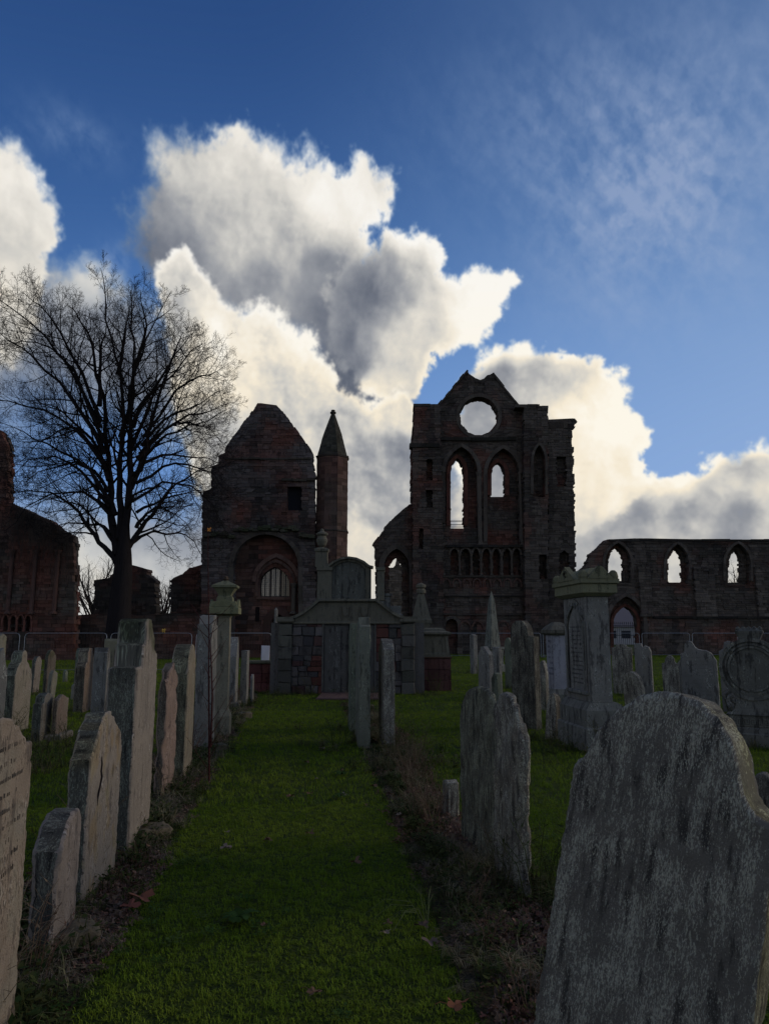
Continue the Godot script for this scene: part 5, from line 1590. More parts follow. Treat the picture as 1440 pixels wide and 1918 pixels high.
func leaf_mesh(m: Mb, size: float, curl: float, rr: RandomNumberGenerator) -> void:
	# a lobed, curled dead leaf lying flat
	var n := 20
	var pts := []
	for i in n:
		var a := TAU * i / n
		var lobe := pow(absf(cos(a * 2.5)), 0.7)
		var rad := size * (0.42 + 0.58 * lobe) * rr.randf_range(0.85, 1.1) * (0.75 if absf(a - PI) < 0.7 else 1.0)
		var q := Vector3(cos(a) * rad, 0, sin(a) * rad * 0.9)
		q.y = curl * size * (pow(q.x / size, 2.0) * 0.9 + 0.35 * sin(a * 2.0 + 1.0)) + size * 0.16 * rr.randf()
		pts.append(q)
	for i in n:
		m.tri(Vector3(0, size * 0.02, 0), pts[(i + 1) % n], pts[i])
	m.tube([Vector3(-size * 0.5, 0.003, 0), Vector3(-size * 1.1, 0.012, 0.1 * size), Vector3(-size * 1.5, 0.006, 0.3 * size)], [0.0016, 0.0014, 0.001], 4)


func build_weeds() -> void:
	var r := rng
	r.seed = 57
	# kinds: withered grass, bleached wiry tufts, low green weeds, leaf litter
	var straw := mb()
	for k in 26:
		var a := r.randf() * TAU
		m_blade(straw, r, a, r.randf_range(0.07, 0.24), 0.0042, r.randf_range(0.7, 1.6), 0.05)
	var wire := mb()
	for k in 34:
		m_blade(wire, r, r.randf() * TAU, r.randf_range(0.05, 0.17), 0.0030, r.randf_range(1.0, 2.0), 0.07)
	var green := mb()
	for k in 22:
		var a := r.randf() * TAU
		var d := r.randf_range(0.0, 0.07)
		var at := Vector3(cos(a) * d, r.randf_range(0.0, 0.09), sin(a) * d)
		var s := r.randf_range(0.010, 0.022)
		var dir := Vector3(cos(a + r.randfn() * 0.7), r.randf_range(-0.1, 0.9), sin(a + r.randfn() * 0.7)).normalized()
		var w := dir.cross(Vector3.UP).normalized() * s * 0.6
		green.col = Color(1, 1, 1) * r.randf_range(0.7, 1.3)
		green.col.a = 1.0
		green.tri(at - w * 0.2, at + dir * s - w, at + dir * s * 2.2)
		green.tri(at - w * 0.2, at + dir * s * 2.2, at + dir * s + w)
	for k in 10:
		m_blade(green, r, r.randf() * TAU, r.randf_range(0.06, 0.16), 0.005, r.randf_range(0.4, 1.0), 0.05)
	var stems := mb()
	for k in 9:
		var a := r.randf() * TAU
		var d := Vector3(cos(a), 0, sin(a))
		var l := r.randf_range(0.14, 0.40)
		stems.col = Color(1, 1, 1) * r.randf_range(0.6, 1.4)
		stems.col.a = 1.0
		var foot := d * r.randf_range(0.0, 0.06)
		stems.tube([foot, foot + Vector3(0, l * 0.55, 0) + d * l * 0.15, foot + Vector3(0, l * 0.92, 0) + d * l * 0.45], [0.0024, 0.002, 0.0012], 3)
		for j in 4:
			var p := foot + Vector3(0, l * (0.45 + 0.13 * j), 0) + d * l * (0.12 + 0.09 * j)
			var b := Vector3(r.randfn(), 0.5, r.randfn()).normalized()
			stems.tube([p, p + b * l * 0.22], [0.0014, 0.0008], 3)
			var w := b.cross(Vector3.UP).normalized() * 0.006
			stems.tri(p + b * l * 0.1 - w, p + b * l * 0.1 + w, p + b * (l * 0.1 + 0.025))
	var litter := mb()
	for k in 14:
		var lm := mb()
		lm.col = [Color(1.0, 1.0, 1.0), Color(1.5, 1.1, 0.9), Color(0.55, 0.55, 0.6), Color(1.2, 0.75, 0.7)][k % 4]
		leaf_mesh(lm, r.randf_range(0.014, 0.030), r.randf_range(0.2, 0.9), r)
		var xf := Transform3D(Basis.from_euler(Vector3(r.randfn() * 0.4, r.randf() * TAU, r.randfn() * 0.4)), Vector3(r.randf_range(-0.09, 0.09), r.randf_range(0.005, 0.035), r.randf_range(-0.09, 0.09)))
		for i in lm.v.size():
			litter.v.append(xf * lm.v[i])
			litter.n.append(xf.basis * lm.n[i])
			litter.c.append(lm.c[i])
	var sets := {"withered_grass": [[], []], "wiry_tufts": [[], []], "low_weeds": [[], []], "leaf_litter": [[], []], "dry_stems": [[], []]}
	var pn := noise(330, 0.8, 3)
	for side in 2:
		var s: Array = STRIP_L if side == 0 else STRIP_R
		var z: float = s[0]
		while z > s[s.size() - 3] + 0.1:
			var e := strip_at(s, z - 0.001)
			var n := 11 if z > -9.0 else 7
			for k in n:
				var u := r.randf_range(-0.06, 1.06)
				var p := Vector3(lerpf(e.x, e.y, u), 0.0, z + r.randf_range(-0.06, 0.06))
				var g := pn.get_noise_2d(p.x + side * 40.0, p.z)
				var kind := ""
				var c := Color(1, 1, 1)
				if g > (0.10 if side == 0 else 0.0):
					kind = "leaf_litter"
					c = Color(0.165, 0.092, 0.07).lerp(Color(0.16, 0.12, 0.09), r.randf())
				elif g > -0.10:
					kind = "wiry_tufts"
					c = Color(0.24, 0.19, 0.15).lerp(Color(0.13, 0.115, 0.075), r.randf())
				elif g > -0.22 or (side == 1 and g > -0.3):
					kind = "withered_grass"
					c = Color(0.27, 0.22, 0.14).lerp(Color(0.10, 0.11, 0.045), r.randf())
				else:
					kind = "low_weeds"
					c = Color(0.038, 0.062, 0.018).lerp(Color(0.07, 0.07, 0.025), r.randf() * 0.8)
				if r.randf() < (0.20 if side == 0 or u > 0.4 else 0.5):
					kind = "low_weeds"
					c = Color(0.03, 0.05, 0.016).lerp(Color(0.06, 0.065, 0.022), r.randf())
				var inner := (u - 0.5) * (1.0 if side == 1 else -1.0)
				if r.randf() < 0.04 and inner > -0.2:
					kind = "dry_stems"
					c = Color(0.13, 0.075, 0.055).lerp(Color(0.17, 0.14, 0.09), r.randf())
				var far := -z / 6.0
				var sc := r.randf_range(0.6, 1.35) * (1.0 + 0.12 * far)
				if kind == "leaf_litter":
					sc = r.randf_range(0.8, 1.2)
				if side == 1 and kind != "leaf_litter":
					sc *= 0.72
				if u > 0.85 and side == 0 or u < 0.15 and side == 1:
					sc *= 0.6
				c.a = 1.0
				sets[kind][0].append(Transform3D(Basis(Vector3.UP, r.randf() * TAU).scaled(Vector3.ONE * sc), p))
				sets[kind][1].append(c)
			z -= 0.06
	for k in 900:
		var z := -r.randf_range(3.0, 18.0)
		var p := Vector3(r.randf_range(-0.6, 0.6) * -z, 0.02, z)
		if pn.get_noise_2d(p.x * 0.8 + 200.0, p.z * 0.8) < 0.12:
			continue
		var c := Color(0.035, 0.075, 0.016).lerp(Color(0.075, 0.105, 0.03), r.randf())
		c.a = 1.0
		sets.low_weeds[0].append(Transform3D(Basis(Vector3.UP, r.randf() * TAU).scaled(Vector3(1.0, 0.42, 1.0) * r.randf_range(0.5, 0.9)), p))
		sets.low_weeds[1].append(c)
	# around the feet of the other stones and monuments
	for q: Array in FEET:
		for k in int(q[3]):
			var p := Vector3(q[0] + r.randfn() * q[2] * 0.5, 0.0, q[1] + r.randfn() * q[2] * 0.4)
			var kind: String = ["withered_grass", "low_weeds", "low_weeds", "withered_grass", "wiry_tufts", "dry_stems"][r.randi() % 6]
			var c := Color(0.04, 0.062, 0.018).lerp(Color(0.11, 0.095, 0.05), r.randf())
			c.a = 1.0
			sets[kind][0].append(Transform3D(Basis(Vector3.UP, r.randf() * TAU).scaled(Vector3.ONE * r.randf_range(0.8, 1.7)), p))
			sets[kind][1].append(c)
	scatter("withered_grass", straw.mesh(), M.grass, sets.withered_grass[0], sets.withered_grass[1])
	scatter("wiry_tufts", wire.mesh(), M.grass, sets.wiry_tufts[0], sets.wiry_tufts[1])
	scatter("low_weeds", green.mesh(), M.grass, sets.low_weeds[0], sets.low_weeds[1])
	scatter("dry_stems", stems.mesh(), M.grass, sets.dry_stems[0], sets.dry_stems[1])
	scatter("leaf_litter", litter.mesh(), M.leaf, sets.leaf_litter[0], sets.leaf_litter[1])


func m_blade(m: Mb, r: RandomNumberGenerator, a: float, long: float, wide: float, bend: float, spread: float) -> void:
	var d := sqrt(r.randf()) * spread
	m.col = Color(1, 1, 1) * r.randf_range(0.6, 1.4)
	m.col.a = 1.0
	blade(m, Vector3(cos(a) * d, -0.005, sin(a) * d), a + r.randfn() * 0.6, long, wide, bend)


# ---------------------------------------------------------------- gravestones
var FEET := []


func stone(x: float, z: float, yaw: float, w: float, h: float, t: float, kind: Array, material: String, label: String, opt := {}) -> void:
	var d := -z
	if material == "pink" and not opt.has("edge"):  # ends and tops: grey lichen and algae, darkened further by painted-in shade
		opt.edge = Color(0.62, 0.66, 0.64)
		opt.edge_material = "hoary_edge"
	opt.nu = opt.get("nu", int(clampf(150.0 / d, 8, 34)))
	opt.nv = opt.get("nv", int(clampf(190.0 * h / d, 8, 60)))
	headstone(x, z, yaw, w, h, t, kind, material, label, opt)
	if d > 9.0:
		FEET.append([x, z + 0.1, w + 0.3, clampf(160.0 / d, 4, 14)])


func build_headstones() -> void:
	var grey := Color(0.92, 0.97, 0.95)
	var warm := Color(1.0, 0.98, 0.95)
	var green := Color(0.75, 0.85, 0.70)
	# the row left of the path, from the nearest
	stone(-1.565, -2.95, 96.0, 0.86, 1.315, 0.12, ["line", 0.0, 0.88, 0.08, 0.885, 0.10, 0.90, 0.2, 0.955, 0.32, 0.99, 0.45, 1.0, 0.62, 1.0, 0.74, 0.985, 0.83, 0.95, 0.90, 0.915, 0.91, 0.905, 1.0, 0.90], "pink", "nearest pinkish headstone with worn lettering, cut by the left edge", {"lean": 1.5, "tint": Color(1.02, 0.95, 0.88), "rough": 0.004, "flake": 0.003, "lines": [0.52, 0.90, 9, 0.84], "seed": 3})
	stone(-1.78, -4.22, 96.0, 0.34, 0.68, 0.15, ["line", 0.0, 0.80, 0.25, 0.93, 0.55, 1.0, 0.85, 1.0, 1.0, 0.97], "pink", "smallest worn headstone at front left, grey lichen on its rounded end", {"rough": 0.006, "bevel": 0.018, "flake": 0.008, "tint": Color(0.88, 0.86, 0.90), "seed": 8, "freq": 5.0, "lean": -1.0})
	stone(-1.93, -5.13, 96.0, 0.78, 1.13, 0.14, ["line", 0.0, 0.80, 0.06, 0.82, 0.22, 0.93, 0.40, 1.0, 0.55, 0.995, 0.66, 0.96, 0.80, 0.90, 0.95, 0.855, 0.965, 0.78, 1.0, 0.775], "pink", "cracked buff headstone with yellow lichen streaks on its face", {"rough": 0.005, "bevel": 0.014, "ochre": 0.30, "flake": 0.004, "seed": 12, "lean": 0.8})
	stone(-2.08, -6.21, 96.0, 0.76, 1.77, 0.23, ["line", 0.0, 0.795, 0.235, 0.80, 0.24, 0.885, 0.33, 0.895, 0.345, 0.985, 0.42, 1.0, 0.58, 1.0, 0.66, 0.97, 0.78, 0.92, 0.79, 0.87, 1.0, 0.84], "pink", "tallest near-left headstone with shoulders and a mossy dark crown", {"rough": 0.004, "bevel": 0.016, "moss": Color(0.30, 0.36, 0.22), "seed": 17, "foot": 0.0})
	stone(-2.29, -7.97, 96.0, 0.62, 1.22, 0.10, ["line", 0.0, 0.965, 0.15, 0.97, 0.17, 1.03, 0.5, 1.09, 0.55, 1.04, 0.9, 1.0, 1.0, 0.96], "pink", "flaking reddish headstone with broken lumpy top between two taller ones", {"rough": 0.010, "bevel": 0.016, "flake": 0.012, "tint": Color(0.95, 0.80, 0.78), "seed": 23})
	stone(-2.40, -8.95, 96.0, 0.55, 1.52, 0.20, ["round", 0.80], "pink", "round-topped tan headstone with lichen on its near edge", {"rough": 0.004, "bevel": 0.016, "tint": Color(1.05, 1.0, 0.85), "seed": 29})
	stone(-2.61, -10.97, 96.0, 0.69, 1.92, 0.21, ["line", 0.0, 0.93, 0.25, 0.935, 0.26, 0.99, 0.7, 1.0, 0.71, 0.93, 1.0, 0.92], "slate", "tall slim grey headstone with small top block behind the red sapling", {"rough": 0.006, "seed": 31, "tint": Color(1.15, 1.05, 1.0)})
	stone(-3.37, -16.70, 96.0, 0.62, 1.57, 0.18, ["line", 0.0, 0.74, 0.5, 1.0, 1.0, 0.74], "slate", "grey headstone with pointed gable top just right of the urn pillar", {"seed": 37, "foot": 0.16, "rough": 0.004})
	stone(-3.22, -17.27, 96.0, 0.60, 1.27, 0.15, ["line", 0.0, 1.0, 1.0, 0.985], "slate", "flat-topped narrow grey headstone next to the pointed one", {"seed": 41, "lean": 1.5, "rough": 0.006})
	stone(-3.18, -18.06, 96.0, 0.40, 0.68, 0.06, ["round", 0.85], "slate", "small low stone at the far end of the left row", {"seed": 43})
	var split := mb(Color(0.02, 0.018, 0.016))
	split.tube([Vector3(-0.17, 0.86, 0.075), Vector3(-0.15, 0.81, 0.073), Vector3(-0.165, 0.77, 0.073), Vector3(-0.14, 0.73, 0.073), Vector3(-0.175, 0.67, 0.073), Vector3(-0.20, 0.62, 0.073), Vector3(-0.20, 0.56, 0.072)], [0.002, 0.006, 0.007, 0.008, 0.007, 0.005, 0.001], 5)
	part("crack", split.mesh(), M.plain, get_node("headstone_002/slab"), Vector3(0, 0.12, 0))
	# the older rows behind, on the left
	stone(-5.84, -11.39, 60.0, 0.16, 1.43, 0.13, ["line", 0.0, 0.97, 0.4, 1.0, 1.0, 0.72], "slate", "pale slanting-topped headstone cut by the left edge, behind the nearest one", {"seed": 47, "tint": Color(1.4, 1.3, 1.1)})
	stone(-14.85, -28.60, 70.0, 0.31, 1.63, 0.50, ["line", 0.0, 0.95, 0.5, 1.0, 1.0, 0.93], "buff", "squat pale orange capstone monument at the far left edge", {"seed": 49, "tint": Color(1.5, 1.3, 0.9)})
	stone(-6.31, -12.93, 96.0, 0.77, 1.36, 0.18, ["line", 0.0, 0.72, 0.1, 0.80, 0.2, 0.85, 0.30, 0.875, 0.31, 0.95, 0.36, 0.985, 0.45, 1.0, 0.55, 0.985, 0.6, 0.95, 0.61, 0.875, 0.75, 0.84, 0.9, 0.77, 1.0, 0.70], "pink", "large pale ogee-topped headstone with a little knob, at far left", {"seed": 53, "tint": Color(0.95, 0.98, 0.92)})
	stone(-9.80, -21.01, 80.0, 0.28, 1.01, 0.12, ["round", 0.8], "pink", "slim headstone just right of the pale knobbed one", {"seed": 59, "lean": -3.0})
	stone(-9.24, -20.65, 60.0, 0.26, 1.20, 0.14, ["line", 0.0, 0.86, 0.3, 0.98, 0.5, 1.0, 0.75, 0.95, 1.0, 0.85], "pink", "dark mottled headstone left of the grassy bank", {"seed": 61, "moss": Color(0.3, 0.33, 0.2), "tint": Color(0.7, 0.66, 0.6)})
	stone(-6.63, -14.88, 70.0, 0.15, 0.92, 0.10, ["line", 0.0, 0.94, 0.3, 1.0, 1.0, 0.95], "buff", "pale thin headstone leaning to the right among the far left stones", {"seed": 67, "lean": -5.0, "tint": Color(1.3, 1.15, 0.9)})
	stone(-5.33, -11.77, 96.0, 0.47, 0.73, 0.14, ["line", 0.0, 0.82, 0.2, 0.84, 0.22, 0.95, 0.5, 1.0, 0.8, 0.97, 1.0, 0.93], "pink", "low grey shouldered headstone, left of a pair of low stones", {"seed": 71, "tint": Color(0.8, 0.84, 0.84)})
	stone(-5.16, -12.02, 96.0, 0.52, 0.69, 0.08, ["line", 0.0, 0.90, 0.45, 1.0, 1.0, 0.90], "pink", "low pinkish headstone with blunt gable, right of a pair of low stones", {"seed": 73, "tint": Color(1.15, 0.92, 0.85), "foot": 0.1})
	stone(-9.24, -22.61, 75.0, 0.18, 1.20, 0.16, ["round", 0.8], "slate", "dim greenish headstone before the low wall, left of the fluted one", {"seed": 79, "tint": green})
	stone(-6.48, -16.21, 96.0, 0.72, 1.34, 0.21, ["line", 0.0, 0.72, 0.1, 0.78, 0.2, 0.8, 0.22, 0.93, 0.35, 1.0, 0.62, 0.99, 0.8, 0.85, 1.0, 0.60], "pink", "stepped headstone with sloping fluted shoulder, middle of the left field", {"seed": 83, "tint": Color(0.95, 0.84, 0.78)})
	stone(-10.87, -25.52, 60.0, 0.12, 0.41, 0.12, ["round", 0.75], "slate", "tiny dark round stump by the grassy bank on the left", {"seed": 85, "tint": green})
	stone(-7.84, -19.00, 60.0, 0.12, 0.38, 0.10, ["round", 0.8], "buff", "tiny pale stump standing in grass left of the fluted headstone", {"seed": 87})
	stone(-5.99, -16.40, 82.0, 0.15, 1.53, 0.32, ["line", 0.0, 0.97, 0.1, 1.0, 1.0, 0.985], "buff", "pale square-topped pillar peeping behind the mossy-crowned headstone", {"seed": 89, "tint": Color(1.15, 1.02, 0.82)})
	stone(-5.81, -15.35, 85.0, 0.12, 1.36, 0.30, ["line", 0.0, 0.93, 0.2, 0.95, 0.22, 1.0, 0.6, 1.0, 0.62, 0.95, 1.0, 0.93], "slate", "dark pedestal stone with small ornament on top, left of the pale pillar", {"seed": 91})
	# far middle
	stone(-4.31, -27.00, 20.0, 0.30, 1.21, 0.08, ["line", 0.0, 1.0, 1.0, 0.99], "white", "small white tablet standing behind the low red tomb", {"tint": Color(0.5, 0.5, 0.52), "seed": 93, "rough": 0.002})
	stone(-3.80, -26.00, 30.0, 0.27, 1.45, 0.12, ["line", 0.0, 1.0, 1.0, 1.0], "slate", "dark flat-topped headstone right of the small white tablet", {"seed": 95, "tint": green})
	stone(-4.40, -30.00, 40.0, 0.12, 2.68, 0.10, ["line", 0.0, 0.96, 0.5, 1.0, 1.0, 0.96], "slate", "thin upright post stone left of the arched family monument", {"seed": 97})
	# the row right of the path, from the farthest
	stone(-0.48, -18.20, -84.0, 0.12, 1.15, 0.12, ["line", 0.0, 0.9, 0.4, 1.0, 1.0, 0.95], "pink", "short worn stone in the farther group right of the path", {"seed": 101})
	stone(-0.54, -13.14, -84.0, 0.75, 1.82, 0.14, ["line", 0.0, 0.93, 0.2, 0.95, 0.3, 1.0, 1.0, 1.0], "slate", "slim capped headstone seen edge-on, left of a taller one by the path", {"seed": 103, "tint": green})
	stone(-0.33, -11.43, -84.0, 0.80, 1.89, 0.17, ["line", 0.0, 0.84, 0.3, 0.9, 0.35, 0.97, 0.6, 1.0, 0.8, 1.0, 0.82, 0.95, 1.0, 0.93], "slate", "tall dark headstone seen edge-on at the right edge of the path", {"seed": 107, "tint": Color(0.85, 0.92, 0.8)})
	stone(0.03, -11.25, -84.0, 0.72, 1.57, 0.17, ["line", 0.0, 0.90, 0.5, 1.0, 0.8, 0.965, 0.85, 0.93, 1.0, 0.90], "hoary_far", "single grey leaning post-like headstone amid weeds right of the path", {"seed": 109, "tint": Color(1.2, 1.2, 1.2), "lean": 1.0})
	stone(0.73, -5.92, -76.0, 0.80, 1.24, 0.05, ["line", 0.0, 0.80, 0.08, 0.885, 0.2, 0.955, 0.36, 0.99, 0.52, 1.0, 0.7, 0.995, 0.82, 0.97, 0.90, 0.93, 1.0, 0.88], "hoary", "dark round-shouldered headstone right of the path, farther of a close overlapping pair", {"seed": 113, "tint": Color(0.72, 0.76, 0.68), "rough": 0.007, "bevel": 0.018, "flake": 0.010, "tilt": 1.0})
	stone(0.83, -5.12, -78.0, 0.52, 1.25, 0.07, ["line", 0.0, 0.925, 0.08, 0.955, 0.2, 0.985, 0.38, 1.0, 0.55, 0.985, 0.72, 0.93, 0.88, 0.86, 0.95, 0.825, 1.0, 0.79], "hoary", "dark headstone with sloping top right of the path, nearer of a close overlapping pair", {"seed": 115, "rough": 0.007, "bevel": 0.018, "flake": 0.012, "tilt": 1.5, "tint": Color(1.12, 1.04, 0.98)})
	stone(0.60, -7.03, -70.0, 0.12, 0.33, 0.12, ["line", 0.0, 0.86, 0.2, 0.97, 0.5, 1.0, 1.0, 0.95], "hoary", "small broken stub at the left foot of the close overlapping pair", {"seed": 117, "tint": Color(1.3, 1.3, 1.3), "lean": -3.0})
	# the great lichened stone at the right
	stone(0.845, -2.85, -40.9, 0.72, 1.455, 0.19, ["line", 0.0, 0.785, 0.045, 0.795, 0.075, 0.825, 0.12, 0.88, 0.19, 0.93, 0.29, 0.972, 0.40, 0.996, 0.5, 1.0, 0.60, 0.993, 0.69, 0.968, 0.77, 0.925, 0.82, 0.87, 0.85, 0.828, 0.885, 0.802, 0.93, 0.79, 1.0, 0.783], "hoary", "big leaning lichen-streaked headstone with round head, nearest at right", {"seed": 119, "rough": 0.007, "bevel": 0.022, "nu": 70, "nv": 90, "moss": Color(1.35, 1.45, 1.22), "edge": Color(1.25, 1.06, 0.78), "edge_material": "hoary_edge", "lean": -10.2, "tilt": 4.8, "freq": 6.0})
	# right of the path, beyond
	stone(2.53, -18.71, -60.0, 0.45, 1.33, 0.14, ["line", 0.0, 0.84, 0.3, 0.97, 0.5, 1.0, 1.0, 0.86], "slate", "grey sharp-topped headstone just before the slim obelisk's base", {"seed": 123, "tint": Color(1.2, 1.25, 1.15)})
	stone(2.96, -19.63, -50.0, 0.23, 1.29, 0.12, ["line", 0.0, 1.0, 1.0, 0.99], "slate", "flat grey headstone touching the right of the sharp-topped one", {"seed": 127, "tint": Color(1.0, 1.05, 1.1)})
	stone(2.22, -14.88, -60.0, 0.18, 0.88, 0.12, ["line", 0.0, 0.88, 0.5, 1.0, 1.0, 0.97], "slate", "short mossy headstone peeping over the farther stone of the overlapping pair", {"seed": 129, "tint": green})
	stone(2.50, -13.25, -42.0, 0.47, 1.87, 0.20, ["line", 0.0, 0.93, 0.1, 0.97, 0.25, 1.0, 0.5, 1.0, 0.7, 0.95, 0.76, 0.90, 0.77, 0.865, 1.0, 0.86], "hoary_far", "tall dark headstone streaked white with notched right shoulder", {"seed": 131, "tint": Color(0.55, 0.55, 0.53)})
	stone(3.77, -22.61, -40.0, 0.23, 1.52, 0.12, ["round", 0.85], "slate", "dim slender headstone behind the left edge of the white-streaked one", {"seed": 133, "tint": green})
	stone(3.48, -16.40, -40.0, 0.17, 1.06, 0.16, ["round", 0.62], "hoary_far", "round mossy headstone between the white-streaked stone and marble pedestal", {"seed": 137, "tint": Color(1.1, 1.2, 1.0)})
	stone(2.64, -11.94, -50.0, 0.20, 0.71, 0.14, ["round", 0.55], "hoary_far", "low rounded brown-streaked stone left of the tall tomb's base", {"seed": 139, "tint": Color(1.2, 1.1, 1.05), "tilt": 8.0})
	stone(3.69, -30.83, -60.0, 0.25, 1.61, 0.20, ["line", 0.0, 0.97, 0.4, 1.0, 1.0, 0.97], "slate", "plain dark grey post stone on the lawn left of the obelisk", {"seed": 141})
	stone(6.57, -20.65, -25.0, 0.54, 1.36, 0.12, ["arch", 0.93, 0.22], "hoary_far", "grey shouldered headstone before the iron gate, right of the tall tomb", {"seed": 143, "tint": Color(1.1, 1.1, 1.05), "lines": [0.3, 0.75, 7, 0.7]})
	stone(7.04, -20.30, -30.0, 0.43, 1.38, 0.16, ["line", 0.0, 0.97, 0.15, 1.0, 0.42, 1.0, 0.5, 0.93, 0.56, 0.93, 0.65, 0.96, 0.9, 0.93, 1.0, 0.85], "slate", "headstone with two uneven humps right of the iron gate", {"seed": 147, "tint": Color(1.15, 1.1, 1.05)})
	stone(4.98, -14.88, -45.0, 0.39, 0.90, 0.14, ["round", 0.66], "hoary_far", "leaning rounded headstone directly behind the nearest big stone's head", {"seed": 149, "lean": 5.0, "tint": Color(1.2, 1.2, 1.1)})
	stone(7.26, -19.00, -25.0, 0.39, 1.10, 0.20, ["arch", 0.83, 0.2], "hoary_far", "pale headstone with narrow round head, left of the widest double stone", {"seed": 151, "tint": Color(1.5, 1.55, 1.5)})
	stone(7.55, -19.00, -25.0, 0.17, 1.03, 0.12, ["line", 0.0, 0.9, 0.6, 1.0, 1.0, 0.97], "slate", "pale sliver of headstone squeezed against the widest double stone", {"seed": 153, "tint": Color(1.5, 1.55, 1.5)})
	stone(6.26, -14.88, -28.0, 0.66, 1.50, 0.16, ["line", 0.0, 0.84, 0.12, 0.86, 0.14, 0.96, 0.22, 1.0, 0.34, 0.99, 0.42, 0.93, 0.5, 0.90, 0.62, 0.89, 0.72, 0.885, 0.85, 0.86, 1.0, 0.76], "slate", "widest headstone on the right, two worn humps and rows of lettering", {"seed": 157, "lines": [0.25, 0.78, 12, 0.8], "rough": 0.010})
	stone(7.32, -15.86, -28.0, 0.38, 1.49, 0.14, ["line", 0.0, 0.86, 0.25, 0.90, 0.3, 0.98, 0.5, 1.0, 0.75, 0.985, 0.8, 0.93, 1.0, 0.92], "slate", "tall grey lettered headstone left of the round-panelled monument", {"seed": 161, "lines": [0.25, 0.8, 12, 0.8], "tint": Color(0.95, 0.95, 1.0)})
	stone(2.91, -5.88, -35.0, 0.25, 0.59, 0.14, ["round", 0.6], "hoary", "low dark curved stone at the right edge behind the nearest big one", {"seed": 163, "tint": Color(0.6, 0.6, 0.62)})
	FEET.append([-4.42, -9.24, 0.8, 40])
	FEET.append([-4.62, -10.88, 0.8, 20])
	FEET.append([0.27, -9.79, 0.7, 50])
	FEET.append([0.96, -4.97, 0.35, 40])
	# low kerb, loose footing stones
	for q: Array in [
		[Vector3(-1.69, 0, -4.24), 0.20, "broken pale footing stone against the smallest left headstone"],
		[Vector3(-1.9, 0, -6.29), 0.22, "flat-topped pale block at the foot of the mossy-crowned headstone"],
		[Vector3(-2.37, 0, -10.88), 0.17, "jagged pale lump at the foot of the slim grey headstone"],
		[Vector3(-2.79, 0, -14.88), 0.24, "rough low boulder below the pointed grey headstone"]]:
		var m := lump(q[1] * 0.62, 1.0 + q[1])
		part("rock", m, M.buff_tri, thing("footing_stone", q[2], "stone", q[0] + Vector3(0, 0.03, 0), 40.0))
	var kerb := thing("grave_kerb", "low flat slab with pale edge behind the nearest big headstone's left", "slab", Vector3(7.39, 0, -19), -25.0)
	var km := mb(Color(1.1, 1.1, 1.15))
	km.cbox(Vector3(-0.19, 0, -0.3), Vector3(0.19, 0.13, 0.3), 0.02)
	part("slab", km.mesh(), M.slate_tri, kerb)


func lump(r: float, s: float) -> ArrayMesh:
	var st := SurfaceTool.new()
	var sp := SphereMesh.new()
	sp.radius = r
	sp.height = r * 1.5
	sp.radial_segments = 22
	sp.rings = 12
	var a := sp.get_mesh_arrays()
	var v: PackedVector3Array = a[Mesh.ARRAY_VERTEX]
	var ix: PackedInt32Array = a[Mesh.ARRAY_INDEX]
	var ns := noise(int(s * 100), 2.2, 4)
	st.begin(Mesh.PRIMITIVE_TRIANGLES)
	for i in ix:
		var p := v[i]
		# squarish, chipped
		var q := Vector3(clampf(p.x * 1.5, -r, r), clampf(p.y * 1.4, -r, r * 0.72), clampf(p.z * 1.5, -r * 0.8, r * 0.8))
		q.y *= 0.7
		q += q.normalized() * ns.get_noise_3dv(p * 3.0 / r * 0.5) * r * 0.4
		st.set_color(Color(0.62, 0.56, 0.48))
		st.add_vertex(q)
	st.generate_normals()
	return st.commit()


# ---------------------------------------------------------------- monuments
func ring_local(parent: Node3D, called: String, line: Array, wide: float, z0: float, z1: float, material: Material, tint: Color) -> void:
	var m := mb()
	ring(m, line, wide, z0, z1, tint)
	part(called, m.mesh(), material, parent)


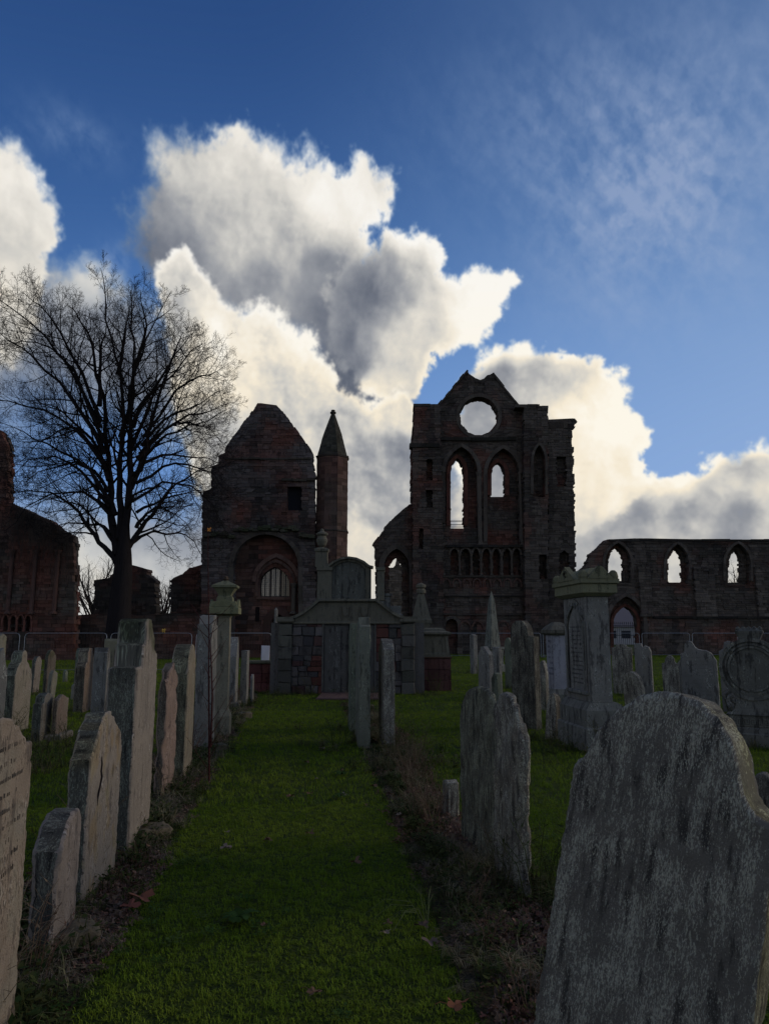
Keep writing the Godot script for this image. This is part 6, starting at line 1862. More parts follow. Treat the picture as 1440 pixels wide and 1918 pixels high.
func build_family_monument() -> void:
	var X := -1.04
	var t := thing("family_monument", "wide wall monument with arched tablet, curved shoulders and carved shields", "monument", Vector3(X, 0, -20.6))
	var dim := Color(0.62, 0.62, 0.58)
	var r := RandomNumberGenerator.new()
	r.seed = 5
	# rubble to both sides of the slabs, stone by stone
	var back := mb(Color(0.12, 0.11, 0.10))
	back.box(Vector3(-2.12, 0, -0.6), Vector3(2.14, 1.94, -0.08))
	part("core", back.mesh(), M.masonry, t)
	var tones := [Color(0.11, 0.098, 0.09), Color(0.085, 0.078, 0.072), Color(0.15, 0.135, 0.125), Color(0.105, 0.062, 0.055), Color(0.07, 0.066, 0.063)]
	for side in 2:
		var xa: float = [-1.52, 0.78][side]
		var xb: float = [-0.66, 1.51][side]
		var y := 0.0
		var top := 1.91
		while y < top - 0.03:
			var h := minf(r.randf_range(0.13, 0.30), top - y)
			if top - y - h < 0.08:
				h = top - y
			var x := xa
			while x < xb - 0.02:
				var w := minf(r.randf_range(0.16, 0.42), xb - x)
				if xb - x - w < 0.1:
					w = xb - x
				var c: Color = tones[r.randi() % 5]
				var near := x + w > xb - 0.05 if side == 0 else x < xa + 0.05
				if near and (y < 1.0 if side == 0 else y > 0.9):
					c = Color(0.105, 0.045, 0.036)
				var m := mb(c * r.randf_range(0.8, 1.25))
				m.col.a = 1.0
				m.rough_block(Vector3(x + 0.006, y + 0.006, -0.2), Vector3(x + w - 0.006, y + h - 0.006, r.randf_range(-0.05, 0.0)), 0.016, r)
				part("stone", m.mesh(), M.masonry, t)
				x += w
			y += h
	# pilasters of squared blocks
	for q: Array in [[-1.89, -1.52], [1.51, 1.87]]:
		for k in 6:
			var m := mb(Color(0.105, 0.100, 0.082) * r.randf_range(0.6, 1.25))
			m.col.a = 1.0
			m.rough_block(Vector3(q[0], k * 0.318, -0.6), Vector3(q[1], k * 0.318 + 0.31, 0.07 + r.randf_range(-0.03, 0.02)), 0.018, r)
			part("pilaster_block", m.mesh(), M.masonry, t)
		var m := mb(dim)
		m.loft([[0.0, q[0], q[1], -0.6, 0.09], [0.04, q[0] - 0.05, q[1] + 0.05, -0.65, 0.15], [0.10, q[0] - 0.05, q[1] + 0.05, -0.65, 0.15], [0.13, q[0] - 0.02, q[1] + 0.02, -0.6, 0.1]], Vector3(0, 1.93, 0))
		part("pilaster_cap", m.mesh(), M.buff_tri, t)
	# the two inscribed slabs in a moulded surround
	for q: Array in [[-0.63, 0.01], [0.1, 0.75]]:
		var m := mb(Color(0.47, 0.47, 0.48))
		m.cbox(Vector3(q[0], 0.04, -0.1), Vector3(q[1], 1.86, -0.03), 0.01)
		var slab := part("inscribed_slab", m.mesh(), M.slate_tri, t)
		m = mb(Color(0.75, 0.77, 0.78))
		m.loft([[0.72, (q[0] + q[1]) * 0.5 - 0.10, (q[0] + q[1]) * 0.5 + 0.10, -0.05, -0.012], [0.78, (q[0] + q[1]) * 0.5 - 0.07, (q[0] + q[1]) * 0.5 + 0.07, -0.05, -0.012], [1.22, (q[0] + q[1]) * 0.5 - 0.02, (q[0] + q[1]) * 0.5 + 0.02, -0.05, -0.012]])
		part("relief_obelisk", m.mesh(), M.slate_tri, slab)
		for x: float in [q[0] - 0.035, q[1] + 0.035]:
			m = mb(Color(0.5, 0.5, 0.5))
			m.cbox(Vector3(x - 0.025, 0.0, -0.1), Vector3(x + 0.025, 1.91, 0.02), 0.01)
			part("slab_jamb", m.mesh(), M.slate_tri, t)
	var m := mb(dim)
	m.cbox(Vector3(-1.51, 1.9, -0.5), Vector3(1.51, 1.97, 0.06), 0.02)
	part("frieze_moulding", m.mesh(), M.buff_tri, t)
	m = mb(dim * 0.95)
	m.prism(pv([-1.55, 1.97, -1.55, 2.03, -1.31, 2.12, -1.02, 2.31, -0.75, 2.52, 0.8, 2.52, 1.07, 2.31, 1.37, 2.12, 1.59, 2.03, 1.59, 1.97]), -0.5, 0.02)
	part("frieze", m.mesh(), M.buff_tri, t)
	ring_local(t, "curved_cornice", [-0.77, 2.53, -0.99, 2.34, -1.2, 2.18, -1.4, 2.08, -1.55, 2.03, -1.74, 2.02, -1.95, 2.02], 0.075, -0.55, 0.14, M.buff_tri, dim)
	ring_local(t, "curved_cornice", [1.95, 2.03, 1.75, 2.03, 1.6, 2.03, 1.46, 2.08, 1.25, 2.18, 1.04, 2.34, 0.8, 2.53], 0.075, -0.55, 0.14, M.buff_tri, dim)
	m = mb(dim)
	m.loft([[0.0, -0.80, 0.86, -0.5, 0.05], [0.03, -0.84, 0.90, -0.52, 0.13], [0.075, -0.84, 0.90, -0.52, 0.13], [0.1, -0.78, 0.84, -0.5, 0.06]], Vector3(0, 2.5, 0))
	part("tablet_ledge", m.mesh(), M.buff_tri, t)
	# arched tablet between its own pilasters
	m = mb(Color(0.55, 0.58, 0.56))
	m.prism(pv([-0.59, 2.56, -0.6, 3.46, -0.5, 3.52, -0.36, 3.63, -0.18, 3.7, 0.03, 3.73, 0.24, 3.7, 0.42, 3.63, 0.56, 3.52, 0.66, 3.46, 0.66, 2.56]), -0.42, -0.10)
	var tablet := part("tablet", m.mesh(), M.slate_tri, t)
	ring_local(tablet, "tablet_frame", [0.52, 2.59, 0.51, 3.43, 0.38, 3.55, 0.21, 3.63, 0.03, 3.66, -0.15, 3.63, -0.32, 3.55, -0.45, 3.43, -0.44, 2.59], 0.11, -0.2, -0.03, M.buff_tri, dim * 0.8)
	ring_local(tablet, "tablet_hood", [0.71, 3.46, 0.59, 3.49, 0.44, 3.61, 0.24, 3.7, 0.03, 3.73, -0.18, 3.7, -0.38, 3.61, -0.53, 3.49, -0.65, 3.46], 0.06, -0.45, 0.05, M.buff_tri, dim)
	for q: Array in [[-0.85, -0.44], [0.83, 1.04]]:
		m = mb(dim)
		m.loft([[2.56, q[0], q[1], -0.45, 0.0], [3.37, q[0], q[1], -0.45, 0.0], [3.4, q[0] - 0.02, q[1] + 0.02, -0.47, 0.04], [3.49, q[0] - 0.02, q[1] + 0.02, -0.47, 0.04]])
		part("tablet_pilaster", m.mesh(), M.buff_tri, t)
	# two shields with scrolled mantling
	for x: float in [-0.04, 0.48]:
		var s := mb(dim * 0.9)
		var pts := PackedVector2Array()
		for k in 13:
			var a := PI * k / 12.0
			pts.append(Vector2(x - cos(a) * 0.085 , 2.24 - sin(a) * 0.13 * (0.7 + 0.3 * sin(a))))
		pts.append(Vector2(x + 0.085, 2.34))
		pts.append(Vector2(x - 0.085, 2.34))
		s.prism(pts, 0.0, 0.055)
		for side: float in [-1.0, 1.0]:
			var path := []
			var rad := []
			for k in 16:
				var a := k * 0.42
				var rr := 0.045 * (1.0 - k / 22.0)
				path.append(Vector3(x + side * (0.125 - cos(a) * rr * 0.5), 2.34 + sin(a) * rr - k * 0.002, 0.04))
				rad.append(0.014)
			s.tube(path, rad, 6)
			s.tube([Vector3(x + side * 0.13, 2.31, 0.03), Vector3(x + side * 0.15, 2.19, 0.04), Vector3(x + side * 0.10, 2.08, 0.04), Vector3(x + side * 0.13, 2, 0.03)], [0.02, 0.024, 0.022, 0.012], 7)
		part("carved_shield", s.mesh(), M.buff_tri, t)
	for q: Array in [[-1.75, 0.6, 26], [-1.1, 0.5, 16], [1.0, 0.4, 10], [2.3, 0.8, 12]]:
		FEET.append([X + q[0], -20.35, q[1], q[2]])
	# urn on a pedestal over the left shoulder
	var ux := -0.75
	m = mb(dim)
	m.loft([[0.0, 0.17, 0.17], [0.42, 0.165, 0.165], [0.46, 0.2, 0.2], [0.52, 0.2, 0.2], [0.56, 0.12, 0.12]], Vector3(ux, 3.5, -0.25))
	part("urn_pedestal", m.mesh(), M.buff_tri, t)
	m = mb(dim)
	m.lathe([[0.13, 0.0], [0.13, 0.05], [0.07, 0.09], [0.06, 0.14], [0.12, 0.2], [0.16, 0.3], [0.165, 0.36], [0.13, 0.42], [0.12, 0.46], [0.17, 0.5], [0.17, 0.54], [0.06, 0.6], [0.04, 0.66], [0.0, 0.69]], 14, Vector3(ux, 3.94, -0.25))
	part("urn", m.mesh(), M.buff_tri, t)
	m = mb(Color(0.13, 0.085, 0.072))
	m.cbox(Vector3(-0.67, 0, 0.1), Vector3(0.95, 0.06, 1.9), 0.02)
	part("step", m.mesh(), M.masonry, t)

	# tombs beside and behind it
	t = thing("table_tomb", "low dark red box tomb left of the arched family monument", "tomb", Vector3(-3.48, 0, -21.2))
	for k in 3:
		for i in 2:
			m = mb(Color(0.125, 0.05, 0.045) * r.randf_range(0.75, 1.2))
			m.col.a = 1.0
			m.cbox(Vector3(-0.40 + i * 0.41, k * 0.265, -0.7), Vector3(i * 0.41 - 0.0, k * 0.265 + 0.26, 0.0), 0.012)
			part("stone", m.mesh(), M.masonry, t)
	m = mb(Color(0.5, 0.52, 0.42))
	m.cbox(Vector3(-0.47, 0.795, -0.76), Vector3(0.47, 0.87, 0.07), 0.02)
	part("slab", m.mesh(), M.buff_tri, t)
	t = thing("red_plinth", "dark red stone plinth of blocks right of the family monument", "plinth", Vector3(1.42, 0, -21.6))
	for k in 3:
		for i in 3:
			m = mb(Color(0.11, 0.055, 0.048) * r.randf_range(0.75, 1.2))
			m.col.a = 1.0
			m.cbox(Vector3(-0.51 + i * 0.34, k * 0.31, -0.8), Vector3(-0.51 + i * 0.34 + 0.333, k * 0.31 + 0.304, r.randf_range(-0.012, 0.012)), 0.012)
			part("stone", m.mesh(), M.masonry, t)
	m = mb(Color(0.42, 0.28, 0.24))
	m.cbox(Vector3(-0.54, 0.93, -0.84), Vector3(0.54, 0.975, 0.03), 0.015)
	part("top_course", m.mesh(), M.buff_tri, t)
	t = thing("chest_tomb", "small tapering chest tomb with moulded lid on the red plinth", "tomb", Vector3(1.44, 0.975, -21.9))
	m = mb(dim * 1.05)
	m.loft([[0.0, 0.46, 0.30], [0.08, 0.46, 0.30], [0.12, 0.42, 0.27], [0.55, 0.37, 0.24], [0.60, 0.37, 0.24]])
	part("chest", m.mesh(), M.buff_tri, t)
	for x: float in [-0.40, 0.40]:
		m = mb(dim * 1.15)
		m.loft([[0.08, x - 0.045, x + 0.045, 0.2, 0.31], [0.6, x * 0.9 - 0.04, x * 0.9 + 0.04, 0.17, 0.27]])
		part("corner_post", m.mesh(), M.buff_tri, t)
	m = mb(dim)
	m.loft([[0.60, 0.42, 0.29], [0.65, 0.5, 0.36], [0.70, 0.5, 0.36], [0.74, 0.36, 0.24], [0.80, 0.30, 0.2], [0.83, 0.2, 0.12]])
	part("lid", m.mesh(), M.buff_tri, t)
	t = thing("pyramid_monument", "tapering pyramid monument with round cap behind the small chest tomb", "monument", Vector3(1.24, 0, -25))
	m = mb(dim)
	m.loft([[0.0, 0.36, 0.36], [1.65, 0.34, 0.34], [1.76, 0.30, 0.30], [1.97, 0.30, 0.30]])
	part("pedestal", m.mesh(), M.buff_tri, t)
	m = mb(dim)
	m.loft([[1.97, 0.34, 0.34], [2.08, 0.34, 0.34], [2.15, 0.30, 0.30], [2.98, 0.10, 0.10]])
	part("pyramid", m.mesh(), M.buff_tri, t)
	m = mb(dim)
	m.lathe([[0.10, -0.02], [0.16, 0.02], [0.16, 0.12], [0.12, 0.16], [0.17, 0.22], [0.16, 0.30], [0.0, 0.37]], 12, Vector3(0, 2.98, 0))
	part("cap", m.mesh(), M.buff_tri, t)
	t = thing("stepped_tomb", "grey stepped block tomb just behind the family monument's right shoulder", "tomb", Vector3(0.17, 0, -24))
	m = mb(Color(0.8, 0.82, 0.82))
	m.loft([[0.0, 0.42, 0.3], [2.23, 0.42, 0.3], [2.27, 0.36, 0.26], [2.52, 0.36, 0.26]])
	part("base", m.mesh(), M.slate_tri, t)
	m = mb(Color(0.8, 0.82, 0.82))
	m.loft([[2.44, -0.40, 0.02, -0.2, 0.28], [2.82, -0.40, 0.02, -0.2, 0.28], [2.84, -0.46, 0.08, -0.24, 0.33], [2.92, -0.46, 0.08, -0.24, 0.33]])
	part("upper_block", m.mesh(), M.slate_tri, t)


# the height at which a sight line d metres away meets row v of a level view
func rise(d: float, v: float) -> float:
	var y := (959.0 - v) / 1370.0
	return EYE + d * (y * 0.98655 + 0.16346) / (0.98655 - y * 0.16346)


func build_pedestals() -> void:
	# urn pillar left of the path
	var p := Vector3(-2.67, 0, -12.37)
	var t := thing("urn_pillar", "slender pillar with mossy flared urn cap behind the red sapling", "monument", p, 5.0)
	var D := -p.z
	var lit := Color(1.0, 0.97, 0.86)
	var m := mb(lit)
	m.loft([[-0.05, 0.15, 0.15], [rise(D, 1340), 0.15, 0.15], [rise(D, 1328), 0.11, 0.11]])
	part("base", m.mesh(), M.buff_tri, t)
	m = mb(lit)
	m.loft([[rise(D, 1330), 0.105, 0.105], [rise(D, 1158), 0.095, 0.095], [rise(D, 1152), 0.12, 0.12]])
	part("shaft", m.mesh(), M.buff_tri, t)
	m = mb(Color(0.85, 0.9, 0.62))
	m.loft([[rise(D, 1153), 0.16, 0.16], [rise(D, 1150), 0.245, 0.245], [rise(D, 1139), 0.245, 0.245], [rise(D, 1136), 0.22, 0.22], [rise(D, 1127), 0.19, 0.19]])
	for s: float in [-1.0, 1.0]:
		m.prism(pv([-0.2, rise(D, 1137), 0.2, rise(D, 1137), 0.1, rise(D, 1127), 0.0, rise(D, 1122), -0.1, rise(D, 1127)]), s * 0.22 - 0.02, s * 0.22 + 0.02)
		m.hexa([Vector3(s * 0.22 - 0.02, rise(D, 1137), 0.2), Vector3(s * 0.22 + 0.02, rise(D, 1137), 0.2), Vector3(s * 0.22 + 0.02, rise(D, 1123), 0.02), Vector3(s * 0.22 - 0.02, rise(D, 1123), 0.02), Vector3(s * 0.22 - 0.02, rise(D, 1137), -0.2), Vector3(s * 0.22 + 0.02, rise(D, 1137), -0.2), Vector3(s * 0.22 + 0.02, rise(D, 1123), -0.02), Vector3(s * 0.22 - 0.02, rise(D, 1123), -0.02)])
	part("cap_block", m.mesh(), M.buff_tri, t)
	m = mb(Color(0.75, 0.8, 0.6))
	m.loft([[rise(D, 1128), 0.135, 0.135], [rise(D, 1119), 0.125, 0.125], [rise(D, 1116), 0.10, 0.10], [rise(D, 1112), 0.115, 0.115], [rise(D, 1103), 0.17, 0.17], [rise(D, 1101), 0.205, 0.205], [rise(D, 1097), 0.205, 0.205], [rise(D, 1090), 0.07, 0.07], [rise(D, 1088), 0.045, 0.045]])
	part("urn", m.mesh(), M.buff_tri, t)
	m = mb(Color(0.45, 0.34, 0.28))
	m.lathe([[0.035, 0.0], [0.05, 0.03], [0.03, 0.07], [0.0, 0.085]], 8, Vector3(0, rise(D, 1088), 0))
	part("knob", m.mesh(), M.buff_tri, t)

	# tall panelled tomb on the right
	t = thing("panelled_tomb", "tall grey pedestal tomb with gabled cap and pointed inscribed panel", "tomb", Vector3(3.05, 0, -11.23), -84.0)
	D = 10.75
	var stone_c := Color(1.0, 1.02, 1.0)
	m = mb(stone_c * 0.95)
	m.cbox(Vector3(-0.62, -0.1, -0.42), Vector3(0.60, rise(D, 1362), 0.29), 0.02)
	part("base", m.mesh(), M.slate_tri, t)
	m = mb(stone_c * 0.85)
	m.loft([[rise(D, 1362), -0.56, 0.56, -0.37, 0.26], [rise(D, 1330), -0.56, 0.56, -0.37, 0.26], [rise(D, 1316), -0.50, 0.50, -0.22, 0.19]])
	part("plinth", m.mesh(), M.slate_tri, t)
	m = mb(stone_c)
	var y0: float = rise(D, 1317)
	var y1: float = rise(D, 1117)
	m.cbox(Vector3(-0.49, y0, -0.16), Vector3(0.49, y1, 0.16), 0.012)
	var shaft_part := part("shaft", m.mesh(), M.slate_tri, t)
	# sunk panel: a moulded pointed frame stands proud of it
	var l := []
	for i in 17:
		var a := PI * i / 16.0
		var px := cos(a) * 0.31
		var rise := 1.0 - pow(absf(cos(a)), 1.5)
		l.append_array([px, y1 - 0.42 + 0.30 * pow(rise, 0.72)])
	l = [0.31, y0 + 0.16, 0.31, y0 + 0.45, 0.31, y0 + 0.8] + l + [-0.31, y0 + 0.8, -0.31, y0 + 0.45, -0.31, y0 + 0.16]
	ring_local(shaft_part, "panel_frame", l, 0.045, 0.15, 0.195, M.slate_tri, Color(0.8, 0.82, 0.82))
	ring_local(shaft_part, "panel_frame", l, 0.10, 0.15, 0.178, M.slate_tri, Color(0.9, 0.92, 0.92))
	m = mb(Color(0.9, 0.92, 0.92))
	m.cbox(Vector3(-0.43, y0 + 0.1, 0.14), Vector3(0.43, y0 + 0.16, 0.2), 0.012)
	part("panel_sill", m.mesh(), M.slate_tri, shaft_part)
	m = mb(Color(0.5, 0.5, 0.54))
	var r := RandomNumberGenerator.new()
	r.seed = 8
	for i in 14:
		var y := lerpf(y0 + 0.25, y1 - 0.45, i / 13.0)
		var x := -0.24 * r.randf_range(0.6, 1.0)
		while x < 0.24:
			var w := r.randf_range(0.006, 0.016)
			if r.randf() < 0.75:
				m.box(Vector3(x, y, 0.158), Vector3(x + w * 0.5, y + 0.022, 0.1625))
			x += w + 0.008
	stuff(part("inscription", m.mesh(), M.slate_tri, shaft_part))
	var moss := Color(0.85, 0.88, 0.66)
	m = mb(moss)
	m.loft([[y1, 0.52, 0.18], [y1 + 0.05, 0.60, 0.26], [y1 + 0.17, 0.60, 0.26], [y1 + 0.19, 0.63, 0.29], [y1 + 0.25, 0.63, 0.29]])
	part("cornice", m.mesh(), M.buff_tri, t)
	m = mb(moss * 0.95)
	m.hexa([Vector3(-0.60, y1 + 0.25, 0.27), Vector3(0.60, y1 + 0.25, 0.27), Vector3(0.36, rise(D, 1062), 0.02), Vector3(-0.36, rise(D, 1062), 0.02), Vector3(-0.60, y1 + 0.25, -0.27), Vector3(0.60, y1 + 0.25, -0.27), Vector3(0.36, rise(D, 1062), -0.02), Vector3(-0.36, rise(D, 1062), -0.02)])
	part("roof", m.mesh(), M.buff_tri, t)
	for z: float in [0.27, -0.27]:
		m = mb(moss * 0.9)
		m.prism(pv([-0.40, y1 + 0.25, 0.40, y1 + 0.25, 0.24, y1 + 0.34, 0.0, y1 + 0.47, -0.24, y1 + 0.34]), z - 0.05, z + 0.03)
		part("gablet", m.mesh(), M.buff_tri, t)
	for x: float in [0.60, -0.60]:
		m = mb(moss * 0.9)
		m.hexa([Vector3(x - 0.04, y1 + 0.25, 0.2), Vector3(x + 0.04, y1 + 0.25, 0.2), Vector3(x + 0.04, y1 + 0.43, 0.03), Vector3(x - 0.04, y1 + 0.43, 0.03), Vector3(x - 0.04, y1 + 0.25, -0.2), Vector3(x + 0.04, y1 + 0.25, -0.2), Vector3(x + 0.04, y1 + 0.43, -0.03), Vector3(x - 0.04, y1 + 0.43, -0.03)])
		part("gablet", m.mesh(), M.buff_tri, t)
		for z: float in [0.24, -0.24]:
			m = mb(moss * 0.8)
			m.lathe([[0.07, 0.0], [0.075, 0.04], [0.06, 0.10], [0.03, 0.13], [0.0, 0.135]], 10, Vector3(x * 0.93, y1 + 0.245, z * 0.95))
			part("corner_scroll", m.mesh(), M.buff_tri, t)
	m = mb(Color(0.25, 0.25, 0.2))
	m.tube([Vector3(0.06, y1 + 0.31, 0.305), Vector3(0.0, y1 + 0.33, 0.31), Vector3(-0.01, y1 + 0.37, 0.31), Vector3(0.04, y1 + 0.39, 0.31), Vector3(0.08, y1 + 0.37, 0.305)], [0.012, 0.016, 0.016, 0.016, 0.01], 6)
	part("carved_ornament", m.mesh(), M.buff_tri, t)
	FEET.append([2.7, -10.6, 1.2, 30])

	# round-panelled monument at the right edge
	t = thing("round_panel_monument", "carved monument with round moulded panel and key-pattern base, right edge", "monument", Vector3(5.51, 0, -11.28), -30.0)
	D = -t.position.z - 0.2
	var gc := Color(0.72, 0.74, 0.72)
	m = mb(gc)
	m.cbox(Vector3(-0.40, -0.1, -0.24), Vector3(0.46, rise(D, 1374), 0.24), 0.02)
	part("base", m.mesh(), M.slate_tri, t)
	m = mb(gc * 0.9)
	m.loft([[rise(D, 1374), -0.38, 0.44, -0.22, 0.22], [rise(D, 1366), -0.36, 0.42, -0.2, 0.2], [rise(D, 1364), -0.33, 0.39, -0.17, 0.17], [rise(D, 1344), -0.33, 0.39, -0.17, 0.17], [rise(D, 1340), -0.36, 0.42, -0.19, 0.19]])
	part("plinth", m.mesh(), M.slate_tri, t)
	m = mb(gc * 1.2)
	var ky: float = rise(D, 1361)
	var kh: float = rise(D, 1347) - ky
	for k in 8:
		var x := -0.31 + k * 0.088
		for b: Array in [[0.0, 0.0, 0.012, 1.0], [0.0, 0.88, 0.075, 1.0], [0.063, 0.25, 0.075, 1.0], [0.03, 0.25, 0.075, 0.37], [0.03, 0.25, 0.042, 0.65], [0.0, 0.0, 0.088, 0.1]]:
			m.box(Vector3(x + b[0], ky + kh * b[1], 0.165), Vector3(x + b[2], ky + kh * b[3], 0.18))
	part("key_pattern_band", m.mesh(), M.slate_tri, t)
	m = mb(gc)
	m.loft([[rise(D, 1341), -0.32, 0.38, -0.15, 0.15], [rise(D, 1330), -0.24, 0.30, -0.12, 0.12], [rise(D, 1312), -0.2, 0.26, -0.1, 0.1], [rise(D, 1296), -0.26, 0.32, -0.1, 0.1]])
	part("stem", m.mesh(), M.slate_tri, t)
	var cy: float = rise(D, 1252)
	var disc := PackedVector2Array()
	for k in 40:
		var a := TAU * k / 40.0
		disc.append(Vector2(0.03 + cos(a) * 0.43, cy + sin(a) * 0.42 * (1.0 if sin(a) > 0 else 1.08)))
	m = mb(gc * 0.92)
	m.prism(disc, -0.09, 0.09)
	var round_disc := part("disc", m.mesh(), M.slate_tri, t)
	for q: Array in [[0.40, 0.05, 0.125], [0.345, 0.03, 0.108], [0.30, 0.03, 0.12]]:
		var rl := []
		for k in 40:
			var a := TAU * k / 40.0
			rl.append_array([0.03 + cos(a) * q[0], cy + sin(a) * q[0] * (0.98 if sin(a) > 0 else 1.06)])
		m = mb()
		ring(m, rl, q[1], 0.05, q[2], gc * 1.05, true)
		part("panel_moulding", m.mesh(), M.slate_tri, round_disc)
	m = mb(gc * 0.9)
	m.loft([[cy + 0.38, -0.10, 0.16, -0.08, 0.10], [cy + 0.47, -0.13, 0.19, -0.09, 0.11], [cy + 0.52, -0.16, 0.22, -0.1, 0.12], [cy + 0.55, -0.16, 0.22, -0.1, 0.12], [cy + 0.60, -0.06, 0.12, -0.06, 0.06]])
	for k in 5:
		m.lathe([[0.0, 0.0], [0.03, 0.015], [0.036, 0.05], [0.02, 0.08], [0.0, 0.09]], 8, Vector3(-0.12 + k * 0.075, cy + 0.53, 0.06))
	part("crest", m.mesh(), M.slate_tri, t)
	for s: float in [-1.0, 1.0]:
		m = mb(gc * 0.9)
		var path := []
		var rad := []
		for k in 20:
			var a := k * 0.40
			var rr := 0.12 * (1.0 - k / 24.0)
			path.append(Vector3(0.03 + s * (0.27 + cos(a) * rr), cy - 0.45 + sin(a) * rr, 0.08))
			rad.append(0.022)
		m.tube(path, rad, 7)
		part("scroll", m.mesh(), M.slate_tri, t)
	FEET.append([t.position.x - 0.2, t.position.z + 0.3, 1.0, 14])

	# marble pedestal with a dark cap
	t = thing("marble_pedestal", "white marble pedestal with dark weathered cap beside the tall tomb", "monument", Vector3(4.06, 0, -17.5), -84.0)
	D = -t.position.z - 0.15
	m = mb(Color(0.9, 0.92, 0.9))
	m.loft([[-0.05, 0.34, 0.27], [rise(D, 1300), 0.34, 0.27], [rise(D, 1290), 0.27, 0.20]])
	part("base", m.mesh(), M.slate_tri, t)
	m = mb(Color(0.30, 0.295, 0.31))
	m.cbox(Vector3(-0.26, rise(D, 1291), -0.18), Vector3(0.26, rise(D, 1188), 0.18), 0.01)
	var die := part("die", m.mesh(), M.masonry, t)
	m = mb(Color(0.05, 0.05, 0.07))
	for i in 7:
		var y := lerpf(rise(D, 1264), rise(D, 1203), i / 6.0)
		var x := -0.19 * r.randf_range(0.5, 1.0)
		while x < 0.19:
			var w := r.randf_range(0.018, 0.04)
			if r.randf() < 0.8:
				m.box(Vector3(x, y, 0.176), Vector3(x + w * 0.5, y + 0.05, 0.1825))
			x += w + 0.012
	stuff(part("lead_lettering", m.mesh(), M.plain, die))
	m = mb(Color(0.62, 0.6, 0.52))
	m.loft([[rise(D, 1190), 0.29, 0.2], [rise(D, 1186), 0.36, 0.27], [rise(D, 1180), 0.36, 0.27], [rise(D, 1172), 0.26, 0.18], [rise(D, 1165), 0.1, 0.07]])
	part("cap", m.mesh(), M.slate_tri, t)

	# slim obelisk
	t = thing("obelisk", "slim tall grey stone obelisk on a pedestal before the gable", "monument", Vector3(4.72, 0, -32.53), 30.0)
	D = -t.position.z
	m = mb(Color(0.9, 0.95, 0.9))
	m.loft([[-0.05, 0.40, 0.40], [rise(D, 1246), 0.40, 0.40], [rise(D, 1244), 0.33, 0.33], [rise(D, 1218), 0.33, 0.33], [rise(D, 1215), 0.38, 0.38], [rise(D, 1211), 0.38, 0.38]])
	part("pedestal", m.mesh(), M.slate_tri, t)
	m = mb(Color(0.9, 0.97, 0.9))
	m.loft([[rise(D, 1211), 0.245, 0.245], [rise(D, 1125), 0.10, 0.10], [rise(D, 1107), 0.004, 0.004]])
	part("needle", m.mesh(), M.slate_tri, t)


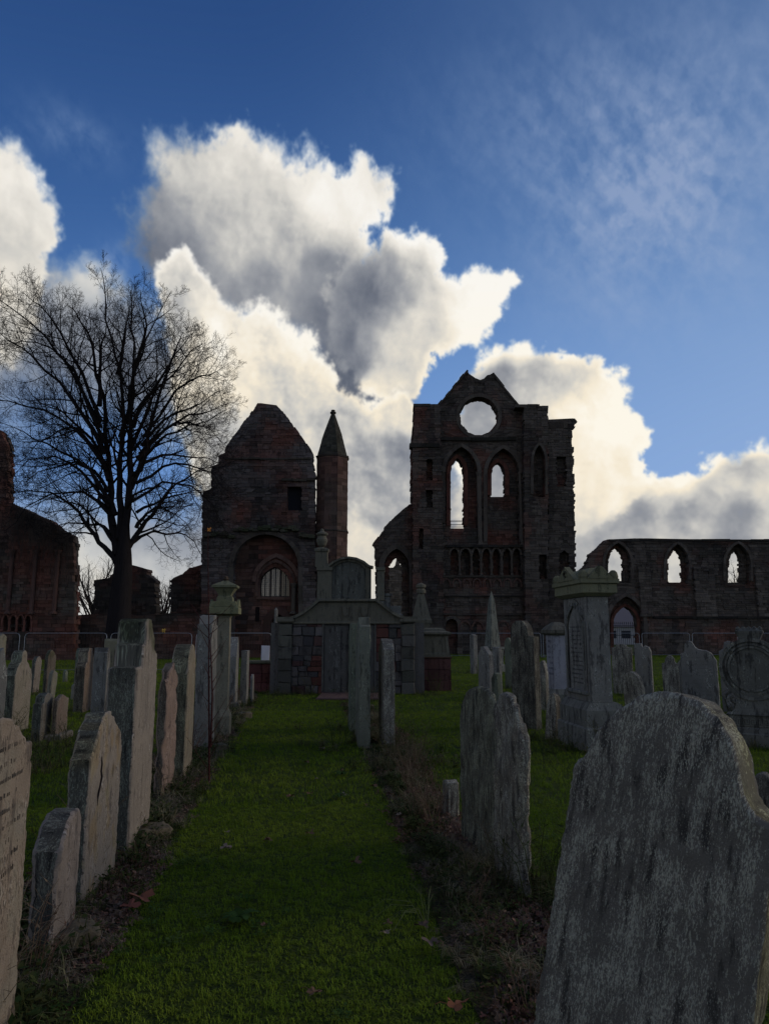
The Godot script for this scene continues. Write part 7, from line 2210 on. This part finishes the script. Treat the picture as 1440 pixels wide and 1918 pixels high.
# ---------------------------------------------------------------- saplings, leaves, small plants
func build_small_things() -> void:
	var base := Vector3(-1.95, 0, -8.57)
	var t := thing("sapling", "thin reddish leafless sapling with two stems growing beside the slim headstone", "sapling", base)
	var D := -base.z
	var at := func(u: float, v: float, dz := 0.0) -> Vector3:
		var y := (959.0 - v) / 1370.0
		var s := (D - dz) / (0.98655 - y * 0.16346)
		return Vector3((u - 720.0) / 1370.0 * s, EYE + s * (y * 0.98655 + 0.16346), -D + dz) - base
	var bark := Color(0.085, 0.032, 0.030)
	for stem: Array in [[392, 1470, 392, 1340, 391, 1260, 392, 1200, 391, 1130, 390, 1050, 390, 995], [395, 1400, 398, 1300, 396, 1240, 394, 1200, 405, 1160]]:
		var path := []
		var rad := []
		var n: int = stem.size() / 2
		for i in n:
			path.append(at.call(stem[i * 2], stem[i * 2 + 1]))
			rad.append(lerpf(0.011, 0.0022, i / (n - 1.0)))
		var m := mb(bark)
		m.tube(path, rad, 6)
		part("stem", m.mesh(), M.bark, t)
	for q: Array in [[393, 1445, 350, 1380], [394, 1400, 425, 1345], [394, 1380, 440, 1300], [395, 1355, 425, 1305], [396, 1320, 372, 1290], [396, 1300, 424, 1240], [397, 1280, 412, 1255], [394, 1270, 378, 1235], [392, 1250, 426, 1195], [392, 1235, 415, 1205], [392, 1215, 372, 1170], [391, 1190, 424, 1160], [391, 1180, 350, 1118], [391, 1172, 436, 1130], [390, 1150, 415, 1145], [391, 1195, 345, 1150], [394, 1340, 383, 1310], [393, 1420, 410, 1385]]:
		var m := mb(bark)
		var a: Vector3 = at.call(q[0], q[1])
		var b: Vector3 = at.call(q[2], q[3], rng.randf_range(-0.12, 0.12))
		m.tube([a, a.lerp(b, 0.5) + Vector3(0, -0.01, 0), b], [0.0042, 0.003, 0.0014], 4)
		part("twig", m.mesh(), M.bark, t)
	for q: Array in [[393, 992], [308, 1181]]:
		var m := mb(Color(0.62, 0.24, 0.05) if q[0] > 350 else Color(0.5, 0.3, 0.06))
		leaf_mesh(m, 0.036, 0.6, rng)
		var o := part("leaf", m.mesh(), M.leaf, t, at.call(q[0], q[1]))
		o.rotation_degrees = Vector3(70, 20, 30)
	var tw := mb(bark)
	tw.tube([at.call(352, 1120), at.call(328, 1150), at.call(309, 1179)], [0.0018, 0.0014, 0.001], 4)
	part("twig", tw.mesh(), M.bark, t)

	# fallen leaves on the mown path
	var lm := mb(Color(0.13, 0.075, 0.045))
	leaf_mesh(lm, 0.045, 0.5, rng)
	var proto := lm.mesh()
	lm = mb(Color(0.20, 0.15, 0.11))
	leaf_mesh(lm, 0.045, 0.3, rng)
	var pale := lm.mesh()
	var i := 0
	for q: Array in [Vector3(-0.87, 0, -10.78), Vector3(-0.98, 0, -9.64), Vector3(-0.5, 0, -9), Vector3(-0.76, 0, -8.57), Vector3(-0.94, 0, -7.67), Vector3(-0.76, 0, -7.81), Vector3(-0.42, 0, -7.74), Vector3(-0.18, 0, -7.31), Vector3(-0.92, 0, -6.11), Vector3(-1.2, 0, -5.9), Vector3(-0.61, 0, -6.31), Vector3(-0.21, 0, -5.54), Vector3(0.14, 0, -6.91), Vector3(0.18, 0, -6.52), Vector3(-0.67, 0, -4.41), Vector3(0.01, 0, -4.31), Vector3(0.02, 0, -4.43), Vector3(-0.32, 0, -3.63), Vector3(-1.29, 0, -6.35), Vector3(-0.11, 0, -8.17)].map(func(v): return [v]):
		var small: bool = i in [3, 7, 14, 15, 16, 18]
		var o := thing("fallen_leaf", "small pale fallen leaf on the mown grass path" if i % 3 == 0 else "curled brown fallen leaf on the mown grass path", "leaf", q[0] + Vector3(0, 0.042, 0), rng.randf() * 360.0, "pale leaves scattered on the path" if i % 3 == 0 else "brown leaves scattered on the path")
		part("blade", pale if i % 3 == 0 else proto, M.leaf, o).scale = Vector3.ONE * (0.7 if small else rng.randf_range(1.0, 1.4))
		i += 1
	for q: Array in [[Vector3(-1.49, 0, -4.82), 0.10, "large russet fallen leaf by the weeds at left"], [Vector3(-1.51, 0, -4.66), 0.07, "smaller russet leaf touching the large russet leaf at left"], [Vector3(0.21, 0, -4.38), 0.055, "dark crumpled leaf under the long grass stalks at right"], [Vector3(0.24, 0, -4.17), 0.055, "flat grey-brown leaf below the crumpled one at right"], [Vector3(0.31, 0, -3.5), 0.06, "orange-brown leaf cluster at the bottom right of the path"]]:
		var m := mb([Color(0.20, 0.075, 0.045), Color(0.17, 0.06, 0.04), Color(0.09, 0.06, 0.045), Color(0.12, 0.09, 0.07), Color(0.22, 0.09, 0.04)][i % 5])
		leaf_mesh(m, q[1], 0.35, rng)
		part("blade", m.mesh(), M.leaf, thing("fallen_leaf", q[2], "leaf", q[0] + Vector3(0, 0.05, 0), rng.randf() * 360.0))
		i += 1
	# flat rosettes in the turf, the bigger one near
	for q: Array in [[Vector3(-0.84, 0, -4.54), 0.11, 16, "dark spiky rosette weed in the path, nearest and largest"], [Vector3(-0.5, 0, -8.91), 0.10, 12, "small rosette weed far along the path, top right"], [Vector3(-0.45, 0, -7.72), 0.09, 10, "small rosette weed in the path, just below another"]]:
		t = thing("rosette_weed", q[3], "weed", q[0] + Vector3(0, 0.03, 0))
		for k in int(q[2]):
			var a: float = TAU * k / q[2] + rng.randf() * 0.4
			var m := mb(Color(0.034, 0.062, 0.018) * rng.randf_range(0.7, 1.3))
			m.col.a = 1.0
			var l: float = q[1] * rng.randf_range(0.6, 1.2)
			var d := Vector3(cos(a), 0.12, sin(a))
			var s := Vector3(-sin(a), 0, cos(a)) * 0.012
			for j in 4:
				var u := j / 4.0
				var w := 1.0 + 0.8 * (j % 2)
				m.quad(d * l * u - s * w + Vector3(0, 0.02 * sin(u * 3.0), 0), d * l * u + s * w + Vector3(0, 0.02 * sin(u * 3.0), 0), d * l * (u + 0.25) + s * (1.8 - 0.4 * j) + Vector3(0, 0.02 * sin((u + 0.25) * 3.0), 0), d * l * (u + 0.25) - s * (1.8 - 0.4 * j) + Vector3(0, 0.02 * sin((u + 0.25) * 3.0), 0))
			part("leaf", m.mesh(), M.grass, t)
	# long bleached stalks arching over the path's right edge
	t = thing("grass_stalks", "long pale arching grass stalks at the right edge of the path", "weed", Vector3(0.24, 0, -4.43))
	for k in 11:
		var a := rng.randf_range(2.0, 5.2)
		var m := mb(Color(0.14, 0.16, 0.07))
		var l := rng.randf_range(0.18, 0.36)
		var d := Vector3(cos(a), 0, sin(a) * 0.8)
		m.tube([Vector3.ZERO, d * l * 0.3 + Vector3(0, l * 0.5, 0), d * l * 0.75 + Vector3(0, l * 0.55, 0), d * l * 1.15 + Vector3(0, l * 0.28, 0)], [0.0014, 0.0012, 0.001, 0.0006], 4)
		part("stalk", m.mesh(), M.grass, t)


func build_all() -> void:
	make_materials()
	var white := mat(0.7, 0.3)
	M.white = white
	M.glass_dim = StandardMaterial3D.new()
	M.glass_dim.transparency = BaseMaterial3D.TRANSPARENCY_ALPHA
	M.glass_dim.albedo_color = Color(0.10, 0.115, 0.15, 0.93)
	M.glass_dim.roughness = 0.1
	build_ground()
	build_transept()
	build_gable_house()
	build_turret()
	build_left_ruin()
	build_right_wall()
	build_distance()
	build_great_tree()
	small_tree("bare distant tree just left of the great tree's trunk, behind the ruins", Vector3(-33.15, 0, -84), 11.5, 3)
	small_tree("bare distant tree in the gap left of the reddish gable", Vector3(-23.91, 0, -80), 9.0, 4)
	small_tree("bare distant tree seen through the lancet nearest the right edge", Vector3(41.95, 0, -88), 11.5, 5)
	build_fence()
	build_family_monument()
	build_pedestals()
	build_headstones()
	build_grass()
	build_weeds()
	build_small_things()
